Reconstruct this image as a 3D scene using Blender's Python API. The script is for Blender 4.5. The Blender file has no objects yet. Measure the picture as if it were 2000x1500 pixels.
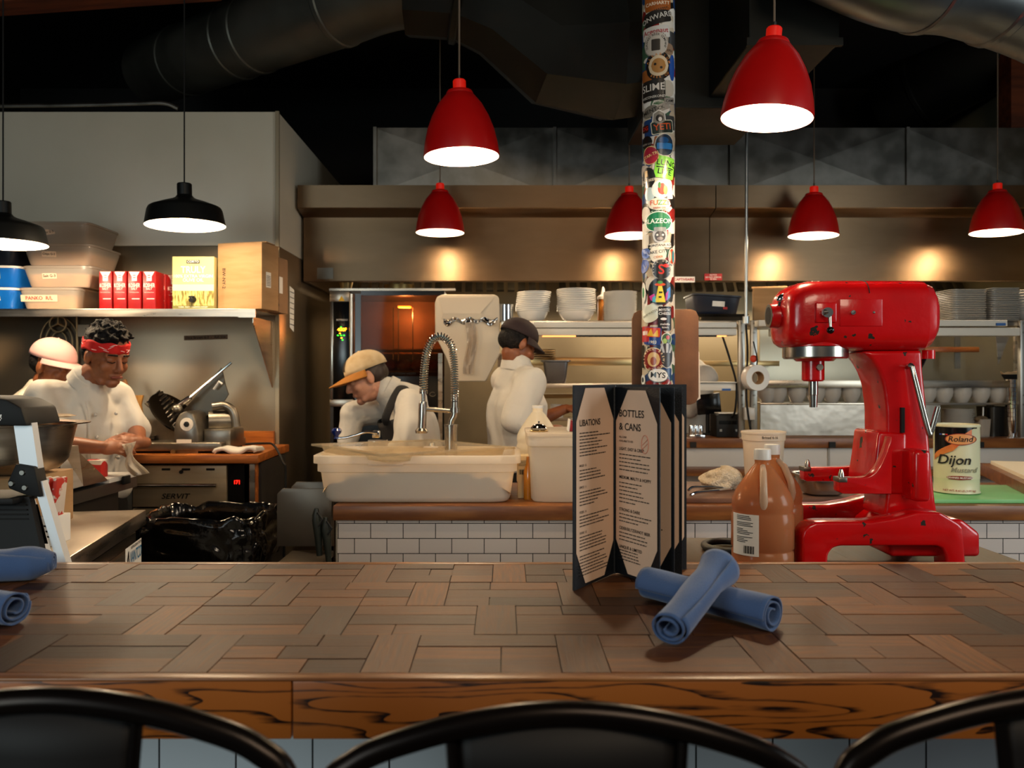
import bpy, bmesh, math, random
from math import sin, cos, pi, radians
from mathutils import Vector as V, Matrix, noise

SC = bpy.context.scene
COL = SC.collection
random.seed(7)

# ------------------------------------------------------------------ camera, world, light, exposure
F, CX, CY, EYE = 1600.0, 985.0, 735.0, 1.48
cam_data = bpy.data.cameras.new('camera')
cam_data.sensor_width = 36.0
cam_data.lens = 36.0 * F / 2000.0
cam_data.shift_x = 15.0 / 2000.0
cam_data.shift_y = -15.0 / 2000.0
cam_data.clip_start = 0.05
cam_data.dof.use_dof = True
cam_data.dof.focus_distance = 2.3
cam_data.dof.aperture_fstop = 5.0
cam = bpy.data.objects.new('camera', cam_data)
cam.location = (0, 0, EYE)
cam.rotation_euler = (radians(90), 0, 0)
COL.objects.link(cam)
SC.camera = cam

SC.view_settings.view_transform = 'Standard'
SC.view_settings.look = 'None'
SC.view_settings.gamma = 1.0
SC.view_settings.use_curve_mapping = False
SC.view_settings.exposure = 0.0

world = bpy.data.worlds.new('world')
SC.world = world
world.use_nodes = True
world.node_tree.nodes['Background'].inputs[0].default_value = (0.75, 0.85, 1.0, 1)
world.node_tree.nodes['Background'].inputs[1].default_value = 0.045


def area(name, loc, target, size, power, col, sy=None):
    d = bpy.data.lights.new(name, 'AREA')
    d.energy = power
    d.color = col
    d.shape = 'RECTANGLE'
    d.size = size
    d.size_y = sy or size
    o = bpy.data.objects.new(name, d)
    o.location = loc
    o.rotation_euler = (V(target) - V(loc)).to_track_quat('-Z', 'Y').to_euler()
    COL.objects.link(o)
    return o


def spot(name, loc, target, power, col, angle, blend=0.5, r=0.05):
    d = bpy.data.lights.new(name, 'SPOT')
    d.energy = power
    d.color = col
    d.spot_size = radians(angle)
    d.spot_blend = blend
    d.shadow_soft_size = r
    o = bpy.data.objects.new(name, d)
    o.location = loc
    o.rotation_euler = (V(target) - V(loc)).to_track_quat('-Z', 'Y').to_euler()
    COL.objects.link(o)
    return o


COOL = (0.86, 0.96, 0.98)
WARM = (1.0, 0.78, 0.53)
AMBER = (1.0, 0.62, 0.30)
area('window_light', (-2.6, -1.6, 2.2), (0.2, 2.5, 1.1), 1.8, 34, COOL, 1.6)
area('window_light', (-2.2, -1.2, 1.5), (-1.0, 4.4, 3.4), 1.0, 14, (0.8, 1.0, 0.98), 0.7)
area('window_light', (3.2, 1.2, 1.9), (0.4, 2.8, 1.3), 1.2, 36, COOL, 1.5)
area('warm_fill_light', (0.9, -0.9, 2.9), (0.3, 2.4, 1.0), 1.2, 34, (1.0, 0.80, 0.58), 0.8)  # added warm fill, standing in for unseen room lamps behind the camera
area('hood_light', (-0.4, 5.75, 2.03), (-0.4, 5.7, 0), 1.2, 22, WARM, 0.25)
area('hood_light', (1.6, 5.75, 2.03), (1.6, 5.7, 0), 1.8, 36, (1.0, 0.8, 0.55), 0.25)


# ------------------------------------------------------------------ projection helper: a photo pixel at a depth
def W(px, py, d):
    return V(((px - CX) * d / F, d, EYE - (py - CY) * d / F))


def X(px, d):
    return (px - CX) * d / F


def Z(py, d):
    return EYE - (py - CY) * d / F


# ------------------------------------------------------------------ materials
def lin(c):
    if isinstance(c, str):
        c = tuple(int(c[i:i + 2], 16) / 255 for i in (0, 2, 4))
    return tuple((x / 12.92 if x <= 0.04045 else ((x + 0.055) / 1.055) ** 2.4) for x in c) + (1,)


MATS = {}


def mat(name, c1, c2=None, scale=6, stretch=(1, 1, 1), lo=0.4, hi=0.65, rough=0.5, metal=0.0, bump=0.0, bscale=None,
        coat=0.0, trans=0.0, ior=1.45, emit=0.0, emitc=None, spec=0.5, aniso=0.0, sss=0.0, alpha=1.0, rvar=0.0, detail=4, chips=None, sheen=0.0):
    if name in MATS:
        return MATS[name]
    m = bpy.data.materials.new(name)
    m.use_nodes = True
    nt = m.node_tree
    N, L = nt.nodes, nt.links
    b = N['Principled BSDF']
    b.inputs['Base Color'].default_value = lin(c1)
    b.inputs['Roughness'].default_value = rough
    b.inputs['Metallic'].default_value = metal
    b.inputs['IOR'].default_value = ior
    b.inputs['Specular IOR Level'].default_value = spec
    b.inputs['Coat Weight'].default_value = coat
    b.inputs['Coat Roughness'].default_value = 0.08
    b.inputs['Transmission Weight'].default_value = trans
    b.inputs['Alpha'].default_value = alpha
    b.inputs['Anisotropic'].default_value = aniso
    b.inputs['Sheen Weight'].default_value = sheen
    if sss:
        b.inputs['Subsurface Weight'].default_value = sss
        b.inputs['Subsurface Radius'].default_value = (0.02, 0.01, 0.006)
    if emit:
        b.inputs['Emission Color'].default_value = lin(emitc or c1)
        b.inputs['Emission Strength'].default_value = emit
    if aniso:
        tg = N.new('ShaderNodeTangent')
        tg.direction_type = 'RADIAL'
        tg.axis = 'Z'
        b.inputs['Anisotropic Rotation'].default_value = 0.25
        L.new(tg.outputs[0], b.inputs['Tangent'])
    if c2 or bump or rvar or chips:
        tc = N.new('ShaderNodeTexCoord')
        mp = N.new('ShaderNodeMapping')
        mp.inputs['Scale'].default_value = stretch
        L.new(tc.outputs['Object'], mp.inputs[0])
        nz = N.new('ShaderNodeTexNoise')
        nz.inputs['Scale'].default_value = scale
        nz.inputs['Detail'].default_value = detail
        L.new(mp.outputs[0], nz.inputs['Vector'])
        if c2:
            r = N.new('ShaderNodeValToRGB')
            r.color_ramp.elements[0].position = lo
            r.color_ramp.elements[1].position = hi
            r.color_ramp.elements[0].color = lin(c1)
            r.color_ramp.elements[1].color = lin(c2)
            L.new(nz.outputs[0], r.inputs[0])
            L.new(r.outputs[0], b.inputs['Base Color'])
        if rvar:
            mr = N.new('ShaderNodeMapRange')
            mr.inputs['To Min'].default_value = max(0, rough - rvar)
            mr.inputs['To Max'].default_value = rough + rvar
            mr.inputs['From Min'].default_value = 0.3
            mr.inputs['From Max'].default_value = 0.7
            L.new(nz.outputs[0], mr.inputs[0])
            L.new(mr.outputs[0], b.inputs['Roughness'])
        if chips:
            cn = N.new('ShaderNodeTexNoise')
            cn.inputs['Scale'].default_value = chips[1]
            cn.inputs['Detail'].default_value = 5
            L.new(tc.outputs['Object'], cn.inputs['Vector'])
            cr = N.new('ShaderNodeValToRGB')
            cr.color_ramp.elements[0].position = chips[2]
            cr.color_ramp.elements[1].position = chips[2] + 0.008
            cr.color_ramp.elements[0].color = (0, 0, 0, 1)
            cr.color_ramp.elements[1].color = (1, 1, 1, 1)
            L.new(cn.outputs[0], cr.inputs[0])
            mx = N.new('ShaderNodeMix')
            mx.data_type = 'RGBA'
            src = b.inputs['Base Color'].links[0].from_socket if b.inputs['Base Color'].is_linked else None
            if src:
                L.new(src, mx.inputs[6])
            else:
                mx.inputs[6].default_value = lin(c1)
            mx.inputs[7].default_value = lin(chips[0])
            L.new(cr.outputs[0], mx.inputs[0])
            L.new(mx.outputs[2], b.inputs['Base Color'])
        if bump:
            bn = N.new('ShaderNodeBump')
            bn.inputs['Strength'].default_value = bump
            bn.inputs['Distance'].default_value = 0.01
            if bscale:
                n2 = N.new('ShaderNodeTexNoise')
                n2.inputs['Scale'].default_value = bscale
                n2.inputs['Detail'].default_value = 3
                L.new(mp.outputs[0], n2.inputs['Vector'])
                L.new(n2.outputs[0], bn.inputs['Height'])
            else:
                L.new(nz.outputs[0], bn.inputs['Height'])
            L.new(bn.outputs[0], b.inputs['Normal'])
    MATS[name] = m
    return m


def tile_mat(name, tw, th, col, grout, axis='xz', off=0.0):
    m = bpy.data.materials.new(name)
    m.use_nodes = True
    N, L = m.node_tree.nodes, m.node_tree.links
    b = N['Principled BSDF']
    tc = N.new('ShaderNodeTexCoord')
    sp = N.new('ShaderNodeSeparateXYZ')
    cb = N.new('ShaderNodeCombineXYZ')
    L.new(tc.outputs['Object'], sp.inputs[0])
    L.new(sp.outputs[0 if axis == 'xz' else 1], cb.inputs[0])
    L.new(sp.outputs[2], cb.inputs[1])
    mp = N.new('ShaderNodeMapping')
    mp.inputs['Location'].default_value = (off, 0, 0)
    L.new(cb.outputs[0], mp.inputs[0])
    br = N.new('ShaderNodeTexBrick')
    br.inputs['Scale'].default_value = 1.0
    br.inputs['Brick Width'].default_value = tw
    br.inputs['Row Height'].default_value = th
    br.inputs['Mortar Size'].default_value = 0.0016
    br.inputs['Mortar Smooth'].default_value = 0.1
    br.inputs['Bias'].default_value = 0.0
    br.inputs['Color1'].default_value = lin(col)
    br.inputs['Color2'].default_value = lin(tuple(min(1, c * 0.96) for c in (lin(col)[0] ** .4545, lin(col)[1] ** .4545, lin(col)[2] ** .4545)))
    br.inputs['Mortar'].default_value = lin(grout)
    L.new(mp.outputs[0], br.inputs['Vector'])
    L.new(br.outputs['Color'], b.inputs['Base Color'])
    mr = N.new('ShaderNodeMapRange')
    mr.inputs['To Min'].default_value = 0.12
    mr.inputs['To Max'].default_value = 0.8
    L.new(br.outputs['Fac'], mr.inputs[0])
    L.new(mr.outputs[0], b.inputs['Roughness'])
    bn = N.new('ShaderNodeBump')
    bn.invert = True
    bn.inputs['Strength'].default_value = 0.5
    bn.inputs['Distance'].default_value = 0.003
    L.new(br.outputs['Fac'], bn.inputs['Height'])
    L.new(bn.outputs[0], b.inputs['Normal'])
    MATS[name] = m
    return m


def plank_mat(name, cols, rough=0.4, grain=(2, 40, 40), bump=0.12, scale=1.0):
    """wood whose separate planks (mesh islands) each take their own tone, with grain streaks"""
    m = bpy.data.materials.new(name)
    m.use_nodes = True
    N, L = m.node_tree.nodes, m.node_tree.links
    b = N['Principled BSDF']
    ge = N.new('ShaderNodeNewGeometry')
    r = N.new('ShaderNodeValToRGB')
    r.color_ramp.interpolation = 'LINEAR'
    els = r.color_ramp.elements
    for i, c in enumerate(cols):
        p = i / (len(cols) - 1)
        e = els[0] if i == 0 else els[1] if i == len(cols) - 1 else els.new(p)
        e.position = p
        e.color = lin(c)
    L.new(ge.outputs['Random Per Island'], r.inputs[0])
    tc = N.new('ShaderNodeTexCoord')
    mp = N.new('ShaderNodeMapping')
    mp.inputs['Scale'].default_value = grain
    L.new(tc.outputs['UV'], mp.inputs[0])
    nz = N.new('ShaderNodeTexNoise')
    nz.inputs['Scale'].default_value = scale
    nz.inputs['Detail'].default_value = 7
    nz.inputs['Roughness'].default_value = 0.7
    nz.inputs['Distortion'].default_value = 0.6
    L.new(mp.outputs[0], nz.inputs['Vector'])
    r2 = N.new('ShaderNodeValToRGB')
    r2.color_ramp.elements[0].position = 0.34
    r2.color_ramp.elements[1].position = 0.66
    r2.color_ramp.elements[0].color = (0.36, 0.31, 0.28, 1)
    r2.color_ramp.elements[1].color = (1.12, 1.08, 1.05, 1)
    b.inputs['Specular IOR Level'].default_value = 0.35
    L.new(nz.outputs[0], r2.inputs[0])
    mx = N.new('ShaderNodeMix')
    mx.data_type = 'RGBA'
    mx.blend_type = 'MULTIPLY'
    mx.inputs[0].default_value = 1.0
    L.new(r.outputs[0], mx.inputs[6])
    L.new(r2.outputs[0], mx.inputs[7])
    L.new(mx.outputs[2], b.inputs['Base Color'])
    mr = N.new('ShaderNodeMapRange')
    mr.inputs['To Min'].default_value = rough - 0.1
    mr.inputs['To Max'].default_value = rough + 0.15
    L.new(nz.outputs[0], mr.inputs[0])
    L.new(mr.outputs[0], b.inputs['Roughness'])
    bn = N.new('ShaderNodeBump')
    bn.inputs['Strength'].default_value = bump
    bn.inputs['Distance'].default_value = 0.004
    L.new(nz.outputs[0], bn.inputs['Height'])
    L.new(bn.outputs[0], b.inputs['Normal'])
    MATS[name] = m
    return m


def oak_mat(name, c1, c2, wscale=9.0, dist=7.0, stretch=(1.0, 1, 7.0), rough=0.35):
    """flat-sawn oak with dark cathedral grain"""
    m = bpy.data.materials.new(name)
    m.use_nodes = True
    N, L = m.node_tree.nodes, m.node_tree.links
    b = N['Principled BSDF']
    tc = N.new('ShaderNodeTexCoord')
    mp = N.new('ShaderNodeMapping')
    mp.inputs['Scale'].default_value = stretch
    L.new(tc.outputs['Object'], mp.inputs[0])
    n1 = N.new('ShaderNodeTexNoise')
    n1.inputs['Scale'].default_value = 1.6
    n1.inputs['Detail'].default_value = 2
    L.new(mp.outputs[0], n1.inputs['Vector'])
    mu = N.new('ShaderNodeMath')
    mu.operation = 'MULTIPLY'
    mu.inputs[1].default_value = wscale
    L.new(n1.outputs[0], mu.inputs[0])
    fr = N.new('ShaderNodeMath')
    fr.operation = 'FRACT'
    L.new(mu.outputs[0], fr.inputs[0])
    n2 = N.new('ShaderNodeTexNoise')
    n2.inputs['Scale'].default_value = 18
    n2.inputs['Detail'].default_value = 5
    mp2 = N.new('ShaderNodeMapping')
    mp2.inputs['Scale'].default_value = (1.2, 1, 14)
    L.new(tc.outputs['Object'], mp2.inputs[0])
    L.new(mp2.outputs[0], n2.inputs['Vector'])
    ad = N.new('ShaderNodeMath')
    ad.operation = 'MULTIPLY_ADD'
    ad.inputs[1].default_value = 0.75
    L.new(n2.outputs[0], ad.inputs[0])
    L.new(fr.outputs[0], ad.inputs[2])
    r = N.new('ShaderNodeValToRGB')
    r.color_ramp.elements[0].position = 0.42
    r.color_ramp.elements[1].position = 0.68
    r.color_ramp.elements[0].color = lin(c1)
    r.color_ramp.elements[1].color = lin(c2)
    L.new(ad.outputs[0], r.inputs[0])
    L.new(r.outputs[0], b.inputs['Base Color'])
    b.inputs['Roughness'].default_value = rough
    MATS[name] = m
    return m


def translucent_mat(name, col, tcol, fac=0.5, rough=0.3, clear=0.0):
    """thin cloudy plastic: part diffuse, part light coming through, part see-through"""
    m = bpy.data.materials.new(name)
    m.use_nodes = True
    N, L = m.node_tree.nodes, m.node_tree.links
    b = N['Principled BSDF']
    b.inputs['Base Color'].default_value = lin(col)
    b.inputs['Roughness'].default_value = rough
    t = N.new('ShaderNodeBsdfTranslucent')
    t.inputs[0].default_value = lin(tcol)
    mx = N.new('ShaderNodeMixShader')
    mx.inputs[0].default_value = fac
    L.new(b.outputs[0], mx.inputs[1])
    L.new(t.outputs[0], mx.inputs[2])
    out = mx
    if clear:
        tr = N.new('ShaderNodeBsdfTransparent')
        tr.inputs[0].default_value = lin(tcol)
        m2 = N.new('ShaderNodeMixShader')
        m2.inputs[0].default_value = clear
        L.new(mx.outputs[0], m2.inputs[1])
        L.new(tr.outputs[0], m2.inputs[2])
        out = m2
    L.new(out.outputs[0], N['Material Output'].inputs[0])
    MATS[name] = m
    return m


STEEL = mat('stainless_steel', 'a89c8c', 'c2b6a6', scale=3, stretch=(1, 1, 9), rough=0.3, metal=1.0, rvar=0.06)
STEEL_B = mat('brushed_hood_steel', '7b644c', '8b735a', scale=2.5, stretch=(0.6, 1, 2), rough=0.42, metal=1.0, aniso=0.8, rvar=0.05)
STEEL_D = mat('dull_galvanised_steel', '77736a', '8d8880', scale=7, rough=0.42, metal=1.0, rvar=0.08)
STEEL_S = mat('satin_nickel', 'b8b2a8', rough=0.22, metal=1.0)
CHROME = mat('chrome', 'd8d8d8', rough=0.08, metal=1.0)
BRASSY_LIT = mat('warm_lit_and_brassy_steel', 'b59a6a', rough=0.3, metal=1.0)  # warm light put into the shelf lips' colour; own tone of lids and fittings
BLACK = mat('black_plastic', '141414', rough=0.62, spec=0.35)
BLACKM = mat('matt_black_paint', '0a0a0a', rough=0.75)
BLACKG = mat('gloss_black', '0c0b0b', rough=0.18)
WHITEP = mat('white_plastic', 'e4e0d8', rough=0.35)
WHITEC = mat('white_china', 'e2ded6', rough=0.15, coat=0.3)
RED = mat('red_enamel', 'b00a08', 'c00c0a', scale=4, rough=0.35, coat=0.15)
MIXRED = mat('chipped_red_paint', 'c8060a', 'bb0508', scale=9, rough=0.25, coat=0.35, bump=0.06, bscale=60, chips=('2c2620', 26, 0.672))
PAPER = mat('paper', 'e8dccb', rough=0.8)
PAPERW = mat('white_paper', 'eae6de', rough=0.8)
INK = mat('black_ink', '1a1614', rough=0.8)
INKR = mat('red_ink', 'a02018', rough=0.8)
INKW = mat('white_ink', 'f0ece4', rough=0.7)
CARD = mat('brown_cardboard', 'a8845c', '9c7850', scale=5, stretch=(1, 1, 6), rough=0.85)
SKIN = mat('brown_skin', '8a5232', '7c4527', scale=10, rough=0.5, sss=0.05)
SKINP = mat('light_skin', 'b98468', 'a87058', scale=10, rough=0.5, sss=0.05)
HAIR = mat('black_hair', '0a0807', '15100e', scale=60, rough=0.7, spec=0.25, bump=0.8, bscale=90)
COAT = mat('white_cotton', 'cec7bb', rough=0.9, bump=0.2, bscale=35)
APRON = mat('black_cotton', '151313', rough=0.85)
CLEAR = translucent_mat('cloudy_clear_plastic', 'd8cfc2', 'eadccb', 0.35, 0.25, 0.45)


# ------------------------------------------------------------------ mesh building
class MB:
    def __init__(self):
        self.bm = bmesh.new()

    def _add(self, verts, faces, m=None):
        vs = [self.bm.verts.new(m @ V(v) if m else v) for v in verts]
        fs = []
        for f in faces:
            try:
                fs.append(self.bm.faces.new([vs[i] for i in f]))
            except ValueError:
                pass
        return vs, fs

    def box(self, c, s, bev=0.0, seg=2, rot=None):
        m = Matrix.Translation(c) @ (rot.to_4x4() if rot else Matrix()) @ Matrix.Diagonal((s[0], s[1], s[2], 1))
        r = bmesh.ops.create_cube(self.bm, size=1.0, matrix=m)
        if bev:
            es = list({e for v in r['verts'] for e in v.link_edges})
            bmesh.ops.bevel(self.bm, geom=es, offset=bev, segments=seg, profile=0.5, affect='EDGES', clamp_overlap=True)
        return self

    def bx(self, x0, x1, y0, y1, z0, z1, bev=0.0, seg=2):
        return self.box(((x0 + x1) / 2, (y0 + y1) / 2, (z0 + z1) / 2), (abs(x1 - x0), abs(y1 - y0), abs(z1 - z0)), bev, seg)

    def cyl(self, p0, p1, r0, r1=None, n=24, bev=0.0):
        return self.tube([p0, p1], r0, n, radii=[r0, r0 if r1 is None else r1])

    def tube(self, pts, r=0.01, n=10, closed=False, radii=None, caps=True, flat=1.0, up=None):
        pts = [V(p) for p in pts]
        k = len(pts)
        tang = []
        for i in range(k):
            if closed:
                t = pts[(i + 1) % k] - pts[i - 1]
            else:
                t = pts[min(i + 1, k - 1)] - pts[max(i - 1, 0)]
            tang.append(t.normalized() if t.length > 1e-9 else V((0, 0, 1)))
        a = V(up) if up else (V((0, 0, 1)) if abs(tang[0].z) < 0.9 else V((1, 0, 0)))
        nrm = (a - tang[0] * a.dot(tang[0])).normalized()
        rings = []
        for i in range(k):
            if i:
                nrm = nrm - tang[i] * nrm.dot(tang[i])
                nrm = nrm.normalized() if nrm.length > 1e-6 else tang[i].orthogonal().normalized()
            bn = tang[i].cross(nrm)
            rr = radii[i] if radii else r
            rings.append([self.bm.verts.new(pts[i] + (nrm * cos(2 * pi * j / n) * flat + bn * sin(2 * pi * j / n)) * rr) for j in range(n)])
        for i in range(k if closed else k - 1):
            A, B = rings[i], rings[(i + 1) % k]
            for j in range(n):
                self.bm.faces.new((A[j], A[(j + 1) % n], B[(j + 1) % n], B[j]))
        if caps and not closed:
            self.bm.faces.new(rings[0][::-1])
            self.bm.faces.new(rings[-1])
        return self

    def lathe(self, prof, c=(0, 0, 0), n=36, m=None, sq=None):
        """revolve (r, z) pairs about z; sq = (ax, ay, power) squares the section"""
        M0 = Matrix.Translation(c) @ (m.to_4x4() if m else Matrix())
        rings = []
        for r, z in prof:
            if r < 1e-6:
                rings.append([self.bm.verts.new(M0 @ V((0, 0, z)))])
                continue
            ring = []
            for j in range(n):
                a = 2 * pi * j / n
                x, y = cos(a), sin(a)
                if sq:
                    p = 2.0 / sq[2]
                    x = math.copysign(abs(x) ** p, x) * sq[0]
                    y = math.copysign(abs(y) ** p, y) * sq[1]
                ring.append(self.bm.verts.new(M0 @ V((r * x, r * y, z))))
            rings.append(ring)
        for A, B in zip(rings, rings[1:]):
            for j in range(n):
                if len(A) == 1 and len(B) == 1:
                    continue
                if len(A) == 1:
                    self.bm.faces.new((A[0], B[j], B[(j + 1) % n]))
                elif len(B) == 1:
                    self.bm.faces.new((A[j], A[(j + 1) % n], B[0]))
                else:
                    self.bm.faces.new((A[j], A[(j + 1) % n], B[(j + 1) % n], B[j]))
        return self

    def prism(self, poly, y0, y1, bev=0.0, seg=2, m=None, axis='y'):
        """extrude a polygon given in (x, z) along y (or in (y, z) along x, or (x, y) along z)"""
        def P(a, b, t):
            return (a, t, b) if axis == 'y' else (t, a, b) if axis == 'x' else (a, b, t)
        n = len(poly)
        vs = [P(a, b, y0) for a, b in poly] + [P(a, b, y1) for a, b in poly]
        fs = [tuple(range(n)), tuple(range(2 * n - 1, n - 1, -1))] + [(i, i + n, (i + 1) % n + n, (i + 1) % n) for i in range(n)]
        v, f = self._add(vs, fs, m)
        bmesh.ops.recalc_face_normals(self.bm, faces=f)
        if bev:
            es = list({e for x in v for e in x.link_edges})
            bmesh.ops.bevel(self.bm, geom=es, offset=bev, segments=seg, profile=0.5, affect='EDGES', clamp_overlap=True)
        return self

    def ell(self, c, r, rot=None, u=20, v=12):
        m = Matrix.Translation(c) @ (rot.to_4x4() if rot else Matrix()) @ Matrix.Diagonal((r[0], r[1], r[2], 1))
        bmesh.ops.create_uvsphere(self.bm, u_segments=u, v_segments=v, radius=1.0, matrix=m)
        return self

    def cap(self, p0, p1, r0, r1=None, n=14):
        """tapered capsule"""
        r1 = r0 if r1 is None else r1
        p0, p1 = V(p0), V(p1)
        d = p1 - p0
        L = d.length
        d = d / L if L > 1e-6 else V((0, 0, 1))
        pts, rad = [], []
        for i in range(5):
            a = pi / 2 * (i + 0.15) / 4.15
            pts.append(p0 - d * r0 * cos(a)); rad.append(r0 * sin(a))
        for i in range(5):
            a = pi / 2 * (4 - i + 0.15) / 4.15
            pts.append(p1 + d * r1 * cos(a)); rad.append(r1 * sin(a))
        return self.tube(pts, radii=rad, n=n)

    def grid(self, fn, nu, nv, cu=False, cv=False):
        g = [[self.bm.verts.new(fn(i / (nu if cu else nu - 1), j / (nv if cv else nv - 1))) for j in range(nv)] for i in range(nu)]
        for i in range(nu if cu else nu - 1):
            for j in range(nv if cv else nv - 1):
                self.bm.faces.new((g[i][j], g[(i + 1) % nu][j], g[(i + 1) % nu][(j + 1) % nv], g[i][(j + 1) % nv]))
        return self

    def text(self, s, size, fn, curved=0.0):
        """lettering centred on 0,0; fn maps (x, y) to a point; curved = longest edge left uncut on a round surface"""
        vs, fs = text_geo(s)
        if curved:
            b = bmesh.new()
            w = [b.verts.new((x * size, y * size, 0)) for x, y in vs]
            for f in fs:
                try:
                    b.faces.new([w[i] for i in f])
                except ValueError:
                    pass
            bmesh.ops.triangulate(b, faces=b.faces[:])
            for _ in range(3):
                es = [e for e in b.edges if abs(e.verts[0].co.x - e.verts[1].co.x) > curved]
                if not es:
                    break
                bmesh.ops.subdivide_edges(b, edges=es, cuts=1)
                bmesh.ops.triangulate(b, faces=b.faces[:])
            b.verts.index_update()
            w = [self.bm.verts.new(fn(v.co.x, v.co.y)) for v in b.verts]
            for f in b.faces:
                try:
                    self.bm.faces.new([w[v.index] for v in f.verts])
                except ValueError:
                    pass
            b.free()
            return self
        w = [self.bm.verts.new(fn(x * size, y * size)) for x, y in vs]
        for f in fs:
            try:
                self.bm.faces.new([w[i] for i in f])
            except ValueError:
                pass
        return self

    def put(self, name, m, parent=None, world=False, smooth=35, solid=0.0, sub=0, uv=None, recalc=True):
        if recalc:
            bmesh.ops.recalc_face_normals(self.bm, faces=self.bm.faces[:])
        me = bpy.data.meshes.new(name)
        self.bm.to_mesh(me)
        self.bm.free()
        if world and parent is not None:
            me.transform(PM(parent).inverted())
        me.materials.append(m)
        if smooth:
            me.shade_smooth()
            me.set_sharp_from_angle(angle=radians(smooth))
        o = bpy.data.objects.new(name, me)
        COL.objects.link(o)
        if parent is not None:
            o.parent = parent
        if solid:
            s = o.modifiers.new('s', 'SOLIDIFY')
            s.thickness = solid
            s.offset = 0
        if sub:
            s = o.modifiers.new('u', 'SUBSURF')
            s.levels = s.render_levels = sub
        return o


def PM(o):
    m = Matrix.Translation(o.location) @ o.rotation_euler.to_matrix().to_4x4()
    return (PM(o.parent) @ m) if o.parent else m


TEXTS = {}


def text_geo(s):
    if s in TEXTS:
        return TEXTS[s]
    cu = bpy.data.curves.new('t', 'FONT')
    cu.body = s
    cu.size = 1.0
    cu.align_x = 'CENTER'
    cu.align_y = 'CENTER'
    cu.resolution_u = 3
    cu.offset = 0.012
    ob = bpy.data.objects.new('t', cu)
    me = ob.to_mesh()
    vs = [(v.co.x, v.co.y) for v in me.vertices]
    fs = [tuple(p.vertices) for p in me.polygons]
    ob.to_mesh_clear()
    bpy.data.objects.remove(ob)
    bpy.data.curves.remove(cu)
    TEXTS[s] = (vs, fs)
    return TEXTS[s]


def text_w(s):
    v = text_geo(s)[0]
    return (max(a for a, b in v) - min(a for a, b in v)) if v else 1


def lay(o, ux, uy):
    """map flat coordinates onto a plane through o with unit axes ux, uy"""
    o, ux, uy = V(o), V(ux).normalized(), V(uy).normalized()
    return lambda x, y: o + ux * x + uy * y


def tag(o, label, cat, group=None, kind=None):
    if label:
        o['label'] = label
    if cat:
        o['category'] = cat
    if group:
        o['group'] = group
    if kind:
        o['kind'] = kind
    return o


def thing(name, label, cat, loc=(0, 0, 0), rz=0.0, group=None):
    o = bpy.data.objects.new(name, None)
    o.empty_display_size = 0.05
    o.location = loc
    o.rotation_euler = (0, 0, rz)
    COL.objects.link(o)
    return tag(o, label, cat, group)


def kids(o):
    return [c for c in bpy.data.objects if c.parent == o]


def dup(root, loc, rz=0.0, label=None, group=None, ks=None):
    r = root.copy()
    COL.objects.link(r)
    r.location = loc
    r.rotation_euler = (root.rotation_euler[0], root.rotation_euler[1], rz)
    if label:
        r['label'] = label
    if group:
        r['group'] = group
    for ch in root.children:
        c = ch.copy()
        COL.objects.link(c)
        c.parent = r
        for g in ch.children:
            d = g.copy()
            COL.objects.link(d)
            d.parent = c
    return r


def struct(mb, name, m, **kw):
    o = mb.put(name, m, **kw)
    o['kind'] = 'structure'
    return o


def solo(mb, name, m, label, cat, group=None, loc=None, rz=0.0, **kw):
    o = mb.put(name, m, **kw)
    if loc is not None:
        o.location = loc
        o.rotation_euler = (0, 0, rz)
    return tag(o, label, cat, group)


def spline(pts, n=8, closed=False):
    """Catmull-Rom through the points"""
    P = [V(p) for p in pts]
    k = len(P)
    out = []
    for i in range(k if closed else k - 1):
        p1, p2 = P[i], P[(i + 1) % k]
        p0 = P[i - 1] if (closed or i > 0) else p1 * 2 - p2
        p3 = P[(i + 2) % k] if (closed or i + 2 < k) else p2 * 2 - p1
        for j in range(n):
            t = j / n
            out.append(0.5 * ((2 * p1) + (p2 - p0) * t + (2 * p0 - 5 * p1 + 4 * p2 - p3) * t * t + (3 * p1 - p0 - 3 * p2 + p3) * t ** 3))
    if not closed:
        out.append(P[-1])
    return out


def arc(cx, cy, r, a0, a1, n):
    return [(cx + r * cos(radians(a0 + (a1 - a0) * i / n)), cy + r * sin(radians(a0 + (a1 - a0) * i / n))) for i in range(n + 1)]


def roundrect(x0, x1, y0, y1, r, n=4):
    return (arc(x1 - r, y1 - r, r, 0, 90, n) + arc(x0 + r, y1 - r, r, 90, 180, n) + arc(x0 + r, y0 + r, r, 180, 270, n) + arc(x1 - r, y0 + r, r, 270, 360, n))


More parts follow.
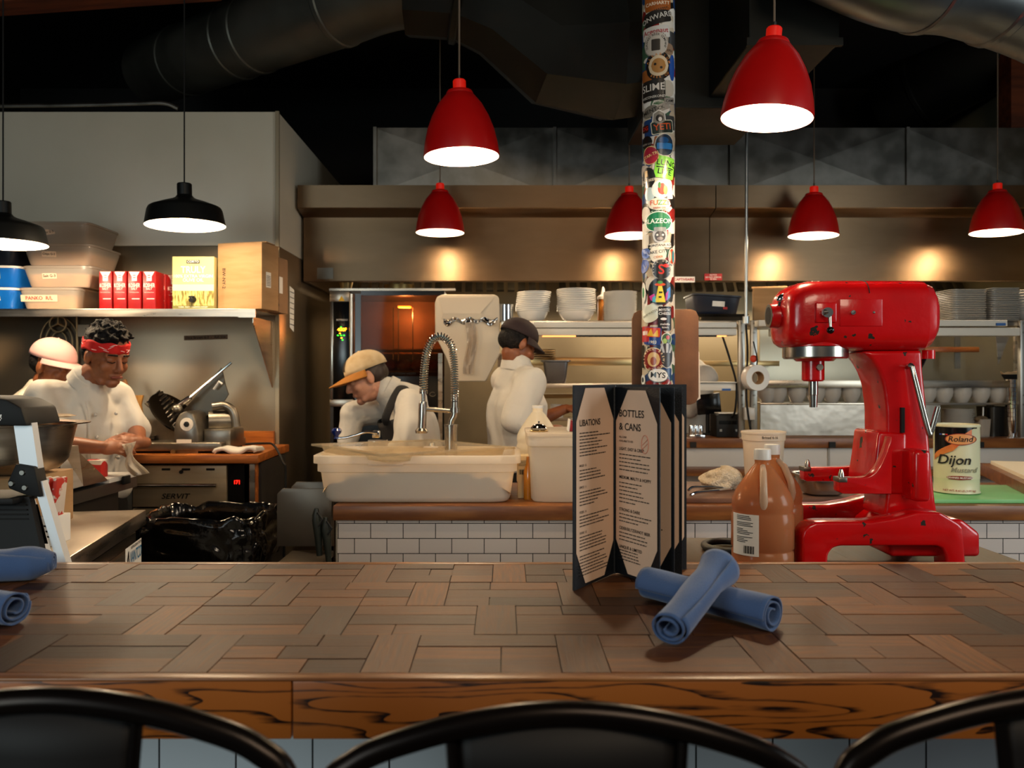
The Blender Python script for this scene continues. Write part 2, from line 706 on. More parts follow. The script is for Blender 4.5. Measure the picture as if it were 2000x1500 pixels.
def remesh(mb, name, m, parent, voxel=0.008, smooth=2, fold=0.0, fscale=14, world=True, seed=0):
    """weld overlapping shapes into one continuous surface"""
    me = bpy.data.meshes.new('tmp')
    mb.bm.to_mesh(me)
    mb.bm.free()
    o = bpy.data.objects.new('tmp', me)
    COL.objects.link(o)
    r = o.modifiers.new('r', 'REMESH')
    r.mode = 'VOXEL'
    r.voxel_size = voxel
    if smooth:
        s = o.modifiers.new('s', 'SMOOTH')
        s.iterations = smooth
        s.factor = 0.5
    dg = bpy.context.evaluated_depsgraph_get()
    e = o.evaluated_get(dg)
    nm = bpy.data.meshes.new_from_object(e)
    nm.name = name
    bpy.data.objects.remove(o)
    bpy.data.meshes.remove(me)
    if fold:
        co = [v.co + v.normal * fold * noise.noise(V((v.co.x * fscale, v.co.y * fscale, v.co.z * fscale * 0.45 + seed))) for v in nm.vertices]
        for v, c in zip(nm.vertices, co):
            v.co = c
    if world and parent is not None:
        nm.transform(PM(parent).inverted())
    nm.materials.clear()
    nm.materials.append(m)
    nm.shade_smooth()
    ob = bpy.data.objects.new(name, nm)
    COL.objects.link(ob)
    ob.parent = parent
    return ob


# ------------------------------------------------------------------ people
def basis(f, u):
    f = V(f).normalized()
    l = V(u).cross(f).normalized()
    u = f.cross(l).normalized()
    return f, l, u


def rotm(f, l, u):
    return Matrix((f, l, u)).transposed()


def head_prims(m, c, f, l, u, s=1.0):
    R = rotm(f, l, u)
    P = lambda a, b, d: c + (f * a + l * b + u * d) * s
    m.ell(P(-.012, 0, .035), (.098 * s, .076 * s, .088 * s), R, 28, 18)
    m.ell(P(.022, 0, -.03), (.072 * s, .062 * s, .088 * s), R, 28, 18)
    m.ell(P(.012, 0, -.075), (.062 * s, .055 * s, .045 * s), R)
    m.ell(P(.068, 0, -.098), (.024 * s, .026 * s, .021 * s), R)
    for q in (-1, 1):
        m.ell(P(.058, q * .036, -.03), (.026 * s, .026 * s, .028 * s), R)          # cheek
        m.cap(P(.084, q * .014, .024), P(.07, q * .045, .022), .011 * s, .010 * s)  # brow
        m.ell(P(.076, q * .03, .003), (.014 * s, .017 * s, .011 * s), R)            # lid
        m.ell(P(-.012, q * .074, -.008), (.021 * s, .011 * s, .034 * s), R)         # ear
        m.ell(P(-.004, q * .08, -.006), (.011 * s, .010 * s, .024 * s), R)
        m.cap(P(-.005, q * .048, -.062), P(.05, q * .032, -.096), .014 * s, .016 * s)  # jaw line
        m.ell(P(.099, q * .0125, -.036), (.010 * s, .008 * s, .008 * s), R, 12, 8)
    m.cap(P(.088, 0, .014), P(.109, 0, -.03), .0095 * s, .0135 * s)                 # nose
    m.cap(P(.085, -.017, -.064), P(.085, .017, -.064), .010 * s)                    # lips
    m.cap(P(.089, -.006, -.062), P(.089, .006, -.062), .010 * s)
    return P, R


def hand_prims(m, w, d, n, s=1.0, curl=.9, side=1):
    """palm and five bent fingers: w wrist, d towards the fingers, n out of the palm, side = thumb side"""
    d = V(d).normalized()
    n = V(n)
    n = (n - d * n.dot(d)).normalized()
    a = d.cross(n).normalized() * side
    R = rotm(d, a, n)
    m.ell(w + d * .045 * s, (.052 * s, .041 * s, .017 * s), R)
    m.cap(w - d * .03, w + d * .02 * s, .026 * s, .027 * s)
    for i, (off, L, r) in enumerate(((.03, .072, .0092), (.0105, .08, .0095), (-.0095, .075, .009), (-.028, .06, .008))):
        p = w + d * (.078 * s) + a * (off * s)
        ang = 0
        dd = d
        for k, (fr, kk) in enumerate(((.45, .55), (.32, .8), (.23, .6))):
            ang += curl * kk
            dd = d * cos(ang) + n * sin(ang)
            q = p + dd * (L * fr * s)
            m.cap(p, q, r * s * (1 - .1 * k), r * s * (.92 - .1 * k), 10)
            p = q
    p = w + d * (.02 * s) + a * (.032 * s)
    q = p + (d * .55 + a * .6 + n * .45).normalized() * .038 * s
    m.cap(p, q, .0125 * s, .0105 * s, 10)
    m.cap(q, q + (d * .85 + n * .5 - a * .1).normalized() * .032 * s, .0102 * s, .0085 * s, 10)


def person(label, D, head, hf, hu, neck, shc, hip, lat, shw, arms, skin, cat='person', hs=1.0, coat=None, legs=True, sleeve=1.0, depth=1.0, name='person', bulk=1.0):
    """head, neck, shc (shoulder centre), hip are points; lat = unit vector to the person's left; arms = {'l': (elbow, wrist, hand_dir, palm_n), 'r': ...}"""
    lat = V(lat).normalized()
    t = thing(name, label, 'person', (hip.x, hip.y, 0))
    f, l, u = basis(hf, hu)
    m = MB()
    P, R = head_prims(m, head, f, l, u, hs)
    m.cap(head - u * .06 * hs - f * .015, neck, .056 * hs, .062 * hs)
    spine = (neck - hip).normalized()
    m.ell((shc + hip) / 2 + spine * .05, (.07, .08, .2), rotm(spine.cross(lat).normalized(), lat, spine))
    sh = {'l': shc + lat * shw, 'r': shc - lat * shw}
    for k, (el, wr, hd, pn) in arms.items():
        m.cap(sh[k], el, .048, .042)
        m.cap(el, wr, .043, .029)
        hand_prims(m, wr, hd, pn, 1.0, .75, 1 if k == 'r' else -1)
        m.cap(shc, sh[k], .06, .05)
    body = remesh(m, 'body', skin, t, .005, 2)
    # coat
    m = MB()
    for i in range(25):
        q = i / 24
        qi = min(7, int(q * 8)); qf = q * 8 - qi
        ip = lambda a: a[qi] + (a[qi + 1] - a[qi]) * qf
        c = (shc - spine * .02).lerp(hip, q)
        wl = ip([.13, .185, .195, .188, .18, .175, .175, .18, .185]) * (shw / .17) * bulk
        wd = ip([.085, .115, .13, .132, .13, .126, .126, .13, .13]) * depth * bulk
        m.ell(c, (wd, wl, .075), rotm(lat.cross(spine).normalized() * 1, lat, spine), 24, 14)
    m.cap(neck + spine * .0, shc, .075, .12)
    for k, (el, wr, hd, pn) in arms.items():
        m.cap(shc + (sh[k] - shc) * .7, sh[k], .085, .078)
        e2 = sh[k].lerp(el, .9) if sleeve == 1.0 else el
        m.cap(sh[k], e2, .078, .074)
        if sleeve > 1:
            m.cap(el, el.lerp(wr, .85), .07, .052)
    ct = remesh(m, 'coat', coat or COAT, t, .009, 3, fold=.022, fscale=12, seed=D * 3)
    # stand collar
    ax = (head - neck).normalized()
    q = ax.to_track_quat('Z', 'Y').to_matrix()
    MB().lathe([(.078, -.012), (.075, .03), (.071, .034), (.068, .03), (.07, -.012)], neck - ax * .005, 32, q).put('collar', coat or COAT, t, world=True)
    if legs:
        m = MB()
        for s in (-1, 1):
            h0 = hip + lat * s * .09 - spine * .06
            a = V((hip.x, hip.y, 0)) + lat * s * .11
            kn = V(((h0.x + a.x) / 2, (h0.y + a.y) / 2, .48))
            m.cap(h0, kn, .095, .07)
            m.cap(kn, a + V((0, 0, .1)), .068, .055)
        m.ell(hip - spine * .03, (.12, .17, .1), rotm(lat.cross(V((0, 0, 1))).normalized(), lat, V((0, 0, 1))))
        remesh(m, 'trousers', APRON, t, .014, 3, fold=.01)
        fd = lat.cross(V((0, 0, 1))).normalized()
        if fd.dot(V((hf[0], hf[1], 0))) < 0:
            fd = -fd
        for s in (-1, 1):
            a = V((hip.x, hip.y, 0)) + lat * s * .11
            MB().ell(a + fd * .06 + V((0, 0, .045)), (.13, .048, .045), rotm(fd, fd.cross(V((0, 0, -1))), V((0, 0, 1)))).put('shoe', BLACK, t, world=True)
    return t, P, R, f, l, u, spine


def hair_cap(t, P, R, s, back=-.6, name='hair', m_=None, spikes=True, seed=0, low=-.02):
    m = MB()
    rg = random.Random(seed)
    m.ell(P(-.02, 0, .05), (.098 * s, .082 * s, .082 * s), R, 30, 20)
    m.ell(P(-.045, 0, .01), (.075 * s, .08 * s, .07 * s), R, 24, 16)
    if spikes:
        for i in range(150):
            a = rg.uniform(0, 2 * pi)
            b = rg.uniform(.15, 1.25)
            d = V((cos(a) * sin(b), sin(a) * sin(b), cos(b)))
            p = P(-.02 + .09 * d.x, .075 * d.y, .05 + .076 * d.z)
            e = P(-.02 + .105 * d.x + .012 + rg.uniform(-.01, .014), .084 * d.y + rg.uniform(-.008, .008), .05 + .098 * d.z + rg.uniform(-.004, .008))
            m.cap(p, e, .011 * s, .005 * s, 8)
    return remesh(m, name, m_ or HAIR, t, .006, 1, fold=.006, fscale=45, seed=seed)


def baseball_cap(t, P, R, f, l, u, s, crown, brim, bl=.09, droop=.25, seed=0):
    m = MB()
    def cr(a, b):
        th = 2 * pi * a
        ph = b * pi * .5
        r = 1.0
        return P(-.012 + .112 * cos(th) * cos(ph) * (1 if cos(th) < 0 else .97), .09 * sin(th) * cos(ph), .038 + .098 * sin(ph) ** .85)
    m.grid(lambda a, b: cr(a, b), 40, 12, cu=True)
    o = m.put('cap_crown', crown, t, world=True, smooth=60, solid=.004)
    m = MB()
    def br(a, b):
        th = (a - .5) * pi * .95
        rr = .1 + bl * b * max(0, cos(th)) ** .45
        return P(-.012 + (rr + .004) * cos(th), .089 * sin(th) * (1 + .1 * b), .042 - droop * bl * b - .02 * b * (sin(th) ** 2))
    m.grid(br, 24, 8)
    m.put('cap_brim', brim, t, world=True, smooth=60, solid=.004)
    MB().ell(P(-.012, 0, .137), (.007, .007, .004), R).put('cap_button', crown, t, world=True)
    return o


# ------------------------------------------------------------------ the setting
CEIL = 3.8
FLOORM = mat('dark_quarry_tile', '2b2320', '3a2e28', scale=3, rough=0.5)
DARKW = mat('black_painted_boards', '0b0908', '15100d', scale=2, stretch=(1, 1, 0.2), rough=0.8)
WALLW = mat('white_wall_panel', 'cfc8b6', 'c6bfac', scale=1.5, rough=0.38, bump=0.02, bscale=120)
struct(MB().bx(-4, 3.6, -1.5, 7.0, -0.1, 0), 'floor', FLOORM)
struct(MB().bx(-4, 3.6, 0.9, 7.0, CEIL, CEIL + 0.1), 'ceiling', DARKW)
struct(MB().bx(-4, 3.6, 6.6, 6.7, 0, CEIL), 'wall_back', DARKW)
struct(MB().bx(-1.24, 3.5, 6.56, 6.6, 0.0, 2.65), 'trim_1', mat('back_steel_panel', '9c8c70', 'a8987a', scale=2, rough=0.4, metal=0.9))
struct(MB().bx(3.5, 3.6, 4.2, 6.6, 0, CEIL), 'wall_right', mat('olive_wall', '8c8468', '7e775e', scale=2, rough=0.8))
struct(MB().bx(-4.0, -3.9, 2.4, 6.6, 0, CEIL), 'wall_left', DARKW)
# the white walk-in box in the corner, steel clad below
struct(MB().bx(-3.9, -1.27, 4.6, 6.6, 2.213, 2.966, 0.004), 'wall_corner', WALLW)
struct(MB().bx(-3.9, -1.265, 4.595, 6.6, 0.0, 2.21, 0.003), 'wall_corner_lower', mat('wall_steel_cladding', '8f7f68', '9d8d76', scale=1.2, stretch=(1, 1, 0.4), rough=0.34, metal=0.9, rvar=0.08, bump=0.02))
struct(MB().bx(-1.283, -1.262, 4.588, 4.602, 0, 2.966), 'trim_2', mat('trim_edge', '9a8a70', rough=0.4, metal=0.5))

WOODB = mat('old_timber', '6a3214', '4d220d', scale=2, stretch=(1, 12, 12), rough=0.75)
t = thing('ceiling_beam', 'orange timber ceiling beam above the white wall', 'beam', (-2.6, 4.9, 3.6))
MB().box((-3.0, 4.25, 3.50), (3.0, 0.16, 0.28), rot=Matrix.Rotation(radians(-4), 3, 'Y')).put('beam', WOODB, t, world=True)
solo(MB().box((2.05, 4.2, 3.44), (1.6, 0.14, 0.12), rot=Matrix.Rotation(radians(6), 3, 'Y')), 'ceiling_beam', WOODB, 'orange timber brace beside the silver round duct', 'beam')
solo(MB().bx(3.28, 3.5, 5.3, 5.45, 2.9, 3.8), 'ceiling_beam', WOODB, 'short upright timber at the top of the side wall', 'beam')
MB_ = MB().tube(spline([(-3.9, 4.57, 2.985), (-2.6, 4.57, 2.99), (-2.1, 4.57, 3.0), (-1.9, 4.56, 3.0), (-1.82, 4.57, 2.975)]), 0.011, 8)
solo(MB_, 'conduit', STEEL_D, 'thin grey flexible conduit lying along the top of the white wall', 'conduit')

# ducts
DUCT = mat('dark_duct_metal', '55564f', '66665e', scale=2, rough=0.48, metal=0.85, rvar=0.1)
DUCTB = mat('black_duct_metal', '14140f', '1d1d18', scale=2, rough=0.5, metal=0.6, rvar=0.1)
DUCTS = mat('silver_duct_metal', '6c6f70', '7d8080', scale=3, rough=0.34, metal=0.95, rvar=0.08)


def bands(parent, pts, r, idx, m):
    for i in idx:
        p = V(pts[i])
        d = (V(pts[i + 1]) - V(pts[i - 1])).normalized()
        MB().tube([p - d * 0.02, p - d * 0.012, p + d * 0.012, p + d * 0.02], radii=[r * 1.0, r * 1.03, r * 1.03, r * 1.0], n=40, caps=False).put('seam_band', m, parent, world=True)


t = thing('round_duct', 'grey round ventilation duct rising from the dark wall above the white wall', 'duct', W(480, 75, 4.5))
dp = spline([W(300, 140, 5.4), W(400, 105, 4.9), W(500, 68, 4.6), (W(640, 18, 4.3)), W(760, -25, 4.1), W(900, -40, 4.0)], 6)
MB().tube(dp, 0.205, 44).put('duct', DUCT, t, world=True)
bands(t, dp, 0.206, (4, 10, 12, 19), DUCT)
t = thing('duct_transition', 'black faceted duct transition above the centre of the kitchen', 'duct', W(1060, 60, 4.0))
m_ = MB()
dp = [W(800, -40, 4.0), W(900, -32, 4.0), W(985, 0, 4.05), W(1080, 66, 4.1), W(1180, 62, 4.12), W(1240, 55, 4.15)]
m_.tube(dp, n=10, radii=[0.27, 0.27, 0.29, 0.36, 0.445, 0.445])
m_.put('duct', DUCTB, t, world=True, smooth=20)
bands(t, dp, 0.275, (1,), DUCTB)
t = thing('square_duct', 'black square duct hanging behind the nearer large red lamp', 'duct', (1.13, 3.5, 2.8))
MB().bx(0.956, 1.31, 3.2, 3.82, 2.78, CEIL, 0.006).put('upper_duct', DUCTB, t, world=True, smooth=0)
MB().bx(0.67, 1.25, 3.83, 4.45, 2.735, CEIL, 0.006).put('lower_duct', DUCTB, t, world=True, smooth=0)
m_ = MB()
for a, b, c, d in ((0.945, 1.32, 3.19, 3.21),):
    m_.bx(a, b, c, d, 2.77, 2.80)
m_.put('flange', DUCTB, t, world=True, smooth=0)
t = thing('round_duct', 'silver round duct crossing the top corner above the mixer', 'duct', W(1900, -40, 3.1))
dp = spline([W(1560, -150, 2.9), W(1760, -62, 3.0), W(1900, -38, 3.1), W(2080, 30, 3.2), W(2250, 150, 3.3)], 6)
MB().tube(dp, 0.205, 44).put('duct', DUCTS, t, world=True)
bands(t, dp, 0.206, (8, 14), DUCTS)
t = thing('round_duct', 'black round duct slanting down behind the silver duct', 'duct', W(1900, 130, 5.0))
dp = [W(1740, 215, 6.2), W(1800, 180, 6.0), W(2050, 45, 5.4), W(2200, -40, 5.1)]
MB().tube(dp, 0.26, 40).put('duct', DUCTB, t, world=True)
bands(t, dp, 0.261, (1,), DUCTB)

# ------------------------------------------------------------------ extraction hood
t = thing('extraction_hood', 'long brushed steel extraction hood over the cooking line', 'hood', (1.1, 5.1, 2.07))
x0, x1, xs = -1.25, 3.48, X(1386, 5.1)
for a, b in ((x0, xs - 0.003), (xs + 0.003, x1)):
    MB().prism([(4.95, 2.635), (4.95, 2.50), (4.955, 2.495), (5.1, 2.468), (5.1, 2.075), (5.105, 2.07), (5.14, 2.07), (5.14, 2.635)], a, b, axis='x').put('hood_panel', STEEL_B, t, world=True, smooth=20)
MB().bx(x0, x1, 5.14, 6.5, 2.60, 2.635).put('hood_top', STEEL_D, t, world=True)
MB().bx(x0, x0 + 0.02, 5.14, 6.5, 2.07, 2.60).put('end_panel', STEEL_B, t, world=True)
for i in range(6):
    xa = x0 + 0.1 + i * 0.77
    m_ = MB()
    for k in range(9):
        m_.box((xa + 0.04 + k * 0.078, 6.2, 2.33), (0.05, 0.02, 0.56), rot=Matrix.Rotation(radians(-38), 3, 'X'))
    m_.put('filter', STEEL_D, t, world=True)
for xa in (-0.85, 0.05, 0.95, 1.95, 2.9):
    m_ = MB().lathe([(0.0, 0.02), (0.07, 0.015), (0.085, -0.02), (0.07, -0.05), (0, -0.06)], (xa, 5.7, 2.45), 20)
    m_.put('hood_lamp', mat('hood_lamp_glass', 'ffe0a8', emit=6, emitc='ffd9a0'), t, world=True)
# notices riveted on the hood
def plate(parent, px, py, w, h, d, bg, txt, ink, size, name='notice', rot=0.0, up=(0, 0, 1), n=(0, -1, 0), ux=(1, 0, 0)):
    c = W(px, py, d)
    ux = V(ux); uz = V(up)
    if rot:
        q = Matrix.Rotation(rot, 3, V(n))
        ux = q @ ux; uz = q @ uz
    f = lay(c, ux, uz)
    m = MB()
    m.grid(lambda u, v: f((u - .5) * w, (v - .5) * h), 2, 2)
    p = m.put(name, bg, parent, world=True, smooth=0)
    f2 = lay(c + V(n) * 0.0015, ux, uz)
    lm = MB()
    for line, dy in txt:
        s = min(size, w * 0.92 / max(0.01, text_w(line)))
        lm.text(line, s, lambda x, y, dy=dy: f2(x, y + dy))
    if txt:
        lm.put('lettering', ink, parent if parent.type == 'MESH' else p, world=True, smooth=0) if parent is None else lm.put('lettering', ink, p, world=True, smooth=0)
    return p


SIGNR = mat('red_notice', 'a81b16', rough=0.4)
plate(t, 1336, 546, 0.135, 0.036, 5.095, PAPERW, [('CAPTIVEAIRE', 0)], mat('red_lettering', 'c01812', rough=0.5), 0.03)
plate(t, 1393, 541, 0.11, 0.042, 5.095, SIGNR, [('NOTICE', 0.012), ('DO NOT REMOVE', -0.002), ('FILTERS', -0.014)], INKW, 0.012)
plate(t, 635, 534, 0.1, 0.07, 5.095, STEEL_D, [], INK, 0.01, 'data_plate')
for px in (800, 1450, 2010):
    pass

t = thing('duct_housing', 'grey galvanised housing with cross-broken panels above the hood', 'housing', (1.2, 5.6, 2.64))
xe = [X(730, 5.2), X(1080, 5.2), X(1424, 5.2), X(1768, 5.2), 3.47]
za, zb = 2.64, 3.058
for a, b in zip(xe, xe[1:]):
    m_ = MB()
    cx, cz = (a + b) / 2, (za + zb) / 2
    m_._add([(a, 5.2, za), (b, 5.2, za), (b, 5.2, zb), (a, 5.2, zb), (cx, 5.188, cz)], [(0, 1, 4), (1, 2, 4), (2, 3, 4), (3, 0, 4)])
    m_.put('panel', STEEL_D, t, world=True, smooth=0)
    MB().bx(a, a + 0.02, 5.18, 5.2, za, zb).put('seam_strip', STEEL_D, t, world=True)
MB().bx(xe[0], xe[-1], 5.2, 6.5, zb - 0.02, zb).put('top_panel', STEEL_D, t, world=True)
MB().bx(xe[0], xe[0] + 0.01, 5.2, 6.5, za, zb).put('end_panel', STEEL_D, t, world=True)

# ------------------------------------------------------------------ near bar
BARH = 1.07
YN, YF = 1.112, 1.80
t = thing('bar_counter', 'long bar counter topped with reclaimed wood parquet and white tile front', 'counter', (0, 1.45, 0))
PARQ = plank_mat('reclaimed_parquet', ['301a0c', '583016', '74421c', '3a220f', '84501f', '54381c', '8a4e20', '34200f', '663c16', '48321a', '7a4a20'], rough=0.46, grain=(9, 150, 150), bump=0.25)
m_ = MB()
uvs = []


def plank(mb, x0, x1, y0, y1, z0, z1, alongx, rng):
    n0 = len(mb.bm.verts)
    r = bmesh.ops.create_cube(mb.bm, size=1.0, matrix=Matrix.Translation(((x0 + x1) / 2, (y0 + y1) / 2, (z0 + z1) / 2)) @ Matrix.Diagonal((x1 - x0, y1 - y0, z1 - z0, 1)))
    uvl = mb.bm.loops.layers.uv.verify()
    ox, oy = rng.random() * 50, rng.random() * 50
    for v in r['verts']:
        for lp in v.link_loops:
            lp[uvl].uv = ((v.co.x + ox, v.co.y + oy + v.co.z) if alongx else (v.co.y + ox, v.co.x + oy + v.co.z))


rng = random.Random(3)
rot = radians(-1.0)
row_h, per, vw = 0.166, 0.28, 0.068
for r_ in range(4):
    ya = YN + 0.022 + r_ * row_h
    yb = min(ya + row_h, YF)
    offx = (0.14 if r_ % 2 else 0.0) + r_ * 0.012
    k = -8
    x = -1.6 + offx
    while x < 1.75:
        g = 0.0008
        dz = lambda: rng.uniform(-0.0012, 0.0006)
        sk = rng.uniform(-0.01, 0.01)
        plank(m_, x + g, x + vw - g, ya + g, yb - g, BARH - 0.02, BARH + dz(), False, rng)
        hs = [ya, ya + (yb - ya) * 0.34, ya + (yb - ya) * 0.67, yb]
        for j in range(3):
            xa, xb = x + vw, x + per
            cut = rng.choice([None, 0.38, 0.6, None])
            seg = [xa, xb] if cut is None else [xa, xa + (xb - xa) * cut, xb]
            for q in range(len(seg) - 1):
                plank(m_, seg[q] + g, seg[q + 1] - g, hs[j] + g, hs[j + 1] - g, BARH - 0.02, BARH + dz(), True, rng)
        x += per
m_.put('parquet_top', PARQ, t, world=True, smooth=0)
MB().bx(-1.7, 1.9, YN + 0.01, YF + 0.002, BARH - 0.06, BARH - 0.003).put('top_board', mat('dark_joint', '120c08', rough=0.8), t, world=True, smooth=0)
OAK = oak_mat('dark_grained_oak', '1a0b05', '92541f', wscale=15, stretch=(1.1, 1, 8))
OAKL = mat('oak_edge', '8a5a30', '6e4322', scale=3, stretch=(2, 30, 30), rough=0.35)
xj = X(570, YN)
for a, b in ((-1.7, xj - 0.001), (xj + 0.001, 1.9)):
    MB().bx(a, b, YN, YN + 0.02, BARH - 0.083, BARH - 0.004, 0.002).put('front_board', OAK, t, world=True)
MB().bx(-1.7, 1.9, YN - 0.001, YN + 0.022, BARH - 0.004, BARH, 0.0015).put('edge_strip', OAKL, t, world=True)
MB().bx(-1.7, 1.9, YF - 0.012, YF + 0.006, BARH - 0.05, BARH + 0.001, 0.002).put('back_edge_strip', OAKL, t, world=True)
MB().bx(-1.7, 1.9, 1.41, 1.66, 0.0, BARH - 0.06).put('tiled_front', tile_mat('near_subway_tile', 0.132, 0.0665, 'dde2e6', '1c1c1c'), t, world=True, smooth=0)

# ------------------------------------------------------------------ island behind
IH, IY0, IY1 = 0.99, 3.1, 3.78
IX0, IX1 = -0.649, 3.2
t = thing('kitchen_island', 'island counter with thick butcher block top and white subway tile front', 'counter', (1.2, 3.4, 0))
BUTCH = mat('butcher_block', '6a3b1a', '8a5528', scale=2.2, stretch=(2, 14, 14), rough=0.35, bump=0.05, detail=6)
MB().bx(IX0, IX1, IY0, IY1, IH - 0.056, IH, 0.004).put('worktop', BUTCH, t, world=True)
MB().bx(IX0 + 0.012, IX1, IY0 + 0.02, IY1 - 0.02, 0.0, IH - 0.056).put('tiled_base', tile_mat('island_subway_tile', 0.1235, 0.0575, 'cdc3bc', '14110f', off=-0.02), t, world=True, smooth=0)
MB().bx(IX0 + 0.008, IX0 + 0.0135, IY0 + 0.0165, IY0 + 0.03, 0, IH - 0.056).put('corner_trim', STEEL_S, t, world=True)


# ------------------------------------------------------------------ pendant lamps
GLOWW = mat('white_lamp_lining', 'f6efe2', rough=0.5, emit=0.0)
BULB = mat('lit_bulb', 'fff0d0', emit=60, emitc='ffd9a0')
REDSOCK = mat('red_glowing_socket', 'd01a10', rough=0.4, emit=0.25, emitc='ff2008')
CORD = mat('braided_cord', '6a5a4a', rough=0.8)
LAMPB = mat('black_lamp_enamel', '11110f', rough=0.45, spec=0.35)
RED_PROF = [(0.0, 0.252), (0.026, 0.25), (0.046, 0.243), (0.05, 0.236), (0.05, 0.230), (0.056, 0.226), (0.083, 0.192), (0.106, 0.148), (0.124, 0.1), (0.135, 0.05), (0.14, 0.012), (0.14, 0.0)]
BLK_PROF = [(0.0, 0.196), (0.03, 0.196), (0.033, 0.192), (0.033, 0.142), (0.042, 0.13), (0.06, 0.12), (0.10, 0.107), (0.152, 0.087), (0.16, 0.082), (0.166, 0.07), (0.178, 0.006), (0.18, 0.0)]


def make_lamp(name, label, kind, loc, tilt, power, col, group):
    """loc = centre of the rim"""
    h = 0.285 if kind == 'red' else 0.196
    root = thing(name, label, 'lamp', (loc[0], loc[1], loc[2] + h), 0, group)
    prof = RED_PROF if kind == 'red' else BLK_PROF
    R = (0, radians(tilt), 0)
    p = [(r, z - h) for r, z in prof]
    s = MB().lathe(p, n=56).put('shade', RED if kind == 'red' else LAMPB, root)
    inner = [(max(0, r - 0.003), z - h - (0.003 if i < len(prof) - 2 else 0.0)) for i, (r, z) in enumerate(prof)]
    inner[-1] = (prof[-1][0] - 0.0025, -h + 0.0003)
    li = MB().lathe(inner, n=56).put('shade_lining', GLOWW, root)
    parts = [s, li]
    if kind == 'red':
        parts.append(MB().lathe([(0, 0.0), (0.021, 0.0), (0.024, -0.004), (0.024, -0.042), (0, -0.042)], n=24).put('socket_cover', REDSOCK, root))
        parts.append(MB().lathe([(0, 0.018), (0.005, 0.018), (0.006, 0.0), (0, 0.0)], n=12).put('cord_grip', STEEL_S, root))
    bz = -h + (0.10 if kind == 'red' else 0.07)
    parts.append(MB().lathe([(0, 0.045), (0.014, 0.04), (0.02, 0.02), (0.033, -0.01), (0.03, -0.032), (0.015, -0.042), (0, -0.044)], (0, 0, bz), 20).put('bulb', BULB, root))
    for q in parts:
        q.rotation_euler = R
    MB().tube([(0, 0, 0.012 if kind == 'red' else -0.002), (0, 0, CEIL - root.location.z - 0.004)], 0.0035, 8).put('cord', CORD if kind == 'red' else BLACK, root)
    ld = bpy.data.lights.new('lamp_light', 'POINT')
    ld.energy = power
    ld.color = col
    ld.shadow_soft_size = 0.03
    lo = bpy.data.objects.new('lamp_light', ld)
    q = Matrix.Rotation(radians(tilt), 3, 'Y') @ V((0, 0, bz - 0.06))
    lo.location = q
    lo.parent = root
    COL.objects.link(lo)
    return root


G1 = 'red dome pendant lamps'
make_lamp('pendant_lamp', 'large red dome pendant hanging above the white food tub', 'red', W(897, 307, 3.03), -1.8, 22, WARM, G1)
make_lamp('pendant_lamp', 'largest red dome pendant, tilted, hanging above the red mixer', 'red', W(1512.5, 233, 2.55), 5.0, 22, WARM, G1)
make_lamp('pendant_lamp', 'small red dome pendant before the hood, below the large one over the tub', 'red', W(859.5, 455, 4.72), 0, 11, WARM, G1)
make_lamp('pendant_lamp', 'small red dome pendant partly hidden behind the stickered pole', 'red', W(1229, 461, 4.72), 0, 11, WARM, G1)
make_lamp('pendant_lamp', 'small red dome pendant before the hood, straight above the red mixer head', 'red', W(1590, 461, 4.72), 1.0, 14, (1, .8, .55), G1)
make_lamp('pendant_lamp', 'small red dome pendant at the far end of the hood, above the square plates', 'red', W(1948.5, 455, 4.72), 1.5, 14, (1, .8, .55), G1)
G2 = 'black pendant lamps'
make_lamp('pendant_lamp', 'black barn pendant whole in view, before the white wall above the olive oil box', 'black', W(360, 441, 3.8), -1.5, 28, WARM, G2)
make_lamp('pendant_lamp', 'black barn pendant cut by the frame edge, before the blue bins', 'black', W(6, 478, 3.72), -1.5, 28, WARM, G2)


# ------------------------------------------------------------------ left station: shelf and what stands on it
SHZ = 1.8265
t = thing('wall_shelf', 'long steel wall shelf holding bins, salt cartons and cardboard boxes', 'shelf', (-2.4, 4.4, 1.8))
MB().bx(-3.6, -1.275, 4.2, 4.59, SHZ - 0.006, SHZ, 0.001).put('shelf_board', STEEL, t, world=True)
MB().bx(-3.6, -1.275, 4.2, 4.206, SHZ - 0.04, SHZ - 0.006).put('front_lip', STEEL, t, world=True)
for xa in (-1.30, -3.0):
    MB().prism([(4.585, SHZ - 0.41), (4.585, SHZ - 0.04), (4.23, SHZ - 0.04), (4.23, SHZ - 0.07)], xa, xa + 0.004, axis='x').put('bracket', STEEL, t, world=True, smooth=0)
MB().bx(X(466, 4.2), -1.275, 4.195, 4.2, SHZ - 0.045, SHZ - 0.002).put('end_clip', STEEL, t, world=True)

BLUE = mat('blue_plastic', '0a5fb8', '0b59ac', scale=3, rough=0.32)
NAVY = mat('navy_plastic', '12151f', rough=0.35)
TAPE = mat('masking_tape', 'd8bfa4', rough=0.8)


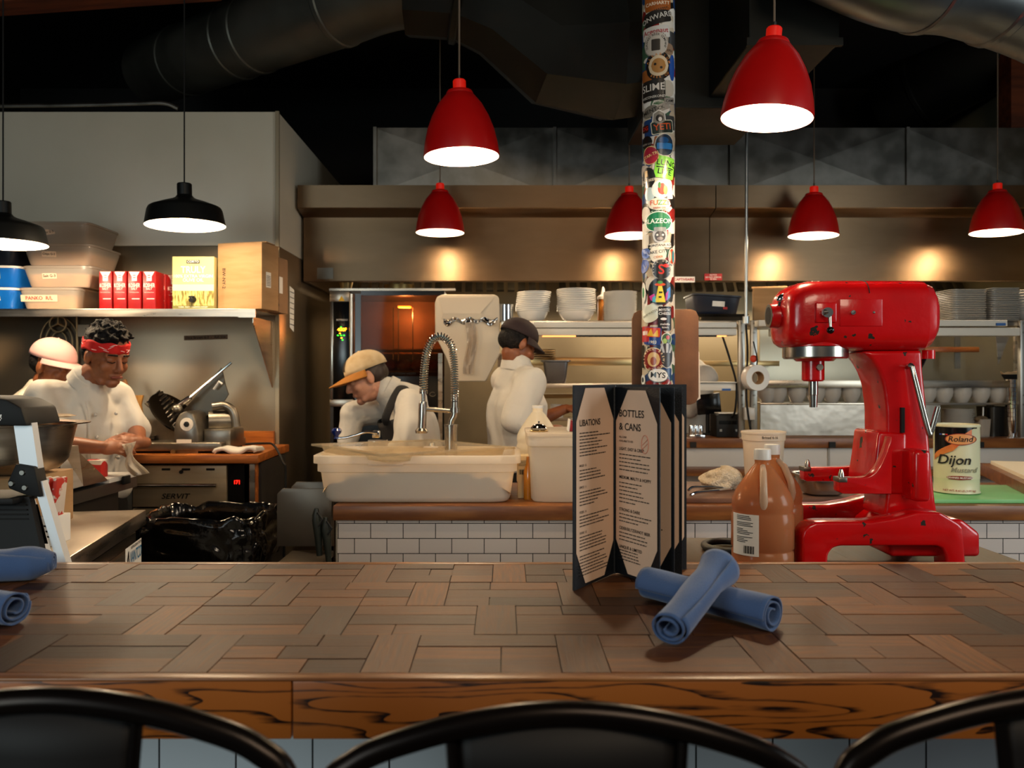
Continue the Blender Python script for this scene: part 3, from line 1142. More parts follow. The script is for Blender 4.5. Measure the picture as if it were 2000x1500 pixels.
def bin_(name, label, loc, w, d, h, m, lid, group, tags, cat='bin'):
    """tapered food bin, origin at the middle of its base; lid rim at the top"""
    t = thing(name, label, cat, loc, 0, group)
    hw, hd, k = w / 2, d / 2, 0.86
    prof = [(0.0, 0.003), (k * 0.97, 0.003), (k, 0.012), (0.97, h - 0.022), (0.97, h - 0.012)]
    MB().lathe(prof, n=48, sq=(hw, hd, 9)).put('tub', m, t, smooth=50)
    MB().lathe([(0.96, h - 0.014), (1.0, h - 0.013), (1.0, h - 0.003), (0.96, h), (0.9, h - 0.004), (0, h - 0.004)], n=48, sq=(hw, hd, 9)).put('lid', lid, t, smooth=40)
    for txt, px, pz, tw, th, ink, rot in tags:
        zc = pz
        yy = -hd * (k + (0.97 - k) * zc / h) - 0.0015
        slope = (0.97 - k) * hd / h
        f = lay((px, yy - 0.001, zc), (cos(rot), 0, sin(rot)), (-sin(rot), -slope, cos(rot)))
        tp = MB().grid(lambda u, v: f((u - .5) * tw, (v - .5) * th), 2, 2).put('tape_label', TAPE, t, smooth=0)
        f2 = lay((px, yy - 0.0025, zc), (cos(rot), 0, sin(rot)), (-sin(rot), -slope, cos(rot)))
        s = min(th * 0.75, tw * 0.85 / text_w(txt))
        MB().text(txt, s, f2).put('lettering', ink, tp, smooth=0)
    return t


XB = X(4, 4.33)
cols = [(BLUE, 'bright blue'), (BLUE, 'bright blue'), (NAVY, 'dark navy'), (NAVY, 'dark navy')]
tl = [('Chips R-11', 0.05, 0.06, .13, .035), ('Chips C-9', 0.04, 0.065, .13, .035), ('Chips 6-4', 0.02, 0.06, .15, .035), ('Chips', 0, 0.05, 0.05, 0.02)]
bl = ['bright blue food bin at the bottom of its stack, standing on the steel shelf',
      'bright blue food bin second from the bottom of its stack, under the navy one',
      'dark navy food bin with a torn tape label, resting on two bright blue bins',
      'dark navy food bin on top of its stack, mostly behind the black lamp']
for i in range(4):
    zz = SHZ + i * 0.1135
    bin_('food_bin', bl[i], (X(2 - (i > 1) * 2, 4.4) + 0.01 * (i % 2), 4.41, zz), 0.37, 0.37, 0.1135, cols[i][0], WHITEP if i < 3 else NAVY, 'coloured food bins on the shelf', [(tl[i][0], tl[i][1] - .02, tl[i][2], tl[i][3], tl[i][4], INK, radians(3 if i != 1 else -2))] if i < 3 else [])
cl = ['clear food bin of breadcrumbs marked PANKO in red, bottom of its stack',
      'clear food bin with a small tape label, resting on the breadcrumb bin',
      'clear food bin third up its stack, just below the topmost one',
      'clear food bin topmost of its stack, before the white wall']
cx_ = [131, 147, 146, 143]
cw = [0.325, 0.375, 0.375, 0.365]
CRUMB = mat('breadcrumbs', 'd8b888', 'b88c58', scale=40, rough=0.95, bump=0.6, bscale=60)
for i in range(4):
    zz = SHZ + i * 0.1135
    t = bin_('food_bin', cl[i], (X(cx_[i] - 4, 4.4), 4.41, zz), cw[i], 0.36, 0.1135, CLEAR, CLEAR, 'clear food bins on the shelf',
             [('PANKO  R/L', -0.05, 0.058, 0.19, 0.035, INKR, 0.0)] if i == 0 else [(['', 'Salt G-3', 'Chips G-3', 'Chips G-3'][i], -0.04, 0.06, 0.075, 0.028, INK, radians([0, 1, -2, 8][i]))])
    if i == 0:
        MB().lathe([(0, 0.006), (0.83, 0.006), (0.87, 0.06), (0.8, 0.075), (0, 0.082)], n=40, sq=(cw[0] / 2, 0.18, 9)).put('breadcrumbs', CRUMB, t)
    elif i < 3:
        MB().lathe([(0, 0.006), (0.83, 0.006), (0.9, 0.07), (0.6, 0.085), (0, 0.08)], n=40, sq=(cw[i] / 2, 0.18, 9)).put('contents', mat('pale_chips', 'd2ab78', 'a8793f', scale=25, rough=0.9, bump=0.8), t)

SALTR = mat('salt_carton_red', '9c0d10', '8c0a0e', scale=8, rough=0.4)


def salt(label, loc):
    w, d, h = 0.066, 0.105, 0.195
    t = thing('salt_carton', label, 'carton', loc, 0, 'red kosher salt cartons')
    MB().box((0, 0, h / 2), (w, d, h), 0.002).put('carton', SALTR, t)
    y = -d / 2 - 0.0012
    f = lay((0, y, 0), (1, 0, 0), (0, 0, 1))
    MB()._add([], []) if False else None
    m = MB()
    m._add([f(-w * .42, h * .985), f(w * .42, h * .985), f(w * .2, h * .86), f(w * .2, h * .74), f(-w * .2, h * .74), f(-w * .2, h * .86)], [(0, 1, 2, 3, 4, 5)])
    m.put('white_panel', PAPERW, t, smooth=0)
    f2 = lay((0, y - 0.0008, 0), (1, 0, 0), (0, 0, 1))
    m = MB()
    m.text('KOSHER', 0.058 / text_w('KOSHER') * 1.0, lambda x, yy: f2(x, yy * 1.9 + h * .62))
    m.text('SALT', 0.014, lambda x, yy: f2(x, yy + h * .53))
    m.text('The Professional Choice', 0.05 / text_w('The Professional Choice'), lambda x, yy: f2(x, yy + h * .44))
    m.grid(lambda u, v: f2((u - .3) * w * .6, h * (.26 + .02 * v)), 2, 2)
    m.put('lettering', INKW, t, smooth=0)
    m = MB()
    for a in range(2):
        m.grid(lambda u, v, a=a: f2((u - .5) * w * .22, h * (.82 + a * .06 + v * .022)), 2, 2)
    m.put('small_print', SALTR, t, smooth=0)
    return t


ord_ = ['nearest the clear bins', 'second from the clear bins', 'third from the clear bins', 'fourth from the clear bins, full face in view']
for i, px in enumerate((205.5, 233.5, 262, 291)):
    salt('red kosher salt carton, front row, ' + ord_[i], (X(px, 4.215), 4.27, SHZ))
salt('red kosher salt carton set back in the gap behind the front row', (X(310, 4.33), 4.39, SHZ))
salt('red kosher salt carton set back next to the olive oil box', (X(324, 4.28) + 0.004, 4.42, SHZ))

t = thing('olive_oil_box', 'pale yellow boxed olive oil with a black spigot on the steel shelf', 'box', (X(373, 4.2), 4.33, SHZ))
w, d, h = 0.216, 0.2, 0.272
MB().box((0, 0, h / 2), (w, d, h), 0.002).put('carton', mat('olive_oil_carton', 'cbbf80', rough=0.6), t)
y = -d / 2 - 0.001
f = lay((0, y, 0), (1, 0, 0), (0, 0, 1))
FIELD = mat('printed_field', '6a5c20', 'd8c878', scale=20, stretch=(5, 1, 1), lo=.42, hi=.58, rough=0.7)
MB().grid(lambda u, v: f((u - .5) * w * .99, h * (.07 + .28 * v)), 2, 2).put('printed_field', FIELD, t, smooth=0)
MB().grid(lambda u, v: f((u - .5) * w * .99, h * (.35 + .12 * v)), 2, 2).put('printed_sky', mat('printed_sky', 'e8e0b0', rough=0.7), t, smooth=0)
MB().grid(lambda u, v: f((u - .5) * w * .99, h * (.005 + .065 * v)), 2, 2).put('green_foot', mat('printed_green', '6d6a34', rough=0.7), t, smooth=0)
f2 = lay((0, y - 0.001, 0), (1, 0, 0), (0, 0, 1))
pb = MB().grid(lambda u, v: f2((u - .5) * .068, h * .9 + (v - .5) * .018), 2, 2).put('name_plate', BLACK, t, smooth=0)
f3 = lay((0, y - 0.002, 0), (1, 0, 0), (0, 0, 1))
MB().text('CORTO', 0.017, lambda x, yy: f3(x, yy + h * .9)).put('lettering', INKW, pb, smooth=0)
m = MB()
m.text('TRULY', 0.042, lambda x, yy: f2(x, yy * 1.15 + h * .745))
m.text('100% EXTRA VIRGIN', 0.2 / text_w('100% EXTRA VIRGIN'), lambda x, yy: f2(x, yy + h * .625))
m.text('OLIVE OIL', 0.024, lambda x, yy: f2(x, yy + h * .55))
m.text('FLORAL  FRUITY  CALIFORNIA HARVEST', 0.15 / text_w('FLORAL  FRUITY  CALIFORNIA HARVEST'), lambda x, yy: f2(x, yy + h * .04))
m.put('lettering', INKW, t, smooth=0)
MB().cyl((0, y, 0.05), (0, y - 0.03, 0.045), 0.017, 0.012).box((0, y - 0.022, 0.062), (0.03, 0.012, 0.01), 0.003).put('spigot', BLACK, t)

t = thing('cardboard_box', 'tall brown cardboard box, corner towards us, standing beside the olive oil box', 'box', (X(473, 4.25) + .012, 4.318, SHZ), radians(-14))
w, d, h = 0.255, 0.17, 0.345
MB().box((0, 0, h / 2), (w, d, h), 0.003).put('carton', CARD, t)
y = -d / 2 - 0.001
f = lay((-w * .36, y, h * .47), (0, 0, -1), (1, 0, 0))
m = MB().text('BW-NY-2', 0.026, f)
m.put('lettering', INK, t, smooth=0)
f = lay((w / 2 + 0.001, -d * .12, h * .45), (0, 1, 0), (0, 0, 1))
lb = MB().grid(lambda u, v: f((u - .5) * .05, (v - .5) * .08), 2, 2).put('label', PAPERW, t, smooth=0)
f = lay((w / 2 + 0.002, -d * .12, h * .45), (0, 1, 0), (0, 0, 1))
m = MB()
for i in range(7):
    m.grid(lambda u, v, i=i: f((u - .5) * .04, -.03 + i * .008 + v * .003), 2, 2)
m.put('printed_lines', INK, lb, smooth=0)
MB().box((0, 0, h + 0.004), (w * 1.02, d * .5, 0.004), rot=Matrix.Rotation(radians(-3), 3, 'X')).put('flap', CARD, t)
t = thing('cardboard_box', 'smaller cardboard wine box with a tap, behind the tall brown box', 'box', (X(528, 4.4), 4.51, SHZ), radians(-6))
MB().box((0, 0, 0.15), (0.085, 0.13, 0.3), 0.003).put('carton', mat('dull_cardboard', '8a6a4c', rough=0.85), t)
f = lay((0.044, -0.04, 0.15), (0, 1, 0), (0, 0, 1))
MB().grid(lambda u, v: f((u - .5) * .05, (v - .5) * .09), 2, 2).put('label', PAPERW, t, smooth=0)
MB().cyl((0.03, -0.065, 0.04), (0.035, -0.1, 0.036), 0.013, 0.01).put('tap', BLACK, t)
MB().cyl((0.035, -0.1, 0.036), (0.04, -0.118, 0.036), 0.012).put('tap_button', mat('red_button', 'b01818', rough=0.4), t)

# tape strip with handwriting, paper list, wire racks
t = thing('tape_label', 'strip of brown tape with handwriting stuck on the steel wall', 'label', W(402, 659, 4.593))
f = lay((0, 0, 0), (1, 0, 0.03), (0, 0, 1))
MB().grid(lambda u, v: f((u - .5) * .245, (v - .5) * .026), 2, 2).put('tape', mat('brown_tape', '5c4a34', rough=0.6), t, smooth=0)
f = lay((0, -0.001, 0), (1, 0, 0.03), (0, 0, 1))
MB().text('Dice Brown 6-3  -  Ash low', 0.225 / text_w('Dice Brown 6-3  -  Ash low'), f).put('lettering', INK, t, smooth=0)
t = thing('paper_list', 'narrow white paper list taped to the steel side of the corner wall', 'paper', (-1.262, 4.86, 1.84))
m = MB()
yl = 4.87
for i in range(1):
    m._add([(-1.2625, yl - .055, Z(560, yl)), (-1.2625, yl + .055, Z(565, yl)), (-1.2625, yl + .045, Z(648, yl)), (-1.2625, yl - .05, Z(640, yl))], [(0, 1, 2, 3)])
m.put('paper', PAPERW, t, world=True, smooth=0)
m = MB()
for i in range(7):
    zz = Z(570 + i * 10.5, yl)
    m._add([(-1.2615, yl - .05, zz), (-1.2615, yl + .045, zz - .003), (-1.2615, yl + .045, zz - .007), (-1.2615, yl - .05, zz - .004)], [(0, 1, 2, 3)])
m.put('ruled_lines', INK, t, world=True, smooth=0)
t = thing('wire_rack', 'pale wire arch rack hanging on the steel wall above the pink cap', 'rack', W(118, 640, 4.57))
WIRE = mat('pale_wire', 'b89e74', rough=0.45, metal=0.5)
for rr, hh in ((0.105, .28), (0.075, .24), (0.042, .2)):
    cxx, czz = X(115, 4.57), Z(667, 4.57)
    pts = [(cxx - rr, 4.57, czz - hh)] + [(cxx + rr * cos(radians(a)), 4.57, czz + rr * 1.3 * sin(radians(a))) for a in range(180, -1, -15)] + [(cxx + rr, 4.57, czz - hh)]
    MB().tube(pts, 0.0035, 8).put('wire_arch', WIRE, t, world=True)
c = W(113, 632, 4.555)
MB().tube([c + V((0.046 * cos(a * pi / 12), 0, 0.046 * sin(a * pi / 12))) for a in range(24)], 0.005, 8, closed=True).tube([c, c + V((-.04, 0, -.02))], .004, 6).tube([c, c + V((.04, 0, -.02))], .004, 6).tube([c, c + V((0, 0, .045))], .004, 6).put('top_ring', WIRE, t, world=True)
MB().tube([W(150, 617, 4.57), W(150, 720, 4.57)], 0.005, 8).put('upright', WIRE, t, world=True)
solo(MB().bx(X(152, 4.58), X(176, 4.58), 4.57, 4.592, Z(658, 4.58), Z(634, 4.58), 0.004), 'wall_switch', mat('beige_plate', 'b8ab94', rough=0.5), 'small beige switch plate on the steel wall beside the wire rack', 'switch')

# ------------------------------------------------------------------ slicer table with the warming drawer
TZ = 1.10
t = thing('butcher_table', 'orange butcher block table under the meat slicer', 'table', (-1.9, 4.2, 0))
BLK2 = mat('orange_butcher_block', '8a4a18', 'b0662a', scale=2, stretch=(2.5, 20, 20), rough=0.4, detail=5)
MB().prism([(-1.9, 3.95), (X(504, 3.95), 3.95), (X(537, 4.3), 4.28), (X(537, 4.3), 4.585), (-1.9, 4.585)], TZ - 0.04, TZ, axis='z', bev=0.003).put('table_top', BLK2, t, world=True)
MB().bx(-1.215, -1.275 + 0.0, 4.02, 4.3, 0.0, TZ - 0.04).put('side_panel', BLK2, t, world=True)
MB().bx(X(458, 4.57), -1.285, 4.56, 4.585, TZ, TZ + 0.075).put('back_rail', BLK2, t, world=True)
t = thing('warming_drawer', 'stainless steel warming drawer unit with red digital readout under the table', 'oven', (-1.65, 4.2, 0.0))
xa, xb, xc = X(262, 4.03), X(445, 4.03), X(496, 4.03)
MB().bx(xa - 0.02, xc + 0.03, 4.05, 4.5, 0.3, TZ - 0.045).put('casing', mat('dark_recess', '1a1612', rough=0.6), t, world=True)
for (pa, pb) in ((908, 989), (993, 1090)):
    dr = MB().bx(xa, xb, 4.01, 4.05, Z(pb, 4.03), Z(pa, 4.03), 0.004).put('drawer_front', mat('satin_drawer_steel', 'b4a284', 'c0ae92', scale=3, stretch=(1, 1, 8), rough=0.5, metal=0.75), t, world=True)
    MB().tube([(xa + 0.01, 3.985, Z(948 + (pa - 908), 3.99)), (xb - 0.04, 3.985, Z(948 + (pa - 908), 3.99))], 0.009, 12).put('handle', STEEL_S, dr, world=True)
    if pa == 908:
        f = lay((X(342, 4.0), 4.006, Z(970, 4.0)), (1, 0, 0), (0, 0, 1))
        MB().text('SERVIT', 0.036, lambda x, yy: f(x * 1.25 + yy * .3, yy)).put('lettering', STEEL_S, dr, world=True, smooth=0)
        for px in (323, 362, 410):
            MB().bx(X(px - 8, 4.0), X(px + 8, 4.0), 4.004, 4.012, Z(919, 4), Z(915, 4), .001).put('vent_slot', BLACK, dr, world=True)
        MB().cyl((X(353, 4), 4.012, Z(922, 4)), (X(353, 4), 4.0, Z(922, 4)), 0.009).put('latch_knob', BLACK, dr, world=True)
cp = MB().bx(xb + 0.006, xc - 0.02, 4.02, 4.05, 0.4, Z(906, 4.03)).put('control_panel', BLACKG, t, world=True)
f = lay((X(463, 4.02), 4.018, Z(942, 4.02)), (1, 0, 0), (0, 0, 1))
MB().text('171', 0.026, lambda x, yy: f(x * .9, yy)).put('red_readout', mat('red_led', 'ff1a10', emit=9, emitc='ff1208'), cp, world=True, smooth=0)
MB().bx(xc - 0.015, xc + 0.01, 4.01, 4.05, 0.4, Z(906, 4.03)).put('side_trim', STEEL, t, world=True)

# meat slicer
t = thing('meat_slicer', 'old cast aluminium meat slicer with tilted ribbed carriage on the table', 'slicer', (X(360, 4.2), 4.2, TZ))
ALU = mat('cast_aluminium', '8d867a', '7c7468', scale=12, rough=0.36, metal=0.95, bump=0.04, bscale=60)
ALUD = mat('dark_slicer_plate', '4a443c', '5a5348', scale=4, rough=0.32, metal=0.9)
d0 = 4.15
MB().bx(X(268, d0), X(448, d0), 4.03, 4.42, TZ + 0.01, TZ + 0.055, 0.01, 3).put('base', ALU, t, world=True)
for px in (280, 336, 440):
    for yy in (4.12, 4.38):
        MB().cyl((X(px, d0), yy, TZ), (X(px, d0), yy, TZ + 0.012), 0.012).put('foot', BLACK, t, world=True)
prof = [(357, 885), (357, 838), (361, 818), (368, 806), (380, 801), (393, 806), (399, 820), (404, 845), (404, 885)]
MB().prism([(X(a, d0), Z(b, d0)) for a, b in prof], 4.035, 4.3, bev=0.008, axis='y').put('motor_housing', ALU, t, world=True)
MB().tube([(X(382, d0), 4.035, Z(826, d0)), (X(382, d0), 4.035 - 0.004, Z(826, d0))], 0.032, 28).put('dial_plate', PAPER, t, world=True)
MB().lathe([(0, 0.012), (0.01, 0.012), (0.014, 0.0), (0, 0)], (X(382, d0), 4.031, Z(826, d0)), 20, Matrix.Rotation(radians(90), 3, 'X')).put('dial_knob', BLACK, t, world=True)
MB().tube([(X(400, d0), 4.2, Z(824, d0)), (X(440, d0), 4.24, Z(824, d0))], 0.055, 28).put('motor', ALU, t, world=True)
MB().bx(X(404, d0), X(457, d0), 4.1, 4.32, TZ + 0.02, TZ + 0.115, 0.012).put('rear_housing', ALU, t, world=True)
MB().tube(spline([(X(410, d0), 4.18, Z(795, d0)), (X(432, d0), 4.2, Z(793, d0)), (X(449, d0), 4.2, Z(805, d0)), (X(455, d0), 4.2, Z(835, d0))], 6), 0.022, 12).put('sharpener_arm', ALU, t, world=True)
MB().cyl((X(358, d0), 4.035, Z(878, d0)), (X(358, d0), 4.018, Z(878, d0)), 0.012).put('lock_knob', BRASSY_LIT, t, world=True)
# deflector / carriage: tilted ribbed tray
def quadp(pts, d):
    return [W(a, b, d) for a, b in pts]
m = MB()
o, e1, e2 = W(284, 787, 4.12), W(312, 762, 4.22) - W(284, 787, 4.12), W(352, 845, 4.10) - W(284, 787, 4.12)
nrm = e1.cross(e2).normalized()
m.grid(lambda u, v: o + e1 * u + e2 * v + nrm * .007 * sin(v * 62), 3, 120)
m.put('ribbed_carriage', mat('black_ribbed_plate', '4a4540', rough=0.3, metal=0.9), t, world=True, solid=0.006)
m = MB().tube([o + e2 * i / 8 for i in range(9)], 0.007, 8)
m.put('carriage_rim', ALU, t, world=True)
cc = W(338, 808, 4.17)
ax = (V((0.70, -0.25, 0.66))).normalized()
m = MB()
q = ax.to_track_quat('Z', 'Y').to_matrix()
m.lathe([(0, 0.0), (0.11, 0.0), (0.135, 0.006), (0.137, 0.0), (0.12, -0.01), (0, -0.012)], cc, 48, q)
m.put('blade', mat('dark_steel_blade', '5d5850', rough=0.2, metal=1.0), t, world=True)
m = MB()
pl = quadp([(366, 838), (352, 808), (432, 718), (440, 752), (446, 770), (436, 786), (392, 822)], 4.2)
m._add([p for p in pl] + [p + V((0, 0.012, 0)) for p in pl], [tuple(range(7)), tuple(range(13, 6, -1))] + [(i, i + 7, (i + 1) % 7 + 7, (i + 1) % 7) for i in range(7)])
m.put('gauge_plate', ALUD, t, world=True, smooth=0)
MB().tube([W(342, 796, 4.12), W(372, 776, 4.12)], 0.014, 14).tube([W(366, 780, 4.12), W(452, 708, 4.15)], 0.006, 10).put('pusher_rod', CHROME, t, world=True)
MB().ell(W(346, 798, 4.11), (0.026, 0.022, 0.022)).put('rod_pivot', ALU, t, world=True)
MB().tube([W(418, 760, 4.17), W(428, 745, 4.15), W(434, 750, 4.15)], 0.006, 8).put('thumb_guard', WHITEP, t, world=True)
MB().bx(X(363, d0), X(391, d0), 4.031, 4.036, Z(862, d0), Z(855, d0)).put('name_plate', PAPER, t, world=True)
# side tray plate left of housing
m = MB()
pl = [(X(a, 4.2), Z(b, 4.2)) for a, b in [(292, 872), (292, 835), (300, 822), (320, 820), (352, 845), (352, 872)]]
m.prism(pl, 4.2, 4.21)
m.put('receiving_tray', ALU, t, world=True)

t = thing('folded_towel', 'white folded towel lying beside the slicer on the table end', 'towel', W(468, 878, 4.1))
m = MB()
m.grid(lambda u, v: V((X(428 + 80 * u, 4.08), 4.0 + 0.14 * v, TZ + 0.018 + 0.012 * noise.noise(V((u * 4, v * 3, 1))) + 0.010 * sin(u * 9) * (1 - v) - (0.012 if u in (0, 1) else 0))), 24, 10)
m.put('towel', COAT, t, world=True, solid=0.018)
solo(MB().tube(spline([(X(470, 4.5), 4.5, TZ + 0.006), (X(520, 4.45), 4.4, TZ + 0.02), (X(538, 4.3), 4.27, TZ + 0.02), (X(550, 4.2), 4.22, TZ - 0.06), (X(556, 4.2), 4.22, TZ - 0.14), (X(552, 4.2), 4.22, 0.5)], 8), 0.006, 8), 'power_cable', BLACK, 'black power cable draped over the table end by the steel wall', 'cable')
# crock of utensils and a bowl behind the cook
t = thing('utensil_crock', 'steel crock standing behind the slicer carriage', 'crock', (X(262, 4.4), 4.4, TZ))
MB().lathe([(0, 0.003), (0.05, 0.003), (0.055, 0.15), (0.058, 0.152), (0.053, 0.15), (0.048, 0.01), (0, 0.01)], n=28).put('crock', STEEL, t)
ut = mat('worn_wood', '8a5a2c', '6f4520', scale=6, stretch=(8, 8, 1), rough=0.6)
solo(MB().tube([W(264, 800, 4.4), W(248, 758, 4.4)], 0.007, 8).tube([W(250, 762, 4.4), W(243, 742, 4.4)], 0.011, 10), 'wooden_spoon', ut, 'wooden spoon leaning out of the steel crock', 'spoon')
solo(MB().prism([(X(a, 4.36), Z(b, 4.36)) for a, b in [(262, 772), (280, 772), (276, 790), (280, 815), (264, 815), (267, 790)]], 4.355, 4.372, bev=0.003), 'pastry_brush', mat('straw', 'a87a3c', '8a5f2a', scale=20, stretch=(10, 10, 1), rough=0.9), 'straw brush standing upright beside the crock', 'brush')
solo(MB().tube([W(264, 795, 4.42), W(238, 770, 4.42)], 0.006, 8), 'steel_ladle', STEEL_S, 'steel utensil handle slanting out of the crock', 'ladle')
t = thing('steel_pan', 'low steel pan standing on the table behind the cook with the red headband', 'pan', (X(258, 4.15), 4.15, TZ))
MB().lathe([(0, 0.003), (0.085, 0.003), (0.1, 0.015), (0.105, 0.075), (0.112, 0.078), (0.103, 0.075), (0.095, 0.02), (0, 0.012)], n=32).put('pan', STEEL, t)

# ------------------------------------------------------------------ steel work table with the maker's sign
PT = 1.0
a_ = radians(9.9)
org = V((-1.29, 2.95, 0))
t = thing('prep_fridge', 'stainless undercounter prep fridge with an AVANTCO badge, beside the black bin', 'fridge', org, a_)
# local x runs away to the far side (left), local y runs towards us
def LT(x, y, z):
    return V((x, y, z))
MB().bx(-1.3, 0, -0.78, 0, PT - 0.053, PT, 0.003).put('worktop', STEEL, t)
MB().bx(-1.25, -0.03, -0.77, -0.02, 0.08, PT - 0.075).put('cabinet', mat('dark_fridge_steel', '4c443a', '564d42', scale=3, rough=0.4, metal=0.9), t)
for y0, y1 in ((-0.05, -0.43), (-0.45, -0.765)):
    dd = MB().bx(-0.03, -0.012, y1, y0, 0.12, PT - 0.11, 0.004).put('door', STEEL, t)
    if y0 == -0.05:
        f = lay((-0.010, -0.125, 0.852), (0, 1, 0), (0, 0, 1))
        sg = MB().grid(lambda u, v: f((u - .5) * .2, (v - .5) * .105), 2, 2).put('badge', PAPERW, dd, smooth=0)
        f = lay((-0.0085, -0.125, 0.852), (0, 1, 0), (0, 0, 1))
        MB().text('REFRIGERATION', 0.014, lambda x, yy: f(x * 1.3 + .03, yy + .043)).text('A', 0.085, lambda x, yy: f(x * .78 - .07 + yy * .15, yy + .004)).grid(lambda u, v: f(-.08 + .17 * u, -.038 + .014 * sin(u * 6) + (v - .5) * .007), 16, 2).put('black_lettering', INK, sg, smooth=0)
        MB().text('VANTCO', 0.05, lambda x, yy: f(x * .68 + .026 + yy * .15, yy * 1.15 + .008)).put('blue_lettering', mat('blue_ink', '1f6f9c', rough=0.7), sg, smooth=0)

# sandwich unit standing beyond it
t = thing('sandwich_unit', 'stainless sandwich unit with a raised steel hood and a white board edge', 'counter', V((X(268, 3.5), 3.5, 0)), radians(4))
ZT = Z(935, 3.45)
c0 = V((X(268, 3.5), 3.5, 0))
m = MB()
edge = [W(135, 965, 3.06), W(268, 930, 3.61)]
v1 = edge[1] - edge[0]
v1.z = 0
zt = 1.04
A = V((edge[0].x, edge[0].y, zt)); B = V((edge[1].x, edge[1].y, zt))
bk = V((-0.6, -0.05, 0))
def slab(A, B, bk, z0, z1, m):
    vs = [A + V((0, 0, z0 - A.z)), B + V((0, 0, z0 - B.z)), B + bk + V((0, 0, z0 - B.z)), A + bk + V((0, 0, z0 - A.z))]
    vs += [v + V((0, 0, z1 - z0)) for v in vs]
    m._add(vs, [(0, 1, 2, 3), (7, 6, 5, 4), (0, 4, 5, 1), (1, 5, 6, 2), (2, 6, 7, 3), (3, 7, 4, 0)])
    return m
slab(A, B, bk, zt - 0.045, zt, MB()).put('counter_edge', mat('bluish_steel', '6f6c68', '7b7771', scale=3, rough=0.35, metal=0.9), t, world=True, smooth=0)
i_ = (B - A).normalized()
slab(A + bk * .04 + i_ * .0, B + bk * .04 - i_ * .12, bk * .9, 0.02, zt - 0.046, MB()).put('cabinet', mat('black_unit_body', '15110e', rough=0.5), t, world=True, smooth=0)
# raised hood: side plate and slope
p = [W(118, 874, 3.09), W(153, 870, 3.12), W(163, 949, 3.14), W(118, 962, 3.06)]
m = MB()
m._add(p + [q + V((-.3, .1, 0)) for q in p], [(0, 1, 2, 3), (7, 6, 5, 4), (0, 4, 5, 1), (1, 5, 6, 2), (2, 6, 7, 3), (3, 7, 4, 0)])
m.put('hood_side', STEEL, t, world=True, smooth=0)
p = [W(155, 884, 3.13), W(211, 938, 3.36), W(163, 950, 3.15)]
m = MB()
m._add(p + [q + V((-.3, .1, 0)) for q in p], [(0, 1, 2), (5, 4, 3), (0, 3, 4, 1), (1, 4, 5, 2), (2, 5, 3, 0)])
m.put('hood_slope', STEEL, t, world=True, smooth=0)
p0, p1 = A + i_ * (B - A).length * .55, B - i_ * .01
slab(V((p0.x, p0.y, zt)), V((p1.x, p1.y, zt)), bk * .4, zt + 0.001, zt + 0.02, MB()).put('white_board', WHITEP, t, world=True, smooth=0)
hb = A + i_ * (B - A).length * .78
MB().box(hb + V((0.012, -0.006, 0.0)), (0.06, 0.012, 0.035), 0.003, rot=Matrix.Rotation(math.atan2(i_.y, i_.x), 3, 'Z')).put('hinge', BLACK, t, world=True)
solo(MB().box((X(183, 3.4), 3.42, 1.087), (0.07, 0.06, 0.09), 0.002), 'small_carton', mat('red_white_carton', 'd8ccbc', 'b01c18', scale=9, lo=.49, hi=.5, detail=0, rough=0.6), 'small red and white carton behind the steel hood in front of the cook', 'carton')

# big steel bowl on a cardboard box, cartons on the worktop
BD = 2.62
zb = Z(925, BD)
t = thing('cardboard_box', 'plain cardboard box on the steel worktop under the big steel pan', 'box', (X(16, BD), BD, PT))
MB().box((-0.05, 0, (zb - PT) / 2), (0.36, 0.3, zb - PT), 0.003).put('carton', CARD, t)
MB().box((-0.06, -0.152, (zb - PT) * .55), (0.16, 0.002, 0.09)).put('label', PAPERW, t, smooth=0)
t = thing('steel_pan', 'big deep stainless pan with a flared rim, raised on a cardboard box', 'pan', (X(24, BD), BD, zb))
hh = Z(828, BD) - zb
MB().lathe([(0, 0.003), (0.085, 0.003), (0.13, 0.015), (0.158, 0.045), (0.172, 0.11), (0.182, hh - 0.004), (0.22, hh), (0.221, hh + 0.004), (0.18, hh), (0.168, 0.11), (0.15, 0.05), (0.12, 0.022), (0, 0.012)], n=48, sq=(1, .9, 2.4)).put('pan', STEEL, t)
for i, (dx, dy, r) in enumerate(((0.06, -0.04, 0.09), (-0.03, 0.05, 0.09), (0.1, 0.03, 0.08))):
    solo(MB().lathe([(0, 0.006), (r * .8, 0.005), (r, 0.0), (r * .8, -0.003), (0, -0.003)], n=28), 'flatbread', mat('flatbread', 'a8744a', 'd8c4a4', scale=22, rough=0.9), ['flatbread showing nearest above the rim of the big pan', 'flatbread at the back of the big steel pan', 'flatbread by the handle side of the big steel pan'][i], 'bread', 'flatbreads in the pan', (X(24, BD) + dx, BD + dy, zb + hh + 0.004 + i * 0.01))
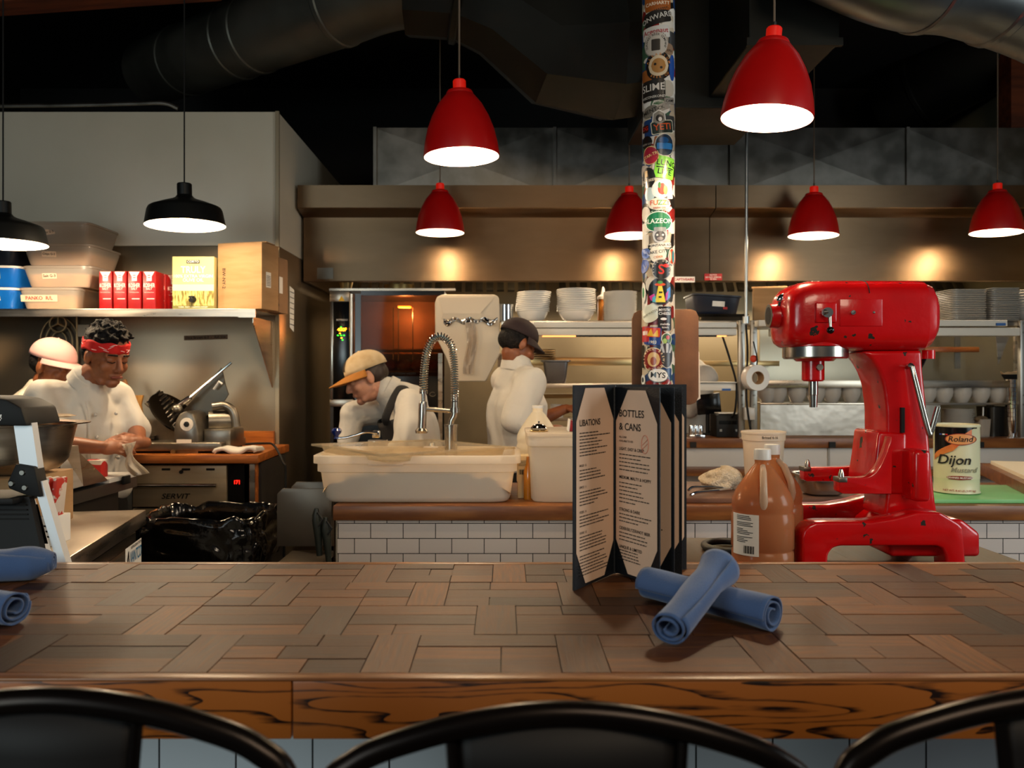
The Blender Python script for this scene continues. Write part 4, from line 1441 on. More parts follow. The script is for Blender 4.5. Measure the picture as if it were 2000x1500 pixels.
    # a heap fills the pan below them
MB().lathe([(0, 0.02), (0.12, 0.03), (0.155, 0.1), (0.165, hh - 0.02), (0.1, hh - 0.003), (0, hh)], n=36).put('contents', mat('pale_dough', 'cbb598', rough=0.9), t)
t = thing('paper_packet', 'red and white paper packets in a carton beside the step ladder', 'packet', (X(92, 2.33), 2.36, PT))
MB().box((0, 0, 0.04), (0.05, 0.1, 0.08), 0.002).put('carton', PAPERW, t)
m = MB()
f = lay((0, -0.051, 0.03), (1, 0, 0), (0, 0, 1))
for i in range(4):
    m.grid(lambda u, v, i=i: f((u - .5) * (.04 - .01 * (i % 2)), .025 - i * .015 + v * .005), 2, 2)
m.put('printed_lines', INK, t, smooth=0)
for i, xx in enumerate((-.016, 0.0, .016)):
    MB().box((xx, 0.0, 0.13), (0.014, 0.06, 0.12), 0.006, rot=Matrix.Rotation(radians(6 * (i - 1)), 3, 'Y')).put('packet', mat('red_paper_packet', 'd8cabc', 'c03020', scale=14, lo=.5, hi=.52, rough=0.6), t)

# ------------------------------------------------------------------ step ladder between the bar and the fridge
t = thing('step_ladder', 'folding step ladder with black top cap and bright aluminium rails behind the bar', 'ladder', (X(-80, 1.93), 1.97, 0))
ALUB = mat('bright_aluminium', 'e8ecf0', rough=0.5, metal=0.5)
yl = 1.93
cap = [(X(a, yl), Z(b, yl)) for a, b in [(-330, 828), (-330, 775), (-20, 774), (21, 780), (51, 796), (62, 831)]]
cp = MB().prism(cap, yl - 0.02, yl + 0.13, bev=0.006).put('top_cap', BLACK, t, world=True)
f = lay((X(10, yl), yl - 0.0215, Z(815, yl)), (1, 0, 0.1), (-0.1, 0, 1))
MB().grid(lambda u, v: f((u - .5) * .004 + .004 * v, (v - .5) * .014), 2, 2).grid(lambda u, v: f((u - .5) * .010, -.002 + (v - .5) * .003), 2, 2).put('paint_mark', WHITEP, cp, world=True, smooth=0)
def rail(pts, w, d, y):
    m = MB()
    for (a, b) in zip(pts, pts[1:]):
        m._add([(a[0], y, a[1]), (a[0] + w, y, a[1]), (b[0] + w, y, b[1]), (b[0], y, b[1]), (a[0], y + d, a[1]), (a[0] + w, y + d, a[1]), (b[0] + w, y + d, b[1]), (b[0], y + d, b[1])],
               [(0, 1, 2, 3), (7, 6, 5, 4), (0, 4, 5, 1), (1, 5, 6, 2), (2, 6, 7, 3), (3, 7, 4, 0)])
    return m
top = (X(26, yl), Z(826, yl)); mid = (X(39, yl), Z(915, yl))
dx = (mid[0] - top[0]) / (mid[1] - top[1])
bot = (top[0] + dx * (0.01 - top[1]) * 1.35, 0.01)
for off, nm in ((0, 'rail'), (-0.42, 'rail')):
    s = 1 if off == 0 else -1
    sg = 1 if s > 0 else -1
    md = (top[0] + off + (mid[0] - top[0]) * sg, mid[1])
    rail([(top[0] + off, top[1]), md], 0.043, 0.024, yl).put(nm, ALUB, t, world=True, smooth=0)
    lo0 = (md[0] + (.03 if s > 0 else 0), md[1] - .03)
    lo1 = (lo0[0] + sg * .36, 0.01)
    rail([lo0, lo1], 0.022, 0.024, yl).put('lower_rail', ALUB, t, world=True, smooth=0)
    rail([(lo0[0] - sg * .12, lo0[1]), (lo1[0] - sg * .1, 0.01)], 0.02, 0.02, yl + 0.13).put('rear_rail', ALUB, t, world=True, smooth=0)
br = [(X(a, yl), Z(b, yl)) for a, b in [(36, 905), (73, 911), (85, 970), (58, 967), (22, 953), (20, 940)]]
b_ = MB().prism(br, yl - 0.012, yl + 0.03, bev=0.004).put('hinge_bracket', BLACK, t, world=True)
for px, py in ((50, 922), (29, 943), (55, 951)):
    MB().lathe([(0, 0.004), (0.0055, 0.004), (0.007, 0.0), (0, 0)], (X(px, yl), yl - 0.0125, Z(py, yl)), 14, Matrix.Rotation(radians(90), 3, 'X')).put('bolt', STEEL_S, b_, world=True)
st = [W(-330, 968, 2.02), W(56, 968, 2.02), W(80, 1060, 1.86), W(-330, 1060, 1.86)]
xs_ = st[1].x
stp = MB().bx(-1.45, X(50, yl), yl - .05, yl + .1, 1.185, 1.2, 0.004).put('step', BLACK, t, world=True)
m = MB()
p = [W(-260, 971, 1.92), W(57, 971, 1.92), W(80, 1075, 1.9), W(-260, 1075, 1.9)]
m._add(p + [q + V((0, .02, 0)) for q in p], [(0, 1, 2, 3), (7, 6, 5, 4), (0, 4, 5, 1), (1, 5, 6, 2), (2, 6, 7, 3), (3, 7, 4, 0)])
tr = m.put('folded_tray', BLACK, t, world=True, smooth=0)
m = MB()
for i in range(9):
    yy = 985 + i * 9
    m._add([W(-200, yy, 1.912), W(50 + i * 2, yy, 1.912), W(50 + i * 2, yy + 3, 1.91), W(-200, yy + 3, 1.91)], [(0, 1, 2, 3)])
m.put('grip_rib', BLACKM, tr, world=True, smooth=0)
lm = MB()
f = lay(W(76, 1010, 2.04), (0.25, 0, -1), (1, 0, .25))
lb = rail([(X(60, 1.95), Z(985, 1.95)), (X(80, 1.95), Z(1062, 1.95))], 0.016, 0.002, 1.95).put('safety_label', BLACKG, t, world=True, smooth=0)

# ------------------------------------------------------------------ bin with bag, hand sink
t = thing('rubbish_bin', 'black rubbish bin lined with a crumpled shiny black bag', 'bin', (X(408, 3.45), 3.45, 0))
BAG = mat('black_bin_bag', '080706', rough=0.16, spec=0.6, bump=0.25, bscale=22)
MB().lathe([(0, 0.0), (0.8, 0.0), (0.97, 0.86), (0.95, 0.86), (0.8, 0.05), (0, 0.05)], n=48, sq=(0.25, 0.2, 6)).put('bin_body', BLACK, t)
def bagf(u, v):
    a = 2 * pi * u
    c, s = cos(a), sin(a)
    k = 2 / 5
    x = math.copysign(abs(c) ** k, c) * 0.255
    y = math.copysign(abs(s) ** k, s) * 0.205
    # v: 0 deep inside, .5 on the rim, 1 outer cuff foot
    if v < .45:
        z = 0.5 + (v / .45) * 0.395; sc = 0.9
    elif v < .55:
        z = 0.905 + 0.012 * sin((v - .45) * 10 * pi); sc = 0.93 + (v - .45) * .9
    else:
        z = 0.9 - (v - .55) / .45 * (0.17 + .03 * noise.noise(V((c * 2, s * 2, 3)))); sc = 1.03 + 0.03 * sin((v - .55) * 6)
    n1 = noise.noise(V((x * 20, y * 20, z * 26)))
    n2 = noise.noise(V((a * 12, z * 9, 7)))
    g = 1 + 0.05 * n1 + 0.04 * n2 * (1 if v > .5 else .5)
    return V((x * sc * g, y * sc * g, z + 0.024 * noise.noise(V((a * 3, v * 2, 1))) + 0.014 * n1))
MB().grid(bagf, 120, 34, cu=True).put('bin_bag', BAG, t, smooth=60)
t = thing('hand_sink', 'small steel hand sink with rounded splash guards at the island end', 'sink', (X(600, 3.25), 3.3, 0.6))
SG = mat('grey_sink_steel', '6a6258', '726a60', scale=3, rough=0.38, metal=0.85)
def guard(px0, px1, py0, py1, d, nm):
    x0, x1, z0, z1 = X(px0, d), X(px1, d), Z(py1, d), Z(py0, d)
    MB().prism([(x0, z0), (x1, z0), (x1, z1 - .02), (x1 - .02, z1), (x0 + .022, z1), (x0, z1 - .022)], d, d + 0.006, bev=0.002).put(nm, SG, t, world=True)
guard(541, 648, 954, 1067, 3.18, 'front_guard')
guard(569, 652, 941, 1067, 3.46, 'rear_guard')
MB().bx(X(550, 3.3), X(636, 3.3), 3.19, 3.46, 0.72, 0.745, 0.004).put('basin_rim', SG, t, world=True)
MB().lathe([(1, 0.0), (0.97, -0.01), (0.85, -0.13), (0.6, -0.15), (0, -0.15)], (X(593, 3.3), 3.325, 0.74), 36, sq=(.08, .12, 5)).put('basin', SG, t, world=True)
MB().bx(X(570, 3.3), X(620, 3.3), 3.27, 3.38, 0, 0.6).put('pedestal', SG, t, world=True)
t = thing('spray_bottle', 'dark green spray bottles hung by their triggers at the tiled island end', 'bottle', (X(622, 3.1), 3.12, Z(1100, 3.1)))
DG = mat('dark_green_plastic', '1a1f18', rough=0.4)
for i, (px, ptop, pbot) in enumerate(((618, 993, 1085), (636, 1010, 1097))):
    MB().tube([W(px, ptop, 3.1), W(px - 1, ptop + 12, 3.1), W(px, ptop + 25, 3.1), W(px + 3, (ptop + pbot) / 2, 3.1), W(px + 6, pbot, 3.1)], radii=[.008, .014, .017, .016, .011], n=14).put('bottle', DG, t, world=True)
    MB().tube([W(px + 2, ptop + 8, 3.08), W(px + 12, ptop + 22, 3.07), W(px + 4, ptop + 35, 3.07)], 0.004, 8).put('trigger', BLACK, t, world=True)


# ------------------------------------------------------------------ cooking line: oven, hopper, pass shelves
t = thing('combi_oven', 'tall combi oven with a brown glass door, lit inside, under the hood', 'oven', (X(752, 5.15), 5.4, 0))
D = 5.15
ox0, ox1, oz0, oz1 = X(645, D), X(868, D), 0.0, Z(568, D)
m = MB()
m.bx(ox0, ox0 + 0.02, D, 5.85, oz0, oz1).bx(ox1 - 0.02, ox1, D, 5.85, oz0, oz1).bx(ox0, ox1, 5.83, 5.85, oz0, oz1).bx(ox0, ox1, D, 5.85, oz1 - 0.02, oz1).bx(ox0, ox1, D, 5.85, oz0, 0.98)
m.put('casing', mat('oven_steel', '4a4038', rough=0.4, metal=0.8), t, world=True, smooth=0)
MB().bx(ox0 + 0.02, ox1 - 0.02, 5.70, 5.83, 0.98, oz1 - 0.02).put('rear_lining', mat('oven_lining', '6a4428', '84583a', scale=3, rough=0.5, metal=0.4), t, world=True, smooth=0)
MB().bx(X(652, D), X(692, D), D - 0.03, D, Z(782, D), Z(590, D), 0.003).put('control_panel', BLACKG, t, world=True)
MB().bx(X(646, D), X(684, D), D - 0.034, D - 0.0, Z(590, D), Z(569, D), 0.002).put('panel_head', STEEL, t, world=True)
MB().bx(X(648, D), X(653, D), D - 0.034, D, Z(782, D), Z(590, D), 0.002).put('panel_edge', STEEL_S, t, world=True)
MB().bx(X(646, D), X(692, D), D - 0.034, D, Z(794, D), Z(780, D), 0.002).put('panel_foot', STEEL, t, world=True)
m = MB()
f = lay(W(667, 583, D - .036), (1, 0, 0), (0, 0, 1))
m._add([f(-.02, -.016), f(.02, -.016), f(0, .018)], [(0, 1, 2)])
m.put('warning_triangle', mat('yellow_sign', 'd8a820', rough=0.5), t, world=True, smooth=0)
LEDA = mat('amber_led', 'ffa020', emit=7, emitc='ff9418')
LEDG = mat('green_led', '40e030', emit=4, emitc='30e028')
f = lay(W(668, 644, D - 0.032), (1, 0, 0), (0, 0, 1))
MB().text('400F', 0.03, f).put('amber_readout', LEDA, t, world=True, smooth=0)
for px, py, mm in ((666, 639, LEDG), (660, 655, LEDG), (666, 655, LEDG), (672, 655, LEDG), (669, 664, LEDG), (667, 660, LEDA), (664, 651, LEDA)):
    MB().ell(W(px, py, D - .032), (.006, .003, .004), u=8, v=6).put('indicator', mm, t, world=True)
f = lay(W(668, 625, D - .032), (1, 0, 0), (0, 0, 1))
MB().text('ROTISSERIE', 0.014, f).put('lettering', INKW, t, world=True, smooth=0)
MB().tube([W(686, 574, D - .05), W(686, 760, D - .05)], 0.013, 14).put('door_handle', STEEL_S, t, world=True)
GLASS = translucent_mat('brown_oven_glass', '2a1a10', 'd0b090', 0.05, 0.05, 0.82)
dr = MB().bx(X(694, D), X(706, D), D - .02, D, 1.0, oz1 - .02).bx(X(706, D), ox1 - 0.0, D - .02, D, Z(868, D), Z(735, D)).bx(X(706, D), ox1, D - .02, D, oz1 - .03, oz1 - .0).put('door_frame', BLACKG, t, world=True, smooth=0)
MB().bx(X(706, D), ox1 - .002, D - .012, D - .006, Z(735, D), oz1 - .03).put('door_glass', GLASS, dr, world=True, smooth=0)
f = lay(W(785, 730, D - .022), (1, 0, 0), (0, 0, 1))
MB().text('CAUTION HOT!', 0.02, lambda x, y: f(x * 1.2, y)).put('lettering', INK, dr, world=True, smooth=0)
f = lay(W(845, 770, D - .022), (1, 0, 0), (0, 0, 1))
MB().tube([f(.018 * cos(a / 8 * pi), .013 * sin(a / 8 * pi)) for a in range(2, 17)], .0015, 6).put('emblem', STEEL_S, dr, world=True)
MB().bx(ox0, X(890, D), D - .03, D + .0, oz1 - 0.002, oz1 + 0.012).put('top_rail', STEEL, t, world=True)
ROAST = mat('roast_brown', 'c86a28', '8a4014', scale=18, rough=0.4)
for k, py in enumerate((686, 727)):
    MB().bx(X(712, 5.4), ox1 - .03, 5.2, 5.68, Z(py, 5.4), Z(py, 5.4) + 0.008).put('oven_tray', STEEL_D, t, world=True)
    if k:
        for i in range(5):
            MB().ell((X(735 + i * 28, 5.4), 5.35, Z(py, 5.4) + .045), (.05, .09, .04)).put('roast', ROAST, t, world=True)
for px in (768, 778, 806):
    MB().tube([W(px, 600, 5.5), W(px, 725, 5.5)], .004, 6).put('rack_wire', STEEL_S, t, world=True)
MB().bx(X(778, 5.4), X(802, 5.4), 5.38, 5.44, Z(601, 5.4), Z(598, 5.4)).put('oven_lamp', mat('oven_lamp_glow', 'ffb060', emit=30, emitc='ff8a30'), t, world=True)
ld = bpy.data.lights.new('oven_light', 'POINT'); ld.energy = 14; ld.color = (1, .72, .45); ld.shadow_soft_size = .03
lo = bpy.data.objects.new('oven_light', ld); lo.location = W(790, 612, 5.4); COL.objects.link(lo); lo.parent = t; lo.matrix_parent_inverse = PM(t).inverted()
solo(MB().lathe([(0, 0), (0.1, 0), (0.1, 0.05), (0, 0.05)], n=30), 'oven_flue', mat('warm_flue_metal', 'a8905c', rough=0.4, metal=0.9), 'round flue collar on top of the combi oven', 'flue', loc=(X(780, 5.4), 5.4, oz1 + 0.012))
solo(MB().lathe([(0, 0), (0.03, 0), (0.045, 0.06), (0, 0.06)], n=24), 'oven_flue', mat('warm_flue_metal2', 'b89c66', rough=0.4, metal=0.9), 'small vent cup at the oven corner under the hood', 'flue', loc=(X(676, 5.3), 5.3, oz1 + 0.012))

t = thing('plastic_hopper', 'tall cream plastic hopper with a torn foil liner beside the combi oven', 'hopper', (X(912, 4.75), 4.8, 1.0))
D = 4.7
HOP = mat('cream_plastic', 'd4c4ac', rough=0.5)
m = MB()
o = [(849, 592), (853, 580), (863, 575), (966, 575), (974, 580), (976, 600), (976, 690), (948, 745), (888, 745), (872, 700), (850, 655)]
m.prism([(X(a, D), Z(b, D)) for a, b in o], D, D + 0.2, bev=0.008)
m.put('body', HOP, t, world=True)
m = MB()
m._add([W(856, 582, D - .003), W(966, 580, D - .003), W(938, 612, D - .012), W(866, 612, D - .012), W(970, 624, D - .006), W(862, 624, D - .006)], [(0, 1, 2, 3), (3, 2, 4, 5)])
m.put('front_chute', HOP, t, world=True, smooth=0)
FOIL = mat('crumpled_foil', 'b8b4b0', rough=0.15, metal=1.0, bump=0.6, bscale=30)
MB().grid(lambda u, v: W(866 + 106 * u, 622 + 9 * v * (1 + .4 * sin(u * 17)) + 3 * sin(u * 23), D - .015 - .012 * noise.noise(V((u * 12, v * 3, 2)))), 50, 6).put('foil_edge', FOIL, t, world=True)
MB().grid(lambda u, v: W(908 + 20 * u + (4 * sin(v * 5)), 630 + 100 * v, D - .02 - .015 * noise.noise(V((u * 4, v * 6, 5)))), 8, 24).put('liner_tail', translucent_mat('thin_liner', 'c8bcae', 'd8ccbc', .3, .15, .4), t, world=True)
for px in (860, 976):
    MB().bx(X(px - 4, 4.93), X(px + 4, 4.93), 4.92, 4.94, 0.6, Z(690, 4.93)).put('leg', STEEL, t, world=True)

# pass shelves
D = 4.6
PSH = Z(626, D)
t = thing('pass_shelf', 'upper steel pass shelf carrying the white bowls and square plates', 'shelf', (1.5, 4.75, PSH - .03))
px0, px1 = X(979, D), 3.2
MB().bx(px0, px1, D, 5.0, PSH - 0.03, PSH, 0.002).put('shelf_board', STEEL, t, world=True)
for px in (1447, 1471, 1995):
    MB().bx(X(px - 6, D), X(px + 6, D), D - 0.02, D + 0.01, 1.14, PSH - 0.0, .001).put('upright', mat('zinc_strut', 'a8a49c', rough=0.35, metal=0.9), t, world=True)
    m = MB()
    for py in (632, 650, 772, 790):
        m.cyl((X(px, D), D - .0205, Z(py, D)), (X(px, D), D - .024, Z(py, D)), .006, n=10)
    m.put('bolt_heads', STEEL_D, t, world=True)
HEAT = mat('white_enamel_strip', 'd6cfc2', rough=0.4)
t = thing('heat_strip', 'long white enamel heat strip fixed under the pass shelf behind the pole', 'heater', (X(1240, 4.5), 4.52, PSH - .09))
z = lambda py: Z(py, 4.5)
MB().bx(X(1042, 4.5), X(1439, 4.5), 4.5, 4.585, z(640), z(629), 0.003).put('upper_rail', HEAT, t, world=True)
MB().bx(X(1042, 4.5), X(1439, 4.5), 4.495, 4.585, z(655), z(641.5), 0.005).put('housing', HEAT, t, world=True)
MB().bx(X(1060, 4.5), X(1420, 4.5), 4.51, 4.57, z(657), z(655)).put('element', mat('heat_element', 'ffb070', emit=2.5, emitc='ff9a50'), t, world=True)
MB().bx(X(1125, 4.5), X(1400, 4.5), 4.5, 4.51, z(658), z(655)).put('switch_rail', BLACK, t, world=True)
t = thing('heat_strip', 'white enamel heat strip under the shelf of square plates behind the mixer', 'heater', (X(1700, 4.5), 4.52, PSH - .09))
MB().bx(X(1482, 4.5), X(1968, 4.5), 4.5, 4.585, z(637), z(625), 0.003).put('upper_rail', HEAT, t, world=True)
MB().bx(X(1510, 4.5), X(1992, 4.5), 4.495, 4.585, z(656), z(640), 0.005).put('housing', HEAT, t, world=True)
MB().bx(X(1947, 4.49), X(1965, 4.49), 4.492, 4.5, z(636), z(631)).put('blue_tag', mat('blue_tag', '2a5a9a', rough=0.5), t, world=True)

def shelf(label, px0, px1, pyt, pyb, d, depth, m=STEEL, nm='steel_shelf', lip=True):
    t = thing(nm, label, 'shelf', (X((px0 + px1) / 2, d), d, Z(pyt, d)))
    MB().bx(X(px0, d), X(px1, d), d, d + depth, Z(pyt, d) - 0.006, Z(pyt, d)).put('shelf_board', STEEL, t, world=True)
    MB().bx(X(px0, d), X(px1, d), d - .004, d, Z(pyb, d), Z(pyt, d), .001).put('front_lip', m, t, world=True)
    for px in (px0 + 6, px1 - 6):
        MB().bx(X(px - 4, d), X(px + 4, d), d + depth * .7, d + depth * .75, Z(pyt, d) - .2, Z(pyt, d) - .006).put('bracket', STEEL_D, t, world=True)
    return t


shelf('steel shelf with warm light tinted into its lip, low behind the grey sixth-size pan', 1000, 1262, 698, 714, 5.05, 0.3, BRASSY_LIT)
shelf('steel shelf under the grey sixth-size pan, behind the menu', 988, 1262, 749, 758, 4.62, 0.28)
shelf('narrow shelf with warm light tinted into its lip, behind the hanging tape roll', 1362, 1522, 705, 715, 5.3, 0.2, BRASSY_LIT)
shelf('steel shelf above the row of cups', 1484, 1972, 743, 757, 4.7, 0.25)
shelf('steel ledge carrying the row of cups behind the mixer', 1484, 1972, 787, 791, 4.68, 0.2)
shelf('low shelf with warm light tinted into its lip, behind the paper cups', 992, 1262, 770, 778, 5.05, .25, BRASSY_LIT)
shelf('dim shelf holding the paper cups beside the menu', 988, 1262, 816, 822, 4.8, .2)
t = thing('heat_strip', 'short steel rail with a blue tag below the pass, beside the clipboard', 'heater', W(1400, 757, 4.55))
MB().bx(X(1366, 4.55), X(1437, 4.55), 4.55, 4.62, Z(763, 4.55), Z(748, 4.55), .003).put('housing', HEAT, t, world=True)
MB().bx(X(1410, 4.55), X(1427, 4.55), 4.545, 4.55, Z(763, 4.55), Z(759, 4.55)).put('blue_tag', MATS['blue_tag'], t, world=True)
MB().bx(X(1362, 4.55), X(1440, 4.55), 4.53, 4.8, Z(748, 4.55), Z(746, 4.55)).put('tray_top', STEEL, t, world=True)
for px in (1380, 1392):
    pass
t = thing('pass_counter', 'long wood edged pass counter with a white front behind the island', 'counter', (1.5, 4.8, 0))
MB().bx(X(990, D), 3.2, D, 5.02, Z(875, D), Z(856, D), 0.003).put('wood_top', BUTCH, t, world=True)
MB().bx(X(990, D), 3.2, D + .03, 5.0, 0.5, Z(876, D)).put('white_front', mat('white_front_panel', 'cfcac2', rough=0.45), t, world=True, smooth=0)
MB().bx(X(990, D), 3.2, D - .12, D + .028, Z(929, D - .1), Z(916, D - .1), .003).put('lower_wood_shelf', BUTCH, t, world=True)
MB().bx(X(1620, D), X(1624, D), D + .022, D + .03, .95, Z(876, D)).put('panel_joint', mat('panel_joint', '9a958c', rough=.5), t, world=True)
MB().bx(X(1484, 4.69), X(1697, 4.69), 4.68, 4.69, Z(850, 4.69), Z(788, 4.69)).put('splash_panel', mat('dented_steel', '8f867a', 'a89e92', scale=4, rough=0.3, metal=1, bump=0.5, bscale=5), t, world=True)
MB().bx(X(1699, 4.69), X(1835, 4.69), 4.68, 4.69, Z(850, 4.69), Z(788, 4.69)).put('splash_panel', MATS['dented_steel'], t, world=True)
for px in (1354, 1626, 1916):
    MB().bx(X(px - 6, D - .01), X(px + 6, D - .01), D - .012, D, Z(874, D), Z(863, D)).put('iron_bracket', BLACK, t, world=True)

# bowls, plates, pans on the pass shelf
BOWL = [(0, 0.004), (0.03, 0.0), (0.045, 0.002), (0.072, 0.02), (0.088, 0.05), (0.0905, 0.0628), (0.0985, 0.064), (0.0995, 0.067), (0.0985, 0.070), (0.09, 0.0695), (0.085, 0.05), (0.067, 0.023), (0.04, 0.007), (0, 0.007)]
PLATE = [(0, 0.003), (0.055, 0.0), (0.06, 0.0), (0.072, 0.006), (0.094, 0.015), (0.096, 0.018), (0.092, 0.017), (0.07, 0.009), (0, 0.006)]


def stack(nm, label, cat, prof, n, step, loc, k, m, group, lean=0.0, sq=None, seg=40, part='bowl'):
    first = None
    me = None
    for i in range(n):
        q = [(r * k, z) for r, z in prof]
        if me is None:
            o = MB().lathe(q, n=seg, sq=sq).put(nm, m)
            me = o
        else:
            o = me.copy()
            COL.objects.link(o)
        o.location = (loc[0] + random.uniform(-.0015, .0015) + lean * i * i, loc[1] + random.uniform(-.001, .001), loc[2] + i * step)
        o.rotation_euler = (random.uniform(-.006, .006), lean * i * 14, 0 if sq else random.uniform(0, 6))
        w = 'bottom one' if i == 0 else 'top one' if i == n - 1 else ('number %d up' % (i + 1))
        tag(o, '%s, %s' % (label, w), cat, group)


yb = 4.78
stack('white_bowl', 'white bowl in the leaning stack beside the steel pot', 'bowl', BOWL, 11, 0.0108, (X(1040, yb), yb, PSH), 1.0, WHITEC, 'leaning stack of white bowls', lean=.00012)
stack('white_bowl', 'white bowl in the middle stack before the squeeze bottle', 'bowl', BOWL, 13, 0.0102, (X(1126, yb), yb, PSH), 1.15, WHITEC, 'middle stack of white bowls', lean=-.00002)
stack('white_plate', 'round white plate in the stack beside the stickered pole', 'plate', PLATE, 20, 0.0084, (X(1211, yb), yb, PSH), 1.02, WHITEC, 'round plates by the pole', seg=36)
stack('white_plate', 'round white plate in the short stack behind the navy tub', 'plate', PLATE, 9, 0.0084, (X(1329, 4.9), 4.9, PSH), .62, WHITEC, 'short stack of plates', seg=24)
SQP = [(0, 0.002), (0.9, 0.0), (1.0, 0.006), (1.0, 0.0085), (0.9, 0.004), (0, 0.004)]
stack('square_plate', 'grey square plate in the wide stack next to the mixer', 'plate', SQP, 18, 0.0102, (X(1876, 4.75), 4.75, PSH), 1, mat('grey_china', 'a8a49c', rough=.2, coat=.2), 'wide stack of square plates', sq=(.105, .1, 8), seg=32)
stack('square_plate', 'grey square plate in the narrow stack by the round bowls', 'plate', SQP, 18, 0.0106, (X(1945, 4.75), 4.75, PSH), 1, MATS['grey_china'], 'narrow stack of square plates', sq=(.088, .1, 8), seg=32)
stack('white_bowl', 'grey white bowl in the stack cut by the frame edge', 'bowl', BOWL, 8, 0.016, (X(2008, 4.75), 4.75, PSH), 1.05, MATS['grey_china'], 'bowls cut by the frame edge')
t = thing('steel_pot', 'small polished steel pot at the end of the pass shelf', 'pot', (X(988, 4.75), 4.75, PSH))
MB().lathe([(0, 0), (0.038, 0), (0.042, .004), (.043, .1), (.046, .103), (.041, .1), (.04, .006), (0, .006)], n=32).put('pot', CHROME, t)
t = thing('squeeze_bottle', 'amber squeeze bottle with a white cap between the white stacks', 'bottle', (X(1178, 4.92), 4.92, PSH))
MB().lathe([(0, 0), (.031, 0), (.034, .004), (.034, .13), (.03, .15), (0, .15)], n=24).put('bottle', mat('amber_sauce', 'c88030', rough=.3, sss=.2), t)
MB().lathe([(.036, .148), (.036, .165), (.015, .178), (.008, .215), (.003, .225), (0, .225)], n=20).put('cap', WHITEP, t)
t = thing('sheet_pan', 'pair of aluminium sheet pans under the navy tub', 'pan', (X(1400, 4.8), 4.8, PSH))
for i in range(2):
    MB().lathe([(0, .002), (.9, .002), (1, .022), (1.03, .024), (.98, .02), (.88, .006), (0, .006)], (0, 0, i * .016), 40, sq=(.15, .16, 8)).put('pan', STEEL_D, t)
t = thing('navy_tub', 'dark navy plastic tub with a torn label, tilted on the sheet pans', 'tub', (X(1391, 4.75), 4.78, PSH + .038))
m = MB().lathe([(0, .0), (.82, 0), (.87, .01), (.97, .1), (1.03, .104), (1.03, .112), (.95, .112), (.85, .02), (0, .015)], n=48, sq=(.14, .14, 8)).put('tub', mat('dark_navy', '141a2a', rough=.4), t)
m.rotation_euler = (0, radians(3.5), 0)
f = lay((.01, -.133, .06), (1, 0, -.06), (.06, -.1, 1))
MB().grid(lambda u, v: f((u - .5) * .07, (v - .5) * .03), 2, 2).put('label', PAPERW, t, smooth=0)
MB().grid(lambda u, v: f(.04 + (u - .5) * .024, -.022 + (v - .5) * .014), 2, 2).put('red_sticker', SIGNR, t, smooth=0)
t = thing('cardboard_box', 'brown carton with faint print on the pass shelf beside the mixer hub', 'box', (X(1505, 4.78), 4.8, PSH), radians(-16))
MB().box((0, 0, .1), (.19, .2, .2), .01, 3).put('carton', CARD, t)
f = lay((.03, -.101, .1), (1, 0, 0), (0, 0, 1))
MB().text('FRAGILE', .012, f).lathe([(0, 0), (.009, 0)], (.035, -.101, .125), 14, Matrix.Rotation(radians(90), 3, 'X')).put('faint_print', mat('faint_print', '6a4a2a', rough=.9), t, smooth=0)
m = MB()
m.box((0, .0, .207), (.2, .09, .004), rot=Matrix.Rotation(radians(12), 3, 'X'))
m.put('flap', CARD, t)

# lower things
t = thing('steel_insert', 'grey steel sixth-size pan on the shelf behind the cook in white', 'pan', (X(1085, 4.7), 4.7, Z(749, 4.7) + .002))
MB().lathe([(0, .0), (.7, 0), (.78, .012), (.93, .12), (1.12, .124), (1.12, .13), (.9, .127), (.75, .02), (0, .01)], n=40, sq=(.075, .07, 7)).put('pan', mat('pewter_steel', '77787a', rough=.35, metal=.9), t)
stack('pan_lid', 'brassy pan lid in the pile behind the cook in white', 'lid', [(0, .004), (.9, .004), (1, 0), (1.02, .002), (.9, .007), (0, .007)], 4, .0125, (X(1062, 4.95), 4.95, Z(698, 5.05) + .0), .075, BRASSY_LIT, 'pile of pan lids', seg=28)
stack('paper_cup', 'paper cup in the stack beside the menu', 'cup', [(0, 0), (.03, 0), (.04, .05), (.042, .052), (.04, .054), (.037, .05), (.028, .004), (0, .004)], 4, .008, (X(1089, 4.9), 4.9, Z(816, 4.9) + .002), 1.05, WHITEP, 'stack of paper cups', seg=24)
CUP = [(0, .002), (.028, 0), (.034, .004), (.05, .04), (.054, .06), (.0545, .072), (.052, .072), (.05, .05), (.03, .008), (0, .007)]
CUPM = mat('grey_cup_china', 'b4aca2', rough=.25, coat=.2)
cupx = [1497, 1518, 1556, 1593, 1624, 1662, 1697, 1735, 1773, 1810, 1842, 1878, 1914, 1948]
zc = Z(787, 4.77) + .001
proto = None
for i, px in enumerate(cupx):
    for k in range(2):
        if proto is None:
            o = proto = MB().lathe(CUP, n=32).put('cup', CUPM)
        else:
            o = proto.copy(); COL.objects.link(o)
        o.location = (X(px, 4.77), 4.77 + .0, zc + k * .02)
        o.scale = (1, 1, 1)
        tag(o, 'grey china cup, %s of pair %d from the tape roll' % ('upper' if k else 'lower', i + 1), 'cup', 'grey cups on the ledge')

